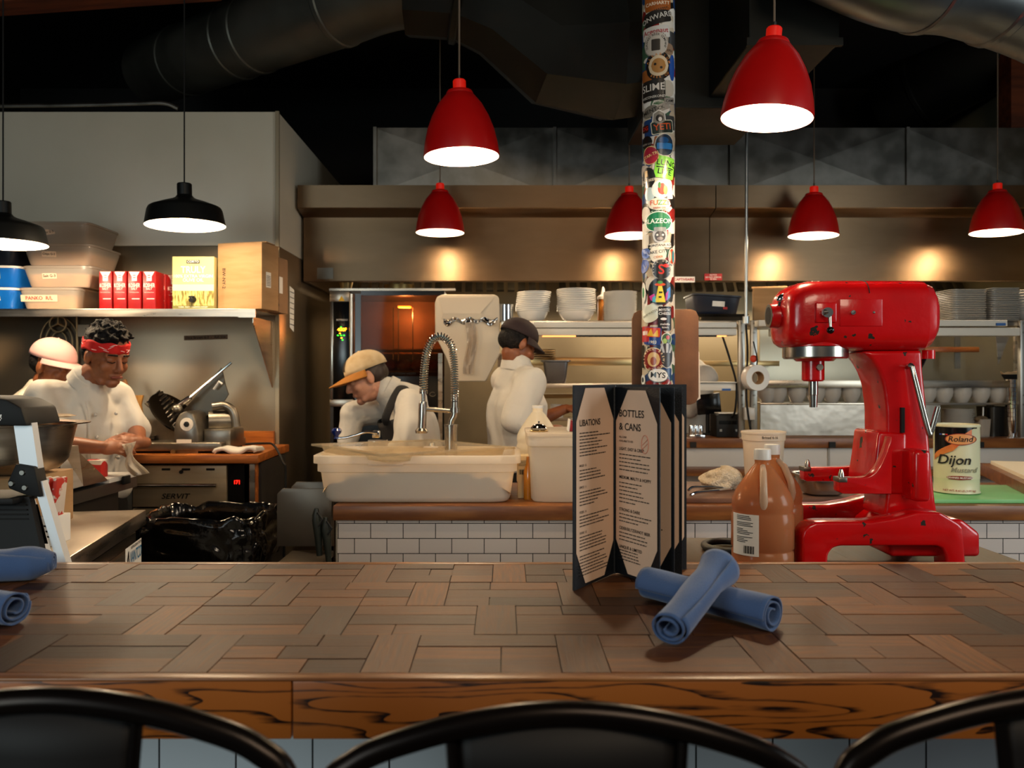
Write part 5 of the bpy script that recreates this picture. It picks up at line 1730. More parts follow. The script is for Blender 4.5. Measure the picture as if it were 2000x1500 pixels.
t = thing('receipt_printer', 'black receipt printer on the pass counter by the strut', 'printer', (X(1418, 4.72), 4.74, Z(856, 4.6)))
MB().box((0, 0, .065), (.14, .15, .13), .008).put('body', BLACK, t)
MB().box((0, -.076, .085), (.11, .004, .02)).put('paper_slot', BLACKG, t)
MB().box((-.045, -.077, .04), (.014, .003, .014)).put('feed_button', STEEL_D, t)
MB().box((0.045, -.077, .04), (.014, .003, .014)).put('power_button', STEEL_D, t)
MB().box((0, -.02, .137), (.11, .1, .006), .002).put('receipt_edge', PAPERW, t)
t = thing('order_screen', 'black order screen on a stand beside the clipboard', 'screen', (X(1388, 4.8), 4.85, Z(856, 4.6)))
MB().box((0, 0, .185), (.14, .02, .12), .004, rot=Matrix.Rotation(radians(-6), 3, 'Y')).put('screen', BLACKG, t)
MB().cyl((0, .02, 0), (0, .02, .15), .012).box((0, .02, .005), (.09, .1, .01)).put('stand', BLACK, t)
t = thing('condiment_caddy', 'small chrome caddy of shakers on the pass counter beside the menu', 'caddy', (X(1361, 4.66), 4.68, Z(856, 4.6)))
MB().box((0, 0, .008), (.09, .07, .016), .004).put('tray', CHROME, t)
for i in range(3):
    MB().lathe([(0, 0), (.014, 0), (.014, .03), (.012, .05), (0, .055)], (-.027 + i * .027, 0, .016), 16).put('shaker', CHROME, t)
t = thing('tape_roll', 'white label roll hanging on the steel strut', 'roll', W(1475, 738, 4.5))
m = MB()
q = Matrix.Rotation(radians(90), 3, 'X') 
m.lathe([(.036, -.03), (.07, -.03), (.071, -.028), (.071, .028), (.07, .03), (.036, .03), (.036, -.03)], (0, 0, 0), 44, Matrix.Rotation(radians(12), 3, 'Z') @ q)
m.put('roll', WHITEP, t)
MB().lathe([(.034, -.031), (.0365, -.031), (.0365, .031), (.034, .031), (.034, -.031)], (0, 0, 0), 36, Matrix.Rotation(radians(12), 3, 'Z') @ q).put('core', CARD, t)
MB().tube(spline([(0, .0, .036), (.005, -.02, .1), (-.01, 0.0, .2)], 6), .004, 6).put('hanging_cord', BLACK, t)
MB().ell((-.01, -.005, .105), (.02, .012, .02)).put('red_tag', mat('orange_red_tag', 'c03818', rough=.5), t)
solo(MB().tube([W(1458.5, 205, 4.52), W(1457, 632, 4.52)], .0085, 12).tube([W(1457, 618, 4.52), W(1457, 632, 4.52)], .02, 12), 'hanger_rod', mat('zinc_rod', 'b0b4b4', rough=.3, metal=.95), 'thin zinc rod hanging from the square duct down to the strut', 'rod')
solo(MB().tube(spline([W(1411, 656, 4.55), W(1425, 700, 4.55), W(1438, 750, 4.56), W(1436, 800, 4.58), W(1430, 815, 4.66)], 6), .006, 8), 'power_cable', BLACK, 'black cable running from the heat strip down to the printer', 'cable')
solo(MB().tube(spline([W(1457, 634, 4.53), W(1460, 690, 4.545), W(1458, 780, 4.545), W(1468, 850, 4.545), W(1470, 856, 4.55)], 6), .006, 8), 'power_cable', BLACK, 'black cable running down between the two steel struts', 'cable')
t = thing('plug_box', 'clear covered outlet box strapped to the strut above the white bucket', 'outlet', W(1463, 808, 4.56))
MB().box((0, 0, 0), (.06, .03, .07), .005).put('box', mat('cloudy_outlet_box', 'b8b0a4', rough=.3), t)

# right end of the pass
stack('white_plate', 'round plate in the stack behind the mustard tin', 'plate', PLATE, 17, .0088, (X(1871, 4.8), 4.8, Z(856, 4.6)), .93, mat('dim_china', 'c4bdb2', rough=.2), 'plates behind the mustard tin', seg=30)
GLS = translucent_mat('clear_tumbler', 'b8b4ac', 'd0ccc4', .3, .1, .5)
for i, (px, n_) in enumerate(((1976, 11), (2000, 11))):
    stack('steel_tumbler', 'steel tumbler in the tall stack %s' % ('beside the dark steel pan', 'cut by the frame edge')[i], 'tumbler', [(0, 0), (.032, 0), (.04, .09), (.042, .092), (.038, .09), (.03, .004), (0, .004)], n_, .024, (X(px, 4.72), 4.72, Z(856, 4.6)), .85, CHROME, 'tall stacks of tumblers', seg=22)
t = thing('steel_insert', 'dark steel pan beside the tumblers on the pass counter', 'pan', (X(1945, 4.78), 4.8, Z(856, 4.6)))
MB().lathe([(0, 0), (.9, 0), (1, .17), (1.05, .172), (.95, .17), (.88, .01), (0, .01)], n=36, sq=(.07, .08, 6)).put('pan', mat('dark_insert', '3c3833', rough=.25, metal=.9), t)
t = thing('plastic_tub', 'small cloudy tub with a straw behind the mustard tin', 'tub', (X(1919, 4.74), 4.74, Z(856, 4.6)))
MB().lathe([(0, 0), (.85, 0), (1, .1), (1.06, .102), (.95, .1), (.82, .01), (0, .008)], n=30, sq=(.035, .035, 5)).put('tub', CLEAR, t)
MB().tube([(0, 0, .01), (.004, .0, .17)], .004, 8).put('straw', WHITEP, t)
MB().ell((-.01, 0, .1), (.04, .035, .02)).put('contents', mat('brown_rag', '4a3a28', '6e5a40', scale=30, rough=.9, bump=.6), t)
t = thing('paper_basket', 'paper lined basket on the shelf above the cups at the far end', 'basket', (X(1978, 4.8), 4.8, Z(743, 4.7)))
MB().lathe([(0, 0), (.04, 0), (.06, .035), (.058, .035), (.035, .006), (0, .006)], n=24).put('basket', BLACK, t)
m = MB().grid(lambda u, v: V((.065 * (.5 + .5 * v) * cos(2 * pi * u) + .0, .06 * (.5 + .5 * v) * sin(2 * pi * u), .012 + .035 * v + .014 * noise.noise(V((cos(2 * pi * u) * 2, sin(2 * pi * u) * 2, v))))), 28, 4, cu=True)
m.put('paper_liner', mat('kraft_paper', 'd0b088', rough=.85), t)
t = thing('knife_rail', 'worn wooden wall rail on a steel bracket behind the mixer column', 'rail', (X(1860, 5.2), 5.2, Z(683, 5.2)))
MB().bx(X(1800, 5.2), X(1906, 5.2), 5.16, 5.2, Z(688, 5.2), Z(678, 5.2), .003).put('wooden_rail', BUTCH, t, world=True)
MB().bx(X(1865, 5.2), X(1876, 5.2), 5.2, 5.21, Z(720, 5.2), Z(655, 5.2)).put('bracket', STEEL_D, t, world=True)
t = thing('shelf_bracket', 'triangular steel bracket under the plate shelf end', 'bracket', W(1955, 670, 4.9))
MB().prism([(X(1945, 4.9), Z(656, 4.9)), (X(1972, 4.9), Z(656, 4.9)), (X(1950, 4.9), Z(712, 4.9))], 4.9, 4.905).put('web', STEEL, t, world=True, smooth=0)
MB().bx(X(1983, 4.95), X(1990, 4.95), 4.95, 4.97, 1.15, Z(655, 4.95)).put('post', STEEL, t, world=True)
MB().bx(X(1484, 5.4), X(1985, 5.4), 5.4, 5.41, 1.0, 1.85).put('back_plate', mat('splash_steel', '9a927f', 'a79f8c', scale=2, rough=.33, metal=.95, bump=.08, bscale=2), t, world=True)


# ------------------------------------------------------------------ things on the island
TUBM = translucent_mat('white_tub_plastic', 'f0eae0', 'faf0de', 0.55, 0.35)
D = 3.14
tx0, tx1 = X(606, D), X(1018, D)
tw = tx1 - tx0
t = thing('food_tub', 'wide white plastic food tub on the island end below a loose clear lid', 'tub', ((tx0 + tx1) / 2, D + .22, IH))
hx, hy = tw / 2, .22
MB().lathe([(0, .003), (.86, .003), (.885, .008), (.90, .022), (.935, .118), (.965, .122), (.965, .148), (.968, .152), (1.0, .154), (1.0, .182), (.985, .185), (.945, .185), (.93, .15), (.90, .03), (.86, .015), (0, .012)], n=72, sq=(hx, hy, 12)).put('tub', TUBM, t, smooth=50)
m = MB()
m.grid(lambda u, v: V(((u - .5) * 1.79 * hx, (v - .5) * 1.79 * hy, .04 + .085 * (1 - (2 * u - 1) ** 4) + .03 * noise.noise(V((u * 14, v * 7, 3))))), 60, 24)
m.put('shredded_food', mat('shredded_food', 'd8b070', 'e8d0a0', scale=60, rough=.8, bump=.8), t)
m = MB()
for x in (-.0,):
    m.bx(-.45 * hx * 2 * .5, -.12 * hx, -hy - .002, -hy + .01, .148, .154)
m.put('rim_tab', TUBM, t)
t = thing('tub_lid', 'clear plastic recessed lid lying askew across the white food tub', 'lid', W(800, 880, 3.3))
cs = [W(614, 869, 3.28), W(746, 890, 3.06), W(1000, 875, 3.36), W(846, 860, 3.62)]
cen = sum(cs, V()) / 4
def lidp(u, v, dz=0, k=1.0):
    p = (cs[0] * (1 - u) + cs[3] * u) * (1 - v) + (cs[1] * (1 - u) + cs[2] * u) * v
    p = cen + (p - cen) * k
    return p + V((0, 0, dz))
LIDM = translucent_mat('clear_lid_plastic', 'd8ccb8', 'f6f0e2', .15, .08, .72)
ring = [(0, 0)] 
m = MB()
levels = [(1.03, -.004), (1.03, .004), (.93, .004), (.90, -.028), (0.0, -.028)]
cor = [(0, 0), (0, 1), (1, 1), (1, 0)]
path = []
for i in range(4):
    a, b = cor[i], cor[(i + 1) % 4]
    for s in range(8):
        tt = s / 8
        path.append((a[0] + (b[0] - a[0]) * tt, a[1] + (b[1] - a[1]) * tt))
rings = []
for k, dz in levels[:-1]:
    rings.append([m.bm.verts.new(lidp(u, v, dz, k)) for u, v in path])
for A, B in zip(rings, rings[1:]):
    for j in range(len(path)):
        m.bm.faces.new((A[j], A[(j + 1) % len(path)], B[(j + 1) % len(path)], B[j]))
m.bm.faces.new(rings[-1])
m.put('lid', LIDM, t, world=True, smooth=30, solid=.003)

t = thing('spring_faucet', 'satin nickel pull-down faucet with a spring arch behind the food tub', 'faucet', (X(881, 3.55), 3.55, IH))
D = 3.55
P = lambda px, py, d=D: W(px, py, d)
MB().tube([V((X(881, D), D, IH)), V((X(881, D), D, IH + .012)), V((X(881, D), D, IH + .013)), P(881, 833)], radii=[.034, .034, .027, .027], n=28).put('body', STEEL_S, t, world=True)
MB().tube([P(881, 834), P(881, 829)], .03, 24).put('body_collar', STEEL_S, t, world=True)
MB().tube(spline([P(881, 832), P(882, 822), P(887, 812), P(888, 800)], 6), .013, 18).put('neck', STEEL_S, t, world=True)
archc = spline([P(888, 806), P(888, 740), P(886, 700), P(880, 672), P(862, 657), P(845, 664), P(833, 690), P(828, 730), P(827, 766)], 10)
MB().tube(archc, .0075, 12).put('hose', mat('blue_grey_hose', '5a7278', rough=.35), t, world=True)
MB().tube([P(888, 806), P(888, 770)], .0155, 20).put('lower_sleeve', STEEL_S, t, world=True)
# helical spring round the hose
L_ = [0]
for a, b in zip(archc, archc[1:]):
    L_.append(L_[-1] + (b - a).length)
tot = L_[-1]
hel = []
turns = 56
NN = turns * 10
prev = V((0, 1, 0))
j = 0
for i in range(NN + 1):
    s = tot * (.07 + .93 * i / NN)
    while j < len(L_) - 2 and L_[j + 1] < s:
        j += 1
    f_ = (s - L_[j]) / max(1e-9, L_[j + 1] - L_[j])
    p = archc[j].lerp(archc[j + 1], f_)
    tg = (archc[min(j + 2, len(archc) - 1)] - archc[max(j - 1, 0)]).normalized()
    n1 = V((0, 1, 0)); n2 = tg.cross(n1)
    a = 2 * pi * turns * i / NN
    hel.append(p + (n1 * cos(a) + n2 * sin(a)) * .0165)
MB().tube(hel, .0026, 6).put('spring', CHROME, t, world=True)
MB().tube([P(827, 762), P(827, 769)], .018, 20).tube([P(827, 769), P(827, 786)], .009, 16).put('spray_neck', STEEL_S, t, world=True)
MB().tube([P(827, 784), P(826, 790), P(825, 820), P(824, 836), P(823.5, 841), P(823.5, 846)], radii=[.0155, .0185, .018, .019, .028, .026], n=28).put('spray_head', STEEL_S, t, world=True)
MB().tube([P(830, 799), P(884, 803)], .007, 12, flat=1.4).put('support_arm', STEEL_S, t, world=True)
MB().tube([P(888, 796), P(888, 806)], .021, 24).put('arm_collar', STEEL_S, t, world=True)

t = thing('can_opener', 'bench can opener with a curved crank and blue ball knob behind the tub', 'opener', (X(733, 3.6), 3.6, IH))
D = 3.6
MB().bx(X(720, D), X(756, D), 3.58, 3.62, IH, Z(859, D)).put('post', STEEL_S, t, world=True)
MB().bx(X(728, D), X(742, D), 3.58, 3.62, Z(855, D), Z(841, D), .004).put('gear_head', CHROME, t, world=True)
MB().tube(spline([W(737, 846, 3.575), W(715, 844, 3.57), W(695, 850, 3.57), (W(675, 855, 3.57)), W(657, 856, 3.57)], 6), .0055, 12).put('crank', CHROME, t, world=True)
MB().lathe([(0, 0), (.012, 0), (.009, .008), (.01, .014), (.021, .026), (.023, .036), (.017, .046), (0, .049)], W(657, 857, 3.57), 24).put('knob', mat('blue_enamel_knob', '10225e', rough=.2, coat=.5), t, world=True)

JUG = [(0, .006), (.055, .0), (.072, .006), (.078, .02), (.078, .062), (.075, .066), (.075, .07), (.079, .074), (.079, .155), (.076, .162), (.0755, .17), (.078, .178), (.0765, .196), (.068, .216), (.046, .250), (.029, .275), (.021, .284), (.019, .288), (.0195, .292), (.0195, .31), (0, .31)]


def jug(name, label, loc, rz, body, k, cap, fill=None, open_=False, lab=None):
    t = thing(name, label, 'jug', loc, rz)
    prof = [(r * k, z * k) for r, z in JUG]
    if open_:
        prof = prof[:-1]
    MB().lathe(prof, n=52, sq=(1, 1, 2.25)).put('jug', body, t, smooth=60)
    if fill:
        MB().lathe([(0, .008 * k)] + [(r * k * .97, max(z, .009) * k) for r, z in JUG[1:12]] + [(.0745 * k, .196 * k), (.066 * k, .216 * k), (.05 * k, .241 * k), (0, .241 * k)], n=44, sq=(1, 1, 2.25)).put('liquid', fill, t, smooth=60)
    # moulded grip bar down the shoulder
    MB().tube([V((0.0, -.023, .282)) * k, V((0.0, -.046, .268)) * k, V((0.0, -.07, .23)) * k, V((0.0, -.075, .2)) * k, V((0, -.068, .182)) * k], radii=[.007 * k, .009 * k, .0095 * k, .0105 * k, .011 * k], n=14).put('grip', body if not fill else translucent_mat('pale_grip', 'e0c8ac', 'f0d8b8', .3, .25, .2), t)
    if cap:
        MB().lathe([(0, .325 * k), (.02 * k, .325 * k), (.0215 * k, .322 * k), (.022 * k, .298 * k), (0, .298 * k)], n=32).put('cap', cap, t)
    return t


MILK = translucent_mat('white_jug_plastic', 'f0ead8', 'fff2d8', .5, .3)
t = jug('plastic_jug', 'white plastic gallon jug without a cap behind the white square container', (X(1050, 3.67), 3.67, IH), radians(150), MILK, 1.16, None, open_=True)
MB().lathe([(.021 * 1.16, .352), (.0225 * 1.16, .347), (.0225 * 1.16, .359), (.02 * 1.16, .359)], n=28).put('neck_ring', WHITEP, t)
t = thing('carton', 'narrow printed carton with a barcode wedged between tub and square container', 'carton', (X(1022, 3.3), 3.34, IH))
MB().box((0, 0, .085), (.045, .09, .17), .002).put('carton', mat('cream_carton', 'e0cba0', rough=.7), t)
f = lay((-.004, -.0465, .105), (1, 0, 0), (0, 0, 1))
m = MB()
for i in range(10):
    m.grid(lambda u, v, i=i: f(-.013 + i * .0026 + u * (.0009 + .0006 * (i % 3)), (v - .5) * .02), 2, 2)
m.put('barcode', INK, t, smooth=0)
m = MB()
for i in range(4):
    m.grid(lambda u, v, i=i: f((u - .5) * .03, .025 + i * .006 + v * .002), 2, 2)
m.put('printed_lines', INK, t, smooth=0)
solo(MB().lathe([(0, 0), (.02, 0), (.022, .004), (.022, .11), (.012, .14), (.01, .17), (0, .17)], n=24), 'sauce_bottle', mat('amber_bottle', 'b8701c', rough=.15, coat=.4), 'slim amber bottle standing beside the white square container', 'bottle', loc=(X(1033, 3.28), 3.27, IH))
D = 3.16
bx0, bx1 = X(1030, D), X(1275, D)
t = thing('square_container', 'white square food container behind the open menu', 'container', ((bx0 + bx1) / 2, D + .2, IH))
hx = (bx1 - bx0) / 2
MB().lathe([(0, .002), (.9, .002), (.93, .01), (.955, .15), (.96, .215), (1.0, .22), (1.0, .262), (.985, .266), (.95, .266), (.93, .2), (.9, .02), (0, .012)], n=64, sq=(hx, .2, 12)).put('container', TUBM, t, smooth=50)
MB().lathe([(1.01, .255), (1.012, .27), (0.9, .272), (0, .272)], n=64, sq=(hx, .2, 12)).put('lid', TUBM, t, smooth=50)
t = thing('service_bell', 'chrome service bell on the white square container', 'bell', (X(1053, D + .05), D + .07, IH + .2735))
MB().lathe([(0, .002), (.036, .0), (.037, .004), (.03, .008), (0, .008)], n=30).put('base', BRASSY_LIT, t)
MB().lathe([(.032, .009), (.033, .012), (.027, .022), (.016, .028), (.005, .03), (0, .03)], n=30).put('dome', CHROME, t)
MB().lathe([(0, .04), (.004, .039), (.004, .034), (.002, .033), (.002, .029), (0, .029)], n=12).put('plunger', CHROME, t)
t = thing('small_carton', 'dark red open carton on the square container beside the menu edge', 'carton', (X(1126, D), D + .1, IH + .2735))
MB().prism([(-.025, 0), (.04, 0), (.04, .025), (-.02, .045)], -.04, .04, bev=.001).put('carton', mat('dark_red_carton', '8e1418', rough=.5), t)
MB().prism([(-.027, 0), (-.023, 0), (-.018, .046), (-.022, .046)], -.041, .041).put('white_edge', PAPERW, t, smooth=0)
t = thing('small_carton', 'low red and white carton behind the faucet on the island', 'carton', (X(885, 3.72), 3.72, IH))
MB().box((0, 0, .08), (.19, .07, .16), .002).put('carton', mat('red_carton', 'b01e18', rough=.6), t)
MB().box((0, 0, .155), (.192, .072, .03), .002).put('white_lid', PAPERW, t)
t = thing('glass_shaker', 'small clear glass shaker just behind the faucet body', 'shaker', (X(843, 3.7), 3.7, IH))
MB().lathe([(0, .002), (.02, .002), (.022, .01), (.022, .15), (.016, .17), (0, .17)], n=20).put('glass', GLS, t)
MB().lathe([(0, .195), (.014, .19), (.018, .17), (0, .17)], n=20).put('metal_top', CHROME, t)

# cutting boards
BBRD = mat('brown_cutting_board', '6a4632', '553626', scale=9, rough=.7, bump=.1, bscale=80)
m = MB().prism(roundrect(X(1300, 3.2), X(1690, 3.2), 3.16, 3.66, .03), IH + .001, IH + .02, axis='z', bev=.003)
solo(m, 'cutting_board', BBRD, 'worn brown cutting board on the island behind the amber jugs', 'board')
m = MB().prism(roundrect(X(1700, 3.2), 2.5, 3.15, 3.58, .03), IH + .001, IH + .016, axis='z', bev=.003)
solo(m, 'cutting_board', mat('green_cutting_board', '66b268', '8cc088', scale=2, rough=.5), 'green cutting board under the mustard tin', 'board')
# raised wooden counter with a white board
A = V((2.378, 4.1, 0)); B = V((2.093, 3.3, 0))
t = thing('side_counter', 'raised wooden counter end at the frame edge behind the mustard tin', 'counter', (2.6, 3.75, IH))
slab(V((B.x, B.y, IH)), V((A.x, A.y, IH)), V((.9, -.3, 0)), IH + .0015, 1.047, MB()).put('wood_top', BUTCH, t, world=True, smooth=0)
t2 = slab(V((B.x + .08, B.y + .12, 1.047)), V((A.x + .02, A.y - .06, 1.047)), V((.9, -.3, 0)), 1.048, 1.064, MB())
solo(t2, 'cutting_board', mat('cream_cutting_board', 'e8dcc4', rough=.5), 'thick cream cutting board on the raised wooden counter', 'board', smooth=0)
# towel, tongs, bucket
t = thing('terry_towel', 'crumpled cream terry towel on the brown cutting board', 'towel', (X(1405, 3.4), 3.42, IH + .02))
m = MB()
def tow(u, v):
    a, b = 2 * pi * u, pi * v
    r = 1 + .35 * noise.noise(V((cos(a) * 1.6 * sin(b), sin(a) * 1.6 * sin(b), cos(b) * 1.5 + 4)))
    return V((.085 * r * cos(a) * sin(b) + .01 * cos(b), .07 * r * sin(a) * sin(b), max(.0, .038 + .05 * r * cos(b) * (1 + .3 * cos(a)))))
m.grid(tow, 60, 40, cu=True)
m.put('towel', mat('terry_cloth', 'dccab0', 'cdb898', scale=60, rough=.95, bump=1.0, bscale=150), t)
solo(MB().tube(spline([(X(1432, 3.3), 3.34, IH + .03), (X(1400, 3.25), 3.27, IH + .034), (X(1362, 3.2), 3.2, IH + .036), (X(1346, 3.2), 3.18, IH + .028)], 6), .006, 8).tube(spline([(X(1432, 3.3), 3.34, IH + .03), (X(1398, 3.28), 3.29, IH + .045), (X(1358, 3.2), 3.22, IH + .055), (X(1344, 3.2), 3.2, IH + .045)], 6), .005, 8), 'tongs', CHROME, 'chrome tongs poking out under the terry towel', 'tongs')
t = thing('plastic_bucket', 'tall white plastic bucket behind the amber jugs', 'bucket', (X(1491, 3.4), 3.4, IH + .02))
MB().lathe([(0, .002), (.068, .002), (.071, .006), (.083, .205), (.087, .207), (.0885, .232), (.091, .234), (.091, .241), (.087, .243), (.082, .235), (.078, .19), (.068, .01), (0, .008)], n=48).put('bucket', translucent_mat('white_bucket_plastic', 'e8dccc', 'f4e2c8', .4, .35), t)
f = lambda x, y: V((.0886 * sin(x / .0886), -.0892 * cos(x / .0886), .221 + y))
MB().text('Brined 6-16', .014, f).put('lettering', INK, t, smooth=0)
t = thing('mustard_tin', 'cream Dijon mustard tin with black and orange label on the green board', 'tin', (X(1868, 3.35), 3.35, IH + .016), radians(-28))
r, h = .0865, .28
rb = [(0, .002), (r - .004, .002), (r, .004), (r, .008), (r - .003, .012)]
for i in range(21):
    z = .06 + i * .0075
    rb += [(r - .003, z), (r - .0015, z + .00375)]
rb += [(r - .003, h - .012), (r, h - .008), (r, h - .003), (r - .004, h), (r - .006, h - .006), (0, h - .006)]
TINC = mat('cream_tin_print', 'd8d2ae', rough=.35)
MB().lathe(rb, n=64).put('tin', TINC, t, smooth=60)
def tinw(px, py, e=.001):
    a = math.asin(max(-.999, min(.999, (px - 1870.5) / 42.5)))
    zz = .0 + (958 - py) / 136 * h
    return V(((r + e) * sin(a), -(r + e) * cos(a), zz))
def tinpatch(pts, m_, nm, e, par, nu=14):
    """quad strip between a top and a bottom polyline given at the same px"""
    m = MB()
    rows = []
    for px, a, b in pts:
        rows.append([m.bm.verts.new(tinw(px, a + (b - a) * k / 6, e)) for k in range(7)])
    for A_, B_ in zip(rows, rows[1:]):
        for k in range(6):
            m.bm.faces.new((A_[k], A_[k + 1], B_[k + 1], B_[k]))
    return m.put(nm, m_, par, smooth=60)
ORA = mat('orange_tin_print', 'c8562c', 'd8803c', scale=12, rough=.4)
pts = []
for i in range(25):
    px = 1832.5 + i * (1905 - 1832.5) / 24
    u = (px - 1832.5) / 72.5
    lo_ = 884 - 40 * (u ** .6) if u < .45 else 859 - 34 * ((u - .45) / .55) ** .8
    pts.append((px, 827, max(829, lo_)))
tinpatch(pts, BLACKG, 'black_print', .0012, t)
pts2 = [(a, c - 1, c + 10 + 4 * (1 - abs((a - 1870) / 40))) for a, b, c in pts if c > 830]
tinpatch(pts2, ORA, 'orange_band', .0016, t)
tinpatch([(1877 + 27 * cos(a * pi / 20), 850 - 11.5 * sin(a * pi / 20), 850 + 11.5 * sin(a * pi / 20)) for a in range(20, -1, -1)], mat('maroon_print', '8c2c1c', rough=.4), 'oval_border', .002, t)
op = tinpatch([(1877 + 25 * cos(a * pi / 20), 850 - 10 * sin(a * pi / 20), 850 + 10 * sin(a * pi / 20)) for a in range(20, -1, -1)], mat('pale_orange_print', 'dc9458', rough=.4), 'brand_oval', .0026, t)
el = MB()
tinl = lambda cx, cy, e, sk=0: (lambda x, y: tinw(cx + (x + y * sk) * 480, cy - y * 480, e))
el.text('Roland', .031, tinl(1877, 850, .0035, .2), .008)
el.put('lettering', INK, op, smooth=0)
el = MB()
el.text('Dijon', .054, tinl(1867, 891, .002, .22), .008).put('lettering', INK, t, smooth=0)
MB().text('Mustard', .028, tinl(1883, 910, .002, .25), .008).put('grey_lettering', mat('grey_ink', '8a8570', rough=.7), t, smooth=0)
rd = tinpatch([(1853, 924, 925), (1857, 922, 928), (1876, 921, 929), (1894, 922, 928), (1898, 924, 925)], mat('maroon_print', '8c2c1c', rough=.4), 'maroon_bar', .0016, t)
MB().text('GRAINED MUSTARD', .0098, tinl(1876, 925, .003)).put('lettering', INKW, rd, smooth=0)
MB().text('NET WT. 8.60 LB (3.90 kg)', .0105, tinl(1875, 950, .002)).put('small_lettering', INKR, t, smooth=0)
for px, c_ in ((1843, '2848a0'), (1848, 'f0f0f0'), (1853, 'c02020')):
    tinpatch([(px - 2, 840, 842.5), (px + 2, 840, 842.5)], mat('flag_' + c_, c_, rough=.5), 'flag_stripe', .0022, t)
t = thing('steel_pan', 'shallow steel pan on the boards below the mixer arms', 'pan', (X(1612, 3.22), 3.26, IH + .021))
MB().lathe([(0, .002), (.6, .002), (.72, .008), (.95, .075), (1.05, .078), (1.05, .082), (.93, .08), (.7, .015), (0, .01)], n=44, sq=(.095, .095, 4)).put('pan', STEEL_S, t)
MB().ell((.06, .02, .07), (.03, .03, .016)).put('white_contents', WHITEP, t)

# ------------------------------------------------------------------ low table with mixer and jugs
TH = .95
t = thing('mixer_table', 'weathered dark table behind the bar carrying the red mixer and jugs', 'table', (.92, 2.3, 0))
m = MB()
rng = random.Random(11)
for i in range(7):
    x0_ = .36 + i * .16
    plank(m, x0_ + .0006, x0_ + .1594, 1.92, 2.69, TH - .03, TH + rng.uniform(-.0006, 0), False, rng)
m.put('table_top', plank_mat('weathered_table', ['3c3022', '483827', '34291d', '44341f'], rough=.38, grain=(2, 30, 30)), t, world=True, smooth=0)
MB().bx(.36, 1.48, 1.92, 2.69, TH - .05, TH - .028).put('under_board', mat('dark_table_edge', '2c2218', rough=.6), t, world=True, smooth=0)
for x in (.42, 1.42):
    for y in (1.98, 2.63):
        MB().bx(x - .03, x + .03, y - .03, y + .03, 0, TH - .05).put('leg', BLACK, t, world=True)
AMB = translucent_mat('amber_vinegar', 'd08440', 'f09a48', .5, .2)
AMBJ = translucent_mat('cloudy_amber_jug', 'd09a68', 'e8b080', .3, .18, .45)
t = jug('plastic_jug', 'gallon jug of amber liquid with a white label, nearest on the dark table', (X(1489, 2.2), 2.2, TH), radians(-15), AMBJ, 1.03, WHITEP, AMB)
k = 1.03
def jw(x, y):
    a = x / .079 - .62
    r_ = .0802 * k
    n_ = 2.25
    q = (abs(sin(a)) ** n_ + abs(cos(a)) ** n_) ** (-1 / n_)
    return V((r_ * q * sin(a), -r_ * q * cos(a), .112 * k + y))
lb = MB().grid(lambda u, v: jw((u - .5) * .075, (v - .5) * .108), 14, 4).put('label', PAPERW, t, smooth=60)
m = MB()
def jw2(x, y):
    p = jw(x, y); d = V((p.x, p.y, 0)).normalized()
    return p + d * .0009
rng = random.Random(5)
for i in range(17):
    y0 = .048 - i * .0042
    if i in (3, 7, 12):
        continue
    w_ = rng.uniform(.018, .045)
    m.grid(lambda u, v, y0=y0, w_=w_: jw2(-.028 + u * w_ + .008, y0 + v * .0016), 8, 2)
for i in range(12):
    m.grid(lambda u, v, i=i: jw2(-.0 + i * .0022 + u * (.0008 + .0005 * (i % 3)), -.048 + v * .02), 2, 2)
m.put('printed_lines', INK, lb, smooth=0)
jug('plastic_jug', 'gallon jug of amber liquid half hidden behind the labelled jug', (X(1508, 2.35), 2.35, TH), radians(25), AMBJ, 1.03, WHITEP, AMB)
c = V((X(1425, 2.5), 2.5, TH + .012))
t = solo(MB().tube([(.075 * cos(a * pi / 24), .075 * sin(a * pi / 24), 0) for a in range(48)], .011, 12, closed=True), 'rubber_ring', mat('black_rubber', '15130f', rough=.5), 'black rubber ring lying flat on the dark table behind the jug', 'ring', loc=c)


# ------------------------------------------------------------------ red planetary mixer
MY = 2.32
t = thing('stand_mixer', 'big old red stand mixer with chipped paint on the dark table', 'mixer', (X(1760, MY), MY, TH))
q = lambda px, py, d=MY: (X(px, d), Z(py, d))


HX = 2.225


def loftx(sections, m, n=32):
    """lengthwise loft along x: (px, py_top, py_bot, half depth, squareness)"""
    rings = []
    for px, pt, pb, hd, sq in sections:
        cz = (Z(pt, HX) + Z(pb, HX)) / 2
        hz = (Z(pt, HX) - Z(pb, HX)) / 2
        ring = []
        for j in range(n):
            a = 2 * pi * (j + .5) / n
            y, z = cos(a), sin(a)
            p = 2 / sq
            y = math.copysign(abs(y) ** p, y) * hd
            z = math.copysign(abs(z) ** p, z) * hz
            ring.append(m.bm.verts.new((X(px, HX), MY + y * .82, cz + z)))
        rings.append(ring)
    for A, B in zip(rings, rings[1:]):
        for j in range(n):
            m.bm.faces.new((A[j], A[(j + 1) % n], B[(j + 1) % n], B[j]))
    m.bm.faces.new(rings[0][::-1])
    m.bm.faces.new(rings[-1])
    return m


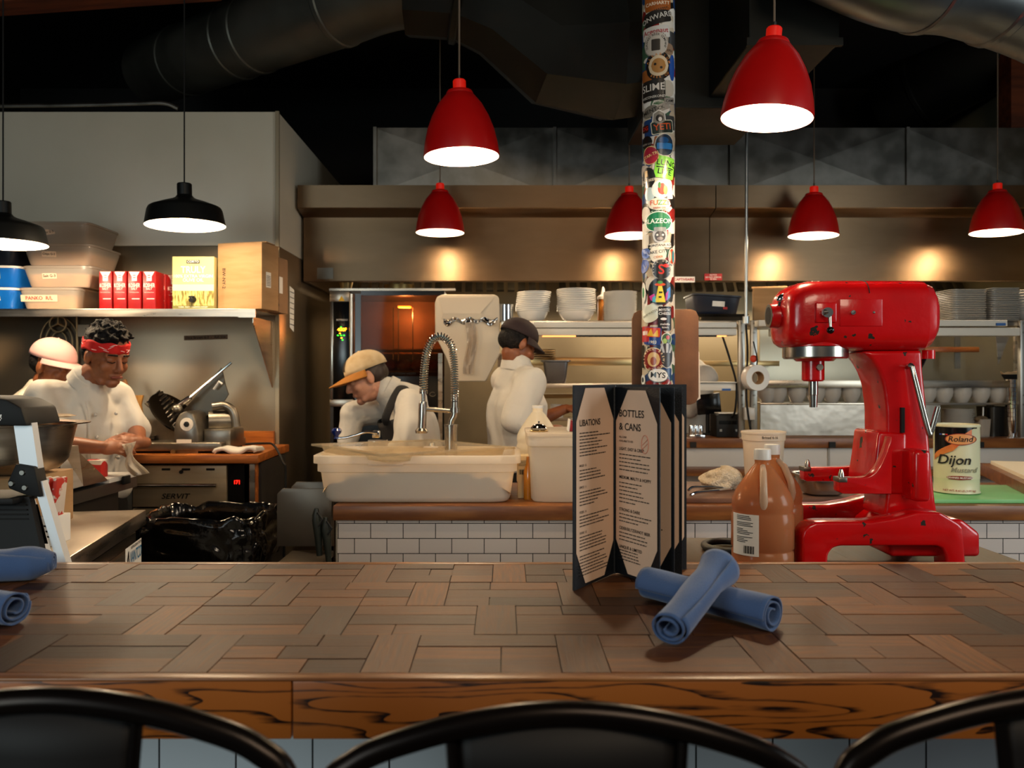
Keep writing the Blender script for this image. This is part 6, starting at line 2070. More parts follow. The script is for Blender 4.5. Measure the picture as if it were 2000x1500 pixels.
m = loftx([(1541, 588, 642, .05, 3), (1543, 580, 660, .085, 3), (1547, 568, 672, .105, 3.2), (1556, 558, 677, .118, 3.4), (1572, 549, 679, .126, 3.6), (1592, 545, 680, .13, 3.8), (1640, 544, 682, .132, 4), (1700, 544, 685, .132, 4), (1790, 544, 686, .132, 4), (1812, 545, 686, .13, 4), (1814, 547, 684, .126, 4), (1828, 551, 678, .12, 3.6), (1838, 566, 664, .108, 3.2), (1841, 585, 645, .085, 3)], MB(), 48)
hd = m.put('gear_head', MIXRED, t, world=True, smooth=45)
# lower chin around the planetary and rear step
m = MB().tube([V((X(1607, 2.26), MY, Z(660, 2.26))), V((X(1607, 2.26), MY, Z(676, 2.26)))], .092, 48)
m.put('chin', MIXRED, t, world=True)
MB().tube([V((X(1608, 2.26), MY, Z(675, 2.26))), V((X(1608, 2.26), MY, Z(677, 2.26))), V((X(1608, 2.26), MY, Z(697, 2.26))), V((X(1608, 2.26), MY, Z(700, 2.26)))], radii=[.086, .0885, .0885, .084], n=56).put('planetary_ring', STEEL_S, t, world=True)
MB().tube([V((X(1607, 2.26), MY, Z(700, 2.26))), V((X(1607, 2.26), MY, Z(705, 2.26)))], radii=[.058, .05], n=40).put('planetary_plate', MIXRED, t, world=True)
MB().tube([V((X(1604, 2.26), MY, Z(703, 2.26))), V((X(1604, 2.26), MY, Z(742, 2.26))), V((X(1604, 2.26), MY, Z(745, 2.26)))], radii=[.0305, .0305, .026], n=36).put('beater_hub', MIXRED, t, world=True)
MB().tube([V((X(1608, 2.26), MY - .03, Z(717, 2.26))), V((X(1608, 2.26), MY - .038, Z(717, 2.26)))], .009, 16).put('hub_screw', STEEL_D, t, world=True)
MB().tube([V((X(1604.5, 2.26), MY, Z(745, 2.26))), V((X(1604.5, 2.26), MY, Z(772, 2.26))), V((X(1604.5, 2.26), MY, Z(773, 2.26))), V((X(1604.5, 2.26), MY, Z(797, 2.26)))], radii=[.013, .013, .0115, .0105], n=24).put('beater_shaft', STEEL_S, t, world=True)
# attachment hub at the nose
z0 = (Z(592, MY) + Z(642, MY)) / 2
m = MB().tube([(X(1545, MY), MY, z0), (X(1537, MY), MY, z0), (X(1536, MY), MY, z0), (X(1503, MY), MY, z0), (X(1501, MY), MY, z0), (X(1501, MY), MY, z0), (X(1520, MY), MY, z0)], radii=[.046, .046, .037, .034, .032, .025, .024], n=40)
m.put('attachment_hub', MIXRED, t, world=True)
MB().tube([(X(1501.3, MY), MY, z0), (X(1500.6, MY), MY, z0)], radii=[.0335, .0325], n=36).put('hub_rim', STEEL_D, t, world=True)
MB().tube([(X(1500.4, MY), MY, z0), (X(1500.3, MY), MY, z0)], .025, 30).put('hub_bore', BLACK, t, world=True)
MB().ell((X(1525, MY), MY - .02, Z(583, MY)), (.021, .012, .0125), Matrix.Rotation(radians(-28), 3, 'Y')).put('hub_thumbscrew', CHROME, t, world=True)
MB().tube([(X(1520, MY), MY - .02, Z(590, MY)), (X(1519, MY), MY - .02, Z(599, MY))], .007, 12).put('thumbscrew_stem', BLACK, t, world=True)
# cover plates and shift lever on the near side
yf = MY - .1085
MB().bx(X(1592, yf), X(1633, yf), yf - .006, yf + .01, Z(630, yf), Z(591, yf), .004).put('lever_plate', MIXRED, t, world=True)
MB().bx(X(1640, yf), X(1723, yf), yf - .002, yf + .01, Z(637, yf), Z(584, yf), .0015).put('cover_plate', MIXRED, t, world=True)
yk = yf - .008
MB().tube([W(1617, 610, yk), W(1617, 610, yk - .02)], .0135, 20).tube([W(1607, 610, yk - .012), W(1620, 609, yk - .012)], .009, 14).put('lever_boss', STEEL_S, t, world=True)
MB().tube([W(1620, 612, yk - .014), W(1622, 640, yk - .02)], radii=[.006, .0035], n=12).put('shift_lever', STEEL_S, t, world=True)
MB().ell(W(1622, 645, yk - .02), (.0098, .0098, .0098)).put('lever_knob', BLACKG, t, world=True)
MB().tube([W(1667, 610, yf - .001), W(1667, 610, yf - .008)], .006, 14).tube([W(1667, 610, yf - .008), W(1667, 609, yf - .018)], .003, 8).put('toggle_switch', STEEL_S, t, world=True)
for px, py in ((1707, 610),):
    MB().ell(W(px, py, yf - .002), (.0035, .002, .0035), u=10, v=6).put('cover_screw', STEEL_D, t, world=True)
MB().tube([V((X(1695, HX), MY + .1095 * math.copysign(abs(cos(a)) ** .5, cos(a)), (Z(544, HX) + Z(684.5, HX)) / 2 + (Z(544, HX) - Z(684.5, HX)) / 2 * 1.004 * math.copysign(abs(sin(a)) ** .5, sin(a)))) for a in [radians(x) for x in range(20, 161, 5)]] , .0012, 6).put('lid_seam', BLACK, t, world=True)
# column
prof = [(1684, 686), (1700, 700), (1714, 722), (1724, 748), (1728, 775), (1731, 800), (1732, 970), (1726, 1012), (1832, 1012), (1826, 975), (1818, 900), (1808, 780), (1802, 720), (1800, 684)]
MB().prism([q(*p, 2.25) for p in prof], MY - .075, MY + .075, bev=.016, seg=3).put('column', MIXRED, t, world=True, smooth=40)
MB().tube([(X(1813, MY), MY, Z(684, MY)), (X(1813, MY), MY, Z(700, 2.26))], .018, 14).put('cable_gland', MIXRED, t, world=True)
MB().tube(spline([(X(1812, MY), MY + .02, Z(700, 2.26)), (X(1808, MY), MY + .08, Z(760, MY)), (X(1812, MY), MY + .11, Z(860, MY)), (X(1830, MY), MY + .14, Z(1000, MY)), (X(1840, MY), MY + .15, TH + .008), (X(1880, MY), MY + .2, TH + .007)], 6), .006, 8).put('power_cord', BLACK, t, world=True)
# slide and yoke
MB().prism([q(*p, 2.27) for p in [(1727, 795), (1762, 795), (1762, 972), (1733, 972)]], MY - .05, MY + .05, bev=.006).put('slide', MIXRED, t, world=True)
MB().bx(X(1759, 2.24), X(1766, 2.24), 2.236, 2.246, Z(845, 2.24), Z(796, 2.24)).put('slide_gib', BLACK, t, world=True)
MB().prism([q(*p, 2.25) for p in [(1713, 842), (1768, 845), (1768, 965), (1700, 965), (1700, 935), (1706, 900)]], MY - .082, MY + .082, bev=.01, seg=3).put('yoke_block', MIXRED, t, world=True)
def armw(yy, pts, w):
    return spline([(X(a, yy_), yy_, Z(b, yy_)) for a, b, yy_ in pts], 8)
for nm, yv, tip, pin in (('far_arm', 2.47, (1568, 926), (1577, 912)), ('near_arm', 2.19, (1636, 948), (1643, 935))):
    s = 1 if yv > MY else -1
    tipx = X(tip[0], yv)
    zc = Z(tip[1], yv)
    bt, tp = zc - .020, zc + .022
    # flat bar with a gusset sweeping up to the yoke
    rootx = X(1735, yv)
    xs = [tipx + (rootx - tipx) * k / 24 for k in range(25)]
    ztop = Z(852, yv)
    pl = [(tipx - .004, bt + .006), (tipx + .006, bt)] + [(rootx, bt)] + [(rootx, ztop)]
    for k in range(24, -1, -1):
        u = k / 24
        zz = tp + (ztop - tp) * max(0, (u - .32) / .68) ** 3.2
        pl.append((xs[k], zz))
    pl.append((tipx - .004, tp - .006))
    MB().prism(pl, yv - .02, yv + .02, bev=.006, seg=2).put('bowl_arm', MIXRED, t, world=True, smooth=40)
    MB().lathe([(0, .024), (.004, .022), (.0075, .012), (.0085, 0), (0, 0)], (X(pin[0], yv), yv, tp - .001), 16).put('bowl_pin', STEEL_S, t, world=True)
    MB().bx(tipx - .005, tipx + .018, yv - .021, yv + .021, tp - .012, tp + .001, .002).put('worn_tip', STEEL_D, t, world=True)
MB().bx(X(1735, MY), X(1766, MY), 2.17, 2.49, Z(965, MY), Z(870, MY), .012, 3).put('yoke_bridge', MIXRED, t, world=True)
# base: two arched feet and the body between them
for yv in (2.19, 2.472):
    kx = lambda px: X(px, 2.16 if yv < 2.3 else 2.16) + (0 if yv < 2.3 else .0)
    zz = lambda py: Z(py, 2.16)
    zf = TH
    pts = [(kx(1566), zf), (kx(1566), zz(1048)), (kx(1569), zz(1036)), (kx(1578), zz(1026)), (kx(1592), zz(1020)), (kx(1610), zz(1019)), (kx(1700), zz(1019)), (kx(1745), zz(1012)), (kx(1790), zz(1000)), (kx(1835), zz(1000)), (kx(1872), zz(1022)), (kx(1880), zz(1030)), (kx(1885), zz(1100)), (kx(1887), zf), (kx(1848), zf), (kx(1846), zz(1085)), (kx(1840), zz(1071)), (kx(1828), zz(1066)), (kx(1640), zz(1066)), (kx(1626), zz(1070)), (kx(1617), zz(1082)), (kx(1614), zf)]
    MB().prism(pts, yv - .035, yv + .035, bev=.011, seg=3).put('foot', MIXRED, t, world=True, smooth=40)
MB().prism([(X(1700, MY), Z(1022, MY)), (X(1728, MY), Z(1000, MY)), (X(1834, MY), Z(1000, MY)), (X(1868, MY), Z(1026, MY)), (X(1868, MY), Z(1070, MY)), (X(1700, MY), Z(1070, MY))], MY - .12, MY + .12, bev=.012, seg=3).put('base_body', MIXRED, t, world=True, smooth=40)
# bent lifting lever of bare steel
yl_ = MY - .1
MB().tube([W(1773, 716, yl_ + .03), W(1779, 714, yl_)] + spline([W(1781, 716, yl_), W(1812, 838, yl_ - .02), W(1816, 843, yl_ - .02), W(1820, 838, yl_ - .02), W(1832, 795, yl_ - .02)], 6), .0075, 14).put('lift_handle', STEEL_S, t, world=True)


# ------------------------------------------------------------------ menu standing open on the bar
t = thing('menu', 'black bound drinks menu standing open on the bar before the pole', 'menu', (.225, 1.66, BARH))
LEATH = mat('black_leatherette', '11151a', rough=.42, bump=.15, bscale=400)
MPAP = mat('menu_paper', 'd8b79c', rough=.75)
MH = .392
SP = V((.228, 1.70, BARH))


def panel(outer, zb, h, lines, clip=.035, side=-1, cover=False, name='page', off=V((0, 0, 0)), lean=0.0):
    """a stiff black board from the spine to 'outer' (x, y) with a corner-clipped paper on its near face"""
    a = V((SP.x, SP.y, 0)) + off
    b = V((outer[0], outer[1], 0))
    u = (b - a)
    w = u.length
    u.normalize()
    n = V((u.y, -u.x, 0))
    if n.y > 0:
        n = -n
    o = V((a.x, a.y, zb))
    m = MB()
    th = .004 if cover else .0022
    p = [o, o + u * w, o + u * w + V((0, 0, h)), o + V((0, 0, h))]
    m._add(p + [x - n * th for x in p], [(0, 1, 2, 3), (7, 6, 5, 4), (0, 4, 5, 1), (1, 5, 6, 2), (2, 6, 7, 3), (3, 7, 4, 0)])
    brd = m.put('cover_board' if cover else 'inner_board', LEATH, t, world=True, smooth=0)
    mg = .006
    cl = .040
    f = lay(o + n * .001, u, (0, 0, 1))
    m = MB()
    m._add([f(mg + cl, mg), f(w - mg - cl * .9, mg), f(w - mg, mg + cl * 1.6), f(w - mg, h - mg - cl * 1.6), f(w - mg - cl * .9, h - mg), f(mg + cl, h - mg), f(mg, h - mg - cl * 1.6), f(mg, mg + cl * 1.6)], [tuple(range(8))])
    pp = m.put('paper_sheet', MPAP, brd, world=True, smooth=0)
    sgn = 1
    if u.x < 0:
        sgn = -1
    f2 = lay(o + n * .0018 + u * (w / 2), u * sgn, (0, 0, 1))
    m = MB()
    k = 0
    rg = random.Random(len(lines) + int(h * 1000))
    for kind, txt, y in lines:
        if kind == 'h':
            s = txt[1]
            wt = text_w(txt[0]) * s
            m.text(txt[0], s, lambda x, yy, y=y, wt=wt: f2(x - w / 2 + mg + .012 + wt / 2, yy + y))
        else:
            for i in range(txt):
                yl = y - i * kind
                if k > 95:
                    break
                ww = rg.uniform(.45, .95) * (w - .036)
                x = -w / 2 + mg + .012
                while x < -w / 2 + mg + .012 + ww:
                    wl = min(rg.uniform(.004, .014), -w / 2 + mg + .014 + ww - x)
                    m._add([f2(x, yl), f2(x + wl, yl), f2(x + wl, yl + .0019), f2(x, yl + .0019)], [(0, 1, 2, 3)])
                    x += wl + .0018
                k += 1
    if lines:
        m.put('lettering', INK, pp, world=True, smooth=0)
    return brd, f2, pp


H = 'h'
left_lines = [(H, ('LIBATIONS', .0175), .318)] + [(.0062, 8, .298 - .0)] + [(H, ('MULES  12', .006), .236), (.0062, 4, .226), (H, ('SPRITZ  11', .006), .194), (.0062, 5, .184), (H, ('FIZZES  13', .006), .146), (.0062, 4, .137), (H, ('SOURS  12', .006), .106), (.0062, 5, .097), (.0062, 7, .06)]
right_lines = [(H, ('BOTTLES', .0205), .33), (H, ('& CANS', .0205), .303), (H, ('ALL CANS', .0055), .282), (H, ('AVAILABLE TO GO', .0055), .274),
               (H, ('LIGHT, EASY & CRISP', .0088), .258), (.0078, 5, .246), (H, ('MEDIUM, MALTY & HOPPY', .0088), .2), (.0078, 6, .188),
               (H, ('STRONG & DARK', .0088), .134), (.0072, 3, .124), (H, ('CIDER/SELTZER/NOT BEER', .0085), .096), (.0072, 3, .086), (H, ('UNIQUE & LIMITED', .0088), .058), (.006, 4, .05)]
panel((.386, 1.735), BARH + .001, MH, [(.01, 2, .24), (.01, 2, .15)], cover=True)
panel((.1335, 1.562), BARH + .001, MH, left_lines, cover=True)
panel((.36, 1.66), BARH + .004, MH - .008, [(.01, 2, .14), (.008, 3, .06)], name='page', off=V((.004, 0, 0)))
panel((.334, 1.612), BARH + .004, MH - .008, [(.01, 3, .1)], name='page', off=V((.003, 0, 0)))
bd, f2, pp = panel((.298, 1.572), BARH + .004, MH - .008, right_lines, off=V((.001, 0, 0)))
MB().tube([f2(.03 + .011 * cos(a * pi / 16), .272 + .018 * sin(a * pi / 16)) for a in range(32)], .0006, 5, closed=True).tube([f2(.022 + .016 * i, .262 + .012 * i) for i in (0, 1)], .0006, 5).tube([f2(.022 + .016 * i, .27 + .012 * i) for i in (0, 1)], .0006, 5).put('printed_stamp', mat('faded_red_ink', 'c87860', rough=.8), pp, world=True)
MB().tube([SP + V((0, .003, .001)), SP + V((0, .003, MH))], .005, 10).put('spine', LEATH, t, world=True)


# ------------------------------------------------------------------ rolled blue napkins
NAP = mat('blue_napkin_cloth', '3f5a86', '35507c', scale=3, rough=.85, bump=.25, bscale=600, sheen=.3)


def napkin(label, p0, p1, r, seed, flare0=1.0, flare1=1.15, tailup=0.0, squash=.92):
    """cloth rolled on itself: a spiral section swept from p0 to p1 (axis points)"""
    p0, p1 = V(p0), V(p1)
    d = (p1 - p0)
    L = d.length
    d.normalize()
    up = V((0, 0, 1))
    side = d.cross(up).normalized()
    up = side.cross(d).normalized()
    t = thing('rolled_napkin', label, 'napkin', (p0 + p1) / 2, 0, 'rolled blue napkins on the bar')
    nu, nv = 84, 30
    def fn(u, v):
        ang = u * 2 * pi * 2.35 + seed
        rr = r * (.28 + .72 * min(1, u * 1.15) ** .75)
        n1 = noise.noise(V((cos(ang) * 1.2 + seed, sin(ang) * 1.2, v * 4)))
        fl = 1 + (flare0 - 1) * max(0, 1 - v * 5) + (flare1 - 1) * max(0, (v - .72) / .28) ** 1.6
        k = rr * fl * (1 + .06 * n1 + .03 * sin(v * 9 + seed))
        sk = (u - .5) * .02
        dv = v + sk * (1 if v > .5 else .4) + .012 * noise.noise(V((u * 5, seed, v)))
        dr = r * .18 * sin(v * pi) * 0
        return p0 + d * (L * dv) + side * (k * cos(ang)) + up * (k * sin(ang) * squash + tailup * max(0, v - .75))
    MB().grid(fn, nu, nv).put('napkin', NAP, t, world=True, smooth=60, solid=.0028)
    # the loose outer edge laid along the roll
    def edge(u, v):
        a = -1.1 + u * 1.9 + .25 * sin(v * 2.5 + seed)
        k = r * 1.05 * (1 + (flare1 - 1) * max(0, (v - .75) / .25))
        return p0 + d * (L * (.03 + .93 * v)) + side * (k * cos(a)) + up * (k * sin(a) * squash)
    MB().grid(edge, 10, 24).put('outer_fold', NAP, t, world=True, smooth=60, solid=.003)
    return t


napkin('blue rolled napkin lying on the wood under the crossed one', (.432, 1.315, BARH + .027), (.262, 1.50, BARH + .031), .029, 1.1, 1.05, 1.1)
napkin('blue rolled napkin crossed on top, its tail hanging over', (.248, 1.235, BARH + .029), (.372, 1.415, BARH + .083), .026, 3.4, 1.05, 1.35, -.0)
napkin('blue rolled napkin at the frame edge, far one, with a pointed end', (-1.05, 1.62, BARH + .033), (-.915, 1.665, BARH + .034), .034, 2.0, 1.0, .55)
napkin('blue rolled napkin at the frame edge, near one, with an open end', (-.802, 1.345, BARH + .03), (-.98, 1.40, BARH + .03), .030, 4.2, 1.0, 1.0)

# ------------------------------------------------------------------ bar stools
STM = mat('dark_bronze_metal', '17110e', '1e1712', scale=6, rough=.28, metal=.75)


def stool(label, cx, cy, ztop, hw, rz, pw):
    t = thing('bar_stool', label, 'stool', (cx, cy, 0), rz, 'metal bar stools')
    sh = .76
    zt = ztop
    pts = [(-hw * .86, -.24, sh - .02), (-hw * 1.06, -.03, zt - .2), (-hw, .0, zt - .085), (-hw * .86, .004, zt - .046), (-hw * .6, .004, zt - .022), (-hw * .3, .004, zt - .006), (0, .004, zt), (hw * .3, .004, zt - .006), (hw * .6, .004, zt - .022), (hw * .86, .004, zt - .046), (hw, .0, zt - .085), (hw * 1.06, -.03, zt - .2), (hw * .86, -.24, sh - .02)]
    pts[0] = (-hw * .9, .02, sh - .02); pts[-1] = (hw * .9, .02, sh - .02)
    MB().tube(spline(pts, 8), .0125, 16).put('back_hoop', STM, t)
    y0 = .0
    MB().grid(lambda u, v: V(((u - .5) * 2 * pw * (1 - .25 * (1 - v)), .0 - .03 * (1 - v) + .012 * (2 * u - 1) ** 2, sh + (zt - .006 - sh) * v)), 12, 10).put('back_panel', mat('dark_panel_metal', '0c0908', rough=.6, spec=.3), t, solid=.004)
    for s in (-1, 1):
        MB().tube([V((s * pw * (1 - .25 * (1 - v / 8)), -.03 * (1 - v / 8) + .012 - .006, sh + (zt - .01 - sh) * v / 8)) for v in range(9)], .006, 8).put('panel_edge', STM, t)
    MB().prism(roundrect(-.16, .16, -.02, .3, .04), sh - .03, sh, axis='z', bev=.008).put('seat', STM, t)
    for sx in (-1, 1):
        for sy in (0, 1):
            MB().tube([(sx * .13, .0 + sy * .27, sh - .02), (sx * .2, -.05 + sy * .39, 0.0)], radii=[.02, .014], n=12).put('leg', STM, t)
    for sx in (-1, 1):
        MB().tube([(sx * .18, -.03, .25), (sx * .18, .3, .25)], .008, 8).put('side_rail', STM, t)
    for yy in (-.03, .3):
        MB().tube([(-.18, yy, .25), (.18, yy, .25)], .008, 8).put('foot_rail', STM, t)
    return t


stool('dark metal bar stool in the middle, its back before the menu', X(1108, .78), .78, Z(1373, .78) - .012, .235, 0, .112)
stool('dark metal bar stool nearest the step ladder, its back cut by the frame', X(88, .77), .77, Z(1346, .77) - .012, .23, 0, .085)
stool('dark metal bar stool nearest the mixer, its back cut by the frame', X(2135, .77), .77, Z(1341, .77) - .012, .235, 0, .085)

# ------------------------------------------------------------------ stickered pole
PX, PY, PR = X(1286, 2.95), 2.95, .0578
def pole_mat():
    m = bpy.data.materials.new('pole_of_worn_stickers')
    m.use_nodes = True
    N, L = m.node_tree.nodes, m.node_tree.links
    tc = N.new('ShaderNodeTexCoord')
    vo = N.new('ShaderNodeTexVoronoi')
    vo.inputs['Scale'].default_value = 26
    L.new(tc.outputs['Object'], vo.inputs['Vector'])
    sp = N.new('ShaderNodeSeparateColor')
    L.new(vo.outputs['Color'], sp.inputs[0])
    r = N.new('ShaderNodeValToRGB')
    r.color_ramp.interpolation = 'CONSTANT'
    cs = ['d0c8ba', '1c1814', 'a89a86', '7a1c18', 'd8d4cc', '24406c', '35302a', 'c0b49e', '3c5c44', 'e0dcd4']
    els = r.color_ramp.elements
    for i, c in enumerate(cs):
        e = els[i] if i < 2 else els.new(i / len(cs))
        e.position = i / len(cs)
        e.color = lin(c)
    L.new(sp.outputs[0], r.inputs[0])
    b = N['Principled BSDF']
    b.inputs['Roughness'].default_value = .3
    L.new(r.outputs[0], b.inputs['Base Color'])
    return m


POLEM = pole_mat()
pole = thing('stickered_pole', 'floor to ceiling pole plastered with stickers behind the menu', 'pole', (PX, PY, 0), radians(-10.6))
MB().tube([(0, 0, 0), (0, 0, 3.8)], PR, 56).put('pole_tube', POLEM, pole)
NS = [0]


def pm(th0, z0, rot, e):
    c, s = cos(rot), sin(rot)
    def f(x, y):
        xx, yy = x * c - y * s, x * s + y * c
        a = th0 + xx / PR
        return V(((PR + e) * sin(a), -(PR + e) * cos(a), z0 + yy))
    return f


def shape_pts(shape, w, h):
    if shape == 'e':
        return [(w / 2 * cos(a * pi / 20), h / 2 * sin(a * pi / 20)) for a in range(40)]
    if shape == 'h':
        return [(w / 2 * cos(a * pi / 3 + pi / 6), h / 2 * sin(a * pi / 3 + pi / 6)) for a in range(6)]
    return roundrect(-w / 2, w / 2, -h / 2, h / 2, min(w, h) * .08, 2)


def patch(m, f, shape, w, h, cx=0, cy=0, pts=None):
    """fan-strip patch that follows the curve: cut into vertical slices"""
    pts = pts or shape_pts(shape, w, h)
    n = 14
    xa_, xb_ = min(p[0] for p in pts), max(p[0] for p in pts)
    xs = [xa_ + (xb_ - xa_) * i / n for i in range(n + 1)]
    cols = []
    k = len(pts)
    for x in xs:
        ys = []
        for i in range(k):
            (xa, ya), (xb, yb) = pts[i], pts[(i + 1) % k]
            if (xa - x) * (xb - x) <= 0 and xa != xb:
                ys.append(ya + (yb - ya) * (x - xa) / (xb - xa))
        if not ys:
            ys = [0, 0]
        cols.append((x, min(ys), max(ys)))
    V_ = [(m.bm.verts.new(f(cx + x, cy + a)), m.bm.verts.new(f(cx + x, cy + b))) for x, a, b in cols]
    for A, B in zip(V_, V_[1:]):
        try:
            m.bm.faces.new((A[0], B[0], B[1], A[1]))
        except ValueError:
            pass
    return m


def smat(c):
    return mat('sticker_' + c, c, rough=.3, coat=.2)


def sticker(px, py, w, h, shape, bg, items=(), rot=0.0, border=None, label=None):
    """px,py,w,h in photo pixels at the pole; items: ('t', text, size px, colour, dx, dy) or ('p', shape, w, h, colour, dx, dy)"""
    s = 2.95 / F
    NS[0] += 1
    e = .0006 + NS[0] * .00004
    th = math.asin(max(-.98, min(.98, (px - 1286) / 31.5)))
    z0 = Z(py, PY - PR)
    f = pm(th, z0, radians(rot), e)
    o = patch(MB(), f, shape, w * s, h * s).put('sticker', smat(border or bg), pole, smooth=60)
    if label:
        o['label'] = label
    k = 1
    def sub(nm, mb, c):
        mb.put(nm, smat(c), o, smooth=0)
    if border:
        sub('sticker_face', patch(MB(), pm(th, z0, radians(rot), e + .0002), shape, w * s - .006, h * s - .006), bg)
    for it in items:
        k += 1
        fi = pm(th, z0, radians(rot), e + .0002 + .0001 * k)
        if it[0] == 't':
            _, tx, sz, c, dx, dy = it
            sub('lettering', MB().text(tx, sz * s, lambda x, y: fi(x + dx * s, y + dy * s), .006), c)
        elif it[0] == 'p':
            _, shp, pw, ph, c, dx, dy = it
            sub('print', patch(MB(), fi, shp, pw * s, ph * s, dx * s, dy * s), c)
        elif it[0] == 'g':
            _, pts, c = it
            sub('print', patch(MB(), fi, '', 1, 1, 0, 0, [(x * s, y * s) for x, y in pts]), c)
        elif it[0] == 'a':           # text bent along a circle
            _, tx, rad, sz, c, a0, a1 = it
            m = MB()
            n = len(tx)
            for i, ch in enumerate(tx):
                if ch == ' ':
                    continue
                a = radians(a0 + (a1 - a0) * (i / max(1, n - 1)))
                r_ = -a if a1 < a0 else 0
                ca, sa = cos(a), sin(a)
                up = 1 if a1 < a0 else -1
                def ff(x, y, ca=ca, sa=sa, up=up):
                    # glyph up direction is radial
                    return fi((rad * s + y * up) * ca + x * sa * up, (rad * s + y * up) * sa - x * ca * up)
                m.text(ch, sz * s, ff, .006)
            sub('lettering', m, c)
    return o


# plain filler stickers under the readable ones
rg = random.Random(21)
fillc = ['d8d2c6', '2a2622', 'b8a890', '8c2018', '1c3c6c', 'e0dcd4', '4a6a4a', 'c8a040', '3a3a3a', 'c4bcae', '9a5a2a', 'd0c8bc']
for i in range(52):
    py = -20 + i * 15.2
    sticker(1286 + rg.choice([-26, -16, -4, 8, 18, 27]) + rg.uniform(-3, 3), py + rg.uniform(-6, 6), rg.uniform(22, 38), rg.uniform(20, 34), rg.choice('rree'), rg.choice(fillc), rot=rg.uniform(-20, 20))
sticker(1284, 4, 52, 30, 'r', '9a5422', [('t', 'CARHARTT', 9, 'e8d8c0', 0, -2)], rot=2)
sticker(1283, 32, 54, 28, 'r', '26221e', [('t', 'ONWARD', 14, 'c8c2b8', 0, 0)], rot=14)
sticker(1280, 62, 56, 24, 'r', 'c8c4bc', [('t', 'Argonaut', 13, 'a02028', 0, 2)], rot=4)
sticker(1281, 85, 50, 50, 'e', '8a847a', [('p', 'e', 46, 46, 'b8b0a4', 0, 0), ('a', 'DURANGO BEER COMPANY', 18, 6, '2a2622', 200, -20), ('p', 'r', 16, 22, '3a342c', 0, -2)], rot=0)
sticker(1306, 95, 22, 22, 'e', '8a7058', [('t', 'KPLI', 6, '2a2420', 0, -3)])
sticker(1286, 128, 50, 56, 'e', '1a1512', [('p', 'e', 38, 40, 'd0bc9c', 0, 0), ('p', 'e', 27, 28, 'a8763c', 0, 0), ('p', 'e', 5, 5, '1a1512', -6, 3), ('p', 'e', 5, 5, '1a1512', 5, -4), ('a', 'ALVARIUM', 21.5, 6.5, 'c8803c', 160, 20), ('a', 'BEER CO', 22.5, 6, 'c8803c', 235, 320)])
sticker(1311, 130, 16, 50, 'e', '1c4a9a', [])
sticker(1304, 172, 30, 32, 'e', 'b8b0a0', [])
sticker(1275, 175, 48, 40, 'r', '26221e', [('t', 'SLIME', 19, 'd4cec4', 0, 5), ('t', 'WISCONSKONEV', 6.5, 'd4cec4', 0, -13)], rot=2)
sticker(1307, 196, 24, 13, 'r', '8a847a', [('t', 'CAMP', 7, '1c1814', 0, 0)], rot=10)
sticker(1270, 216, 36, 22, 'e', '7a7468', [('t', 'MENT', 11, '1c1814', 0, 0)], rot=16)
sticker(1296, 208, 24, 14, 'r', '9a9488', [('t', 'CK', 9, '1c1814', -6, 0)], rot=24)
sticker(1287, 230, 30, 32, 'h', 'd8d4cc', [('p', 'h', 25, 27, '8a8478', 0, 0), ('p', 'e', 14, 14, '1c1814', 1, -1), ('p', 'e', 7, 8, 'd8d4cc', 2, -3)])
sticker(1262, 248, 16, 14, 'r', '3a1a14', [('t', 'OG', 10, 'c82a20', 0, 0)])
sticker(1294, 248, 44, 26, 'r', '1e2a20', [('t', 'YETI', 17, 'd8541c', 0, 0)], rot=7, border='d0ccb4')
sticker(1264, 275, 26, 24, 'e', '1a1614', [('t', 'BREW CO', 5, 'a8a094', 0, -4)])
sticker(1298, 283, 40, 44, 'e', '12283c', [('p', 'r', 30, 12, '1c74b4', 0, -2), ('p', 'e', 18, 12, '0c4c80', -2, 9)], border='c8c0b0')
sticker(1271, 302, 34, 36, 'e', 'a82038', [('t', 'STAR-TRI', 8, 'f0d890', 0, 0)], rot=18, border='e0c080')
sticker(1299, 327, 40, 42, 'r', '7cc83c', [('t', 'LUNG', 15, '14180c', 2, 8), ('t', 'LIVE', 15, '14180c', 0, -9), ('p', 'r', 34, 2, '14180c', 0, -.5)], rot=-9, label='lime green sticker reading LUNG LIVE')
sticker(1267, 345, 30, 40, 'e', '1c1c1c', [('t', 'OLD BEER', 7, 'd8d0c0', 0, -6), ('p', 'r', 7, 12, 'c8a060', -3, 8)], rot=6)
sticker(1270, 378, 22, 26, 'e', 'b8d0d8', [])
sticker(1290, 370, 34, 34, 'e', 'e0e4e4', [('p', 'e', 16, 22, 'c83820', 3, 1), ('p', 'e', 8, 18, 'e0a030', 9, -1), ('p', 'e', 5, 12, '4c8c48', -2, 8)])
sticker(1288, 398, 44, 24, 'e', 'e0dccf', [('t', 'F', 13, 'd04a30', -15, 2), ('t', 'U', 13, 'd07030', -7, 2), ('t', 'Z', 13, '3c8c50', 1, 2), ('t', 'Z', 13, 'c8a030', 9, 2), ('t', 'Y', 13, '7c8686', 16, 2), ('t', 'BREW CO', 5, 'b04828', 0, -8)])
sticker(1286, 433, 54, 40, 'e', '0c6a44', [('t', 'BLAZEON', 12.5, 'f0f4f0', 0, 1), ('a', 'VT TO GLP', 22, 5, 'd0e8dc', 130, 50)], border='e8efe8', label='green oval sticker reading BLAZEON')
sticker(1262, 470, 18, 26, 'r', 'd8d4ca', [])
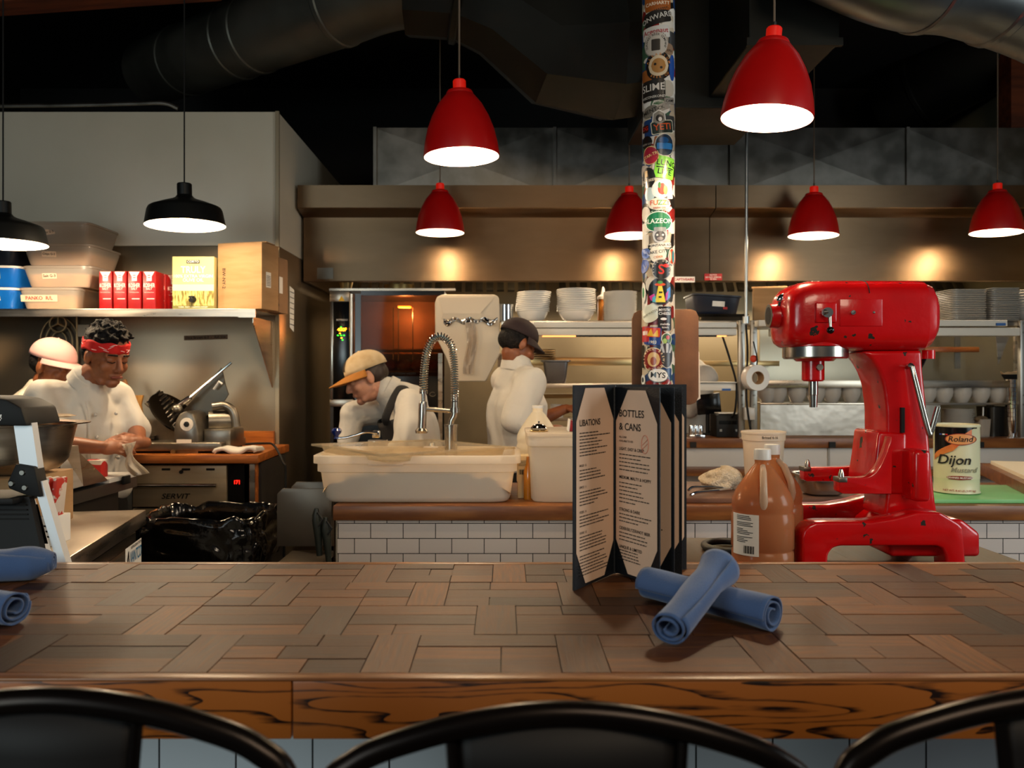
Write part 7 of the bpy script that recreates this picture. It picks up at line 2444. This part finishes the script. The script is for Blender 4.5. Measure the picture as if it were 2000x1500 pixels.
sticker(1289, 458, 28, 34, 'e', 'b4b8bc', [('p', 'e', 20, 20, '4c4c50', 0, -3), ('p', 'r', 22, 8, '8a9094', 0, 10), ('p', 'e', 4, 4, 'e0e0e0', -5, -1), ('p', 'e', 4, 4, 'e0e0e0', 5, -1), ('p', 'e', 12, 6, '8a8488', 0, -8)])
sticker(1290, 479, 42, 9, 'r', 'dcd8d0', [('t', 'MONTANA ADV', 6.5, '1a1816', 0, 0)], rot=3)
sticker(1285, 496, 32, 34, 'e', 'e0dcd0', [('t', 'LAKE CITY', 8, '4a463e', 0, 4), ('t', 'CIDER', 6, 'c87838', 0, -6)], rot=6)
sticker(1262, 492, 22, 26, 'e', '4a6cb4', [('t', 'SPIN', 6, '2a4a90', 0, 0)], rot=60)
sticker(1260, 518, 24, 28, 'e', '3c5ca8', [('t', 'SPIN', 6, '8aa4dc', 0, 0)], rot=-40)
sticker(1310, 500, 18, 32, 'e', 'b04828', [('p', 'e', 6, 24, '2c7c8c', 3, 0), ('p', 'e', 4, 20, 'e0c8a0', -4, 0)], border='d8d4cc')
sticker(1292, 526, 38, 40, 'e', '1a1818', [('a', 'BLACK DRAGON', 16, 5, 'c8c0b8', 200, -20), ('t', 'S', 26, 'c02820', -1, -1), ('p', 'e', 11, 7, 'c02820', 8, 7)], border='a8a49c')
sticker(1289, 569, 46, 52, 'e', '16181c', [('g', [(-3, 12), (3, 12), (10, -21), (-9, -21)], 'e4d048'), ('p', 'e', 20, 6, 'c84a28', 0, 13), ('p', 'e', 10, 6, '3c8c48', 0, 17), ('g', [(-20, -9), (-10, -4), (-8, -20), (-17, -17)], 'c83898'), ('g', [(12, 4), (20, 10), (20, -10), (12, -18)], '2c70b8'), ('g', [(10, -4), (16, 2), (13, -16), (9, -19)], 'a83890'), ('g', [(-14, -12), (-8, -8), (-8, -21), (-14, -20)], '38a8c0'), ('p', 'r', 6, 3, '1a1816', 1, -2), ('p', 'r', 5, 3, '1a1816', 0, -11)], border='2c2c30', label='dark oval sticker with a flying saucer and yellow beam')
sticker(1259, 570, 14, 40, 'e', 'dcdcd4', [('p', 'e', 7, 20, '3c8c5c', 0, 0)])
sticker(1270, 612, 40, 34, 'e', 'd8dccc', [('t', 'RAW WATER', 5.5, '6a6a58', 0, 0)], rot=25)
sticker(1298, 622, 26, 46, 'r', '16161a', [('t', 'MYSTIC', 7, 'e0e0e0', 0, 16), ('t', 'CHEESE', 7, 'e0e0e0', 0, 9), ('p', 'e', 12, 5, 'e0e0e0', -3, -1), ('t', 'melville', 6, 'e0e0e0', 0, -11), ('t', 'town', 6, 'e0e0e0', 0, -17)], label='black rectangular sticker reading MYSTIC CHEESE')
sticker(1262, 652, 20, 30, 'r', 'b8282c', [('p', 'r', 14, 8, 'e8e0d8', 0, 2)])
sticker(1274, 656, 34, 34, 'r', '1c3c84', [('p', 'r', 30, 18, 'c83c20', 0, 7), ('g', [(-10, 0), (-2, 15), (3, 2), (10, 14), (12, -1)], 'e8b838'), ('t', '1903', 8, 'e0dcd0', 2, -12)], rot=-4)
sticker(1301, 662, 22, 24, 'e', '3c5c40', [('p', 'e', 8, 8, 'b8484c', 2, 3), ('p', 'e', 8, 10, '9cb86c', -4, -4)], border='d0d0c4')
sticker(1276, 702, 44, 46, 'e', '7c1c18', [('p', 'e', 24, 28, 'd8b478', 1, 0), ('p', 'e', 12, 16, '9c4a2c', 1, -3), ('a', 'WESTMANN BREWING CO', 19, 5.5, 'f0d8b0', 215, -110)], border='d8c8a0', label='maroon oval sticker with a gold lion head')
sticker(1301, 693, 28, 52, 'e', '3a3c40', [('g', [(-8, 4), (-12, 18), (-8, 20), (-4, 4)], 'b0b4b8'), ('g', [(-2, 4), (-2, 22), (3, 22), (2, 4)], 'b0b4b8'), ('g', [(4, 4), (8, 19), (12, 14), (7, 3)], 'b0b4b8')], border='c0c0bc')
sticker(1258, 696, 10, 44, 'r', '1a1a16', [])
sticker(1258, 742, 16, 20, 'e', 'd8dcd8', [('p', 'e', 8, 10, '14242c', 0, 0)])
sticker(1285, 733, 40, 28, 'e', 'eceae4', [('t', 'MYS', 15, '161616', 0, 0)], rot=-3, border='5c6468', label='white oval sticker reading MYS')

# clipboard board strapped behind the pole
t = thing('clipboard', 'worn brown hardboard clipboard hung on the back of the stickered pole', 'clipboard', (X(1297, 3.06), 3.03, Z(785, 3.05)))
hb = MB().prism([(X(a, 3.05), Z(b, 3.05)) for a, b in [(1232, 780), (1232, 624), (1236, 613), (1246, 607), (1346, 605), (1356, 609), (1361, 620), (1361, 775), (1355, 786), (1345, 790), (1240, 790)]], 3.02, 3.03, bev=.002)
hb.put('board', mat('worn_hardboard', '5c3a22', '7a5030', scale=7, lo=.35, hi=.7, rough=.65, bump=.1, bscale=60), t, world=True)
MB().prism([(X(a, 3.05), Z(b, 3.05)) for a, b in [(1346, 780), (1346, 640), (1364, 690), (1366, 778), (1356, 784)]], 3.034, 3.037).put('paper', PAPER, t, world=True, smooth=0)


# ------------------------------------------------------------------ the cooks
Dp = 3.72
hd = W(208, 695, 3.70)
lat = V((.55, .83, 0)).normalized()          # towards his left, away from us
nk = W(166, 746, 3.72)
sc_ = W(160, 776, 3.74)
hp = W(170, 955, 3.78)
arms = {'r': (W(108, 866, 3.52), W(196, 874, 3.48), (1, -.06, .02), (.1, .6, -.6)),
        'l': (W(266, 842, 3.88), W(272, 864, 3.60), (-.5, -.8, .1), (-.6, .2, -.5))}
t, P, R, f, l, u, spn = person('person in a white chef jacket and red bandana headband, head bowed over busy hands', Dp, hd, (.80, -.50, -.30), (.16, -.1, 1), nk, sc_, hp, lat, .175, arms, SKIN, hs=1.08, bulk=1.06)
hair_cap(t, P, R, 1.08, seed=3)
m = MB()
BAND = mat('red_bandana', 'c01410', 'd01a14', scale=30, rough=.8)
for (k0, dz) in ((1.0, 0),):
    def bnd(a, b):
        th = 2 * pi * a
        return P(-.016 + .104 * cos(th), .0835 * sin(th), .02 + .042 * b + .012 * cos(th) * 1 + .004 * sin(th * 7 + b * 5))
    m.grid(bnd, 60, 6, cu=True)
bo = m.put('headband', BAND, t, world=True, smooth=60, solid=.004)
m = MB()
rg = random.Random(4)
for i in range(26):
    a0 = rg.random(); b0 = rg.uniform(.15, .85); sl = rg.uniform(-.25, .25)
    pts = []
    for k in range(4):
        a, b = a0 + k * .012, b0 + sl * k / 3
        th = 2 * pi * a
        pts.append(P(-.016 + .1075 * cos(th), .0865 * sin(th), .02 + .042 * b + .012 * cos(th) + .004 * sin(th * 7 + b * 5)))
    m.tube(pts, .0008, 5)
m.put('bandana_print', INKW, bo, world=True)
for q in (-1, 1):
    MB().cap(P(.096, q * .016, .0285), P(.083, q * .046, .027), .0042, .003).put('eyebrow', HAIR, t, world=True)
    MB().tube([P(.088, q * .014, -.001), P(.0905, q * .027, -.0055), P(.08, q * .044, -.002)], .002, 6).put('eyelashes', HAIR, t, world=True)
MB().cap(P(.097, -.02, -.0645), P(.097, .02, -.0645), .0062, .0062).put('lips', mat('lip_skin', '7a3a2c', rough=.45), t, world=True)
# jacket front: placket, buttons, pocket flap seam
fr = spn.cross(lat).normalized()
if fr.y > 0:
    fr = -fr
def front(a, z, e=.0):
    c = sc_.lerp(hp, z)
    return c + fr * (.142 * cos(a) + e) + lat * (.195 * sin(a))
for k, z in enumerate((.14, .38, .62, .84)):
    for a in (-.12, .42):
        MB().ell(front(a, z, .006), (.0085, .0085, .0085), u=12, v=8).put('button', mat('cloth_button', 'c4bcb0', rough=.6), t, world=True)
MB().tube([front(-.28, z / 10, .006 if z else -.012) for z in range(0, 11)], .0035, 6).put('placket_seam', COAT, t, world=True)
solo_ = MB()
wp = W(243, 872, 3.34)
def wrapf(a, b):
    return W(238 + 22 * a + 26 * b * b + 6 * sin(b * 6 + a * 2), 868 + 62 * b - 6 * a, 3.44 + .03 * sin(a * 7 + b * 3) + .012 * noise.noise(V((a * 5, b * 5, 2))))
solo_.grid(wrapf, 16, 24)
solo(solo_, 'plastic_glove', translucent_mat('thin_white_plastic', 'dcd4c8', 'e8e0d4', .35, .35, .25), 'crumpled thin white plastic hanging from the hands of the cook in the red bandana', 'glove', solid=.0015)

# pink cap, behind the first
CR = mat('cream_chef_jacket', 'd8cdb8', rough=.85, bump=.1, bscale=35)
hd = W(104, 716, 4.12)
lat = V((-.25, .97, 0)).normalized()
t, P, R, f, l, u, spn = person('person in a pale pink cap and cream jacket, back of the bandana cook', 4.12, hd, (.93, -.12, -.28), (.1, 0, 1), W(84, 762, 4.14), W(70, 790, 4.16), W(80, 930, 4.18), lat, .165,
     {'l': (W(120, 860, 4.32), W(190, 880, 4.3), (1, 0, 0), (0, 0, -1)), 'r': (W(60, 870, 3.95), W(130, 890, 3.95), (1, .1, 0), (0, 0, -1))}, SKIN, hs=1.04, coat=CR)
hair_cap(t, P, R, .98, spikes=False, seed=8)
PINK = mat('pale_pink_cap', 'd8a8a0', rough=.85)
baseball_cap(t, P, R, f, l, u, 1.04, PINK, PINK, .105, .08)

# tan cap, bending to the left over the island
D3 = 4.12
hd = W(716, 738, D3)
lat = V((.25, -.97, 0)).normalized()
TANC = mat('tan_cap_cloth', 'c8b08a', 'b89c72', scale=14, rough=.85)
OCH = mat('ochre_cap_brim', 'a86a24', rough=.8)
t, P, R, f, l, u, spn = person('person in a tan cap with ochre brim and black apron, bending behind the tub', D3, hd, (-.86, -.20, -.36), (-.5, -.05, .86), W(762, 764, D3 + .02), W(790, 792, D3 + .04), W(838, 930, D3 + .1), lat, .16,
     {'l': (W(796, 868, D3 - .26), W(752, 905, D3 - .24), (-1, 0, -.3), (0, .2, -1)), 'r': (W(690, 808, D3 + .12), W(676, 868, D3 + .1), (-.1, 0, -1), (-1, 0, 0))}, SKINP, hs=1.0, sleeve=1.2, bulk=.98)
hair_cap(t, P, R, .96, spikes=False, seed=5, m_=mat('dark_brown_hair', '2a1c14', rough=.6))
o = baseball_cap(t, P, R, f, l, u, 1.0, TANC, OCH, .1, .2)
m = MB().grid(lambda a, b: P(.03 + .068 * cos((a - .5) * 1.2) + .012, .06 * sin((a - .5) * 1.5) , .062 + .05 * b), 8, 4)
def em(a, b):
    th = (a - .5) * .8
    ph = .22 + b * .55
    return P(-.012 + .113 * cos(th) * cos(ph), .091 * sin(th) * cos(ph), .04 + .1 * sin(ph) ** .85)
m.bm.free(); m = MB().grid(em, 10, 8)
m.put('cap_badge', mat('dark_cap_badge', '3a2c20', rough=.8), t, world=True)
fr = lat.cross(spn).normalized()
if fr.x > 0:
    fr = -fr
m = MB()
def apr(a, b):
    c = sc_a.lerp(hp_a, .06 + .94 * b)
    th = (a - .5) * 2.3
    return c + fr * (.158 * cos(th)) + lat * (.2 * sin(th))
sc_a, hp_a = W(790, 792, D3 + .04), W(838, 930, D3 + .1)
m.grid(apr, 20, 14)
m.put('apron', APRON, t, world=True, solid=.006)
nk_ = W(762, 764, D3 + .02)
MB().tube(spline([apr(.78, .04), apr(.8, 0) + V((.0, -.015, .03)), nk_ + lat * .095 + V((.035, 0, .01)), nk_ + V((.1, 0, .0)), nk_ - lat * .09 + V((.03, 0, .01)), apr(.25, .04)], 8), .02, 8, flat=.45).put('apron_strap', APRON, t, world=True)

# cook in white, turned away, head bowed
D4 = 4.3
hd = W(1012, 672, D4)
lat = V((-.45, .89, 0)).normalized()
t, P, R, f, l, u, spn = person('person in white with dark hair and dark cap, turned away beside the steel pan', D4, hd, (.80, .45, -.42), (.3, .15, .94), W(1006, 716, D4), W(1010, 745, D4 + .01), W(1006, 905, D4 + .02), lat, .155,
     {'l': (W(1050, 822, D4 + .22), W(1100, 800, D4 + .3), (1, .2, .2), (0, 0, -1)), 'r': (W(1000, 828, D4 - .2), W(1065, 838, D4 - .1), (1, .2, .1), (0, 0, -1))}, SKIN, hs=.98, sleeve=1.0, coat=COAT, bulk=1.1)
hair_cap(t, P, R, .98, spikes=False, seed=9)
DC = mat('dark_plum_cap', '2a1c1c', rough=.85)
baseball_cap(t, P, R, f, l, u, .98, DC, DC, .075, .3)

# white back seen beyond the clipboard
D5 = 5.14
hd = W(1318, 760, D5 + .02)
lat = V((.35, -.93, 0)).normalized()
t, P, R, f, l, u, spn = person('person in white bending over the line, mostly hidden behind the clipboard', D5, hd, (-.75, -.3, -.6), (-.6, 0, .8), W(1334, 752, D5 + .04), W(1352, 736, D5 + .06), W(1362, 850, D5 + .14), lat, .14,
     {'l': (W(1340, 800, D5 - .1), W(1310, 810, D5 - .15), (-1, 0, -.2), (0, 0, -1)), 'r': (W(1330, 800, D5 + .22), W(1300, 815, D5 + .2), (-1, 0, -.2), (0, 0, -1))}, SKIN, hs=.95, coat=COAT, bulk=.85)
hair_cap(t, P, R, .95, spikes=False, seed=12)
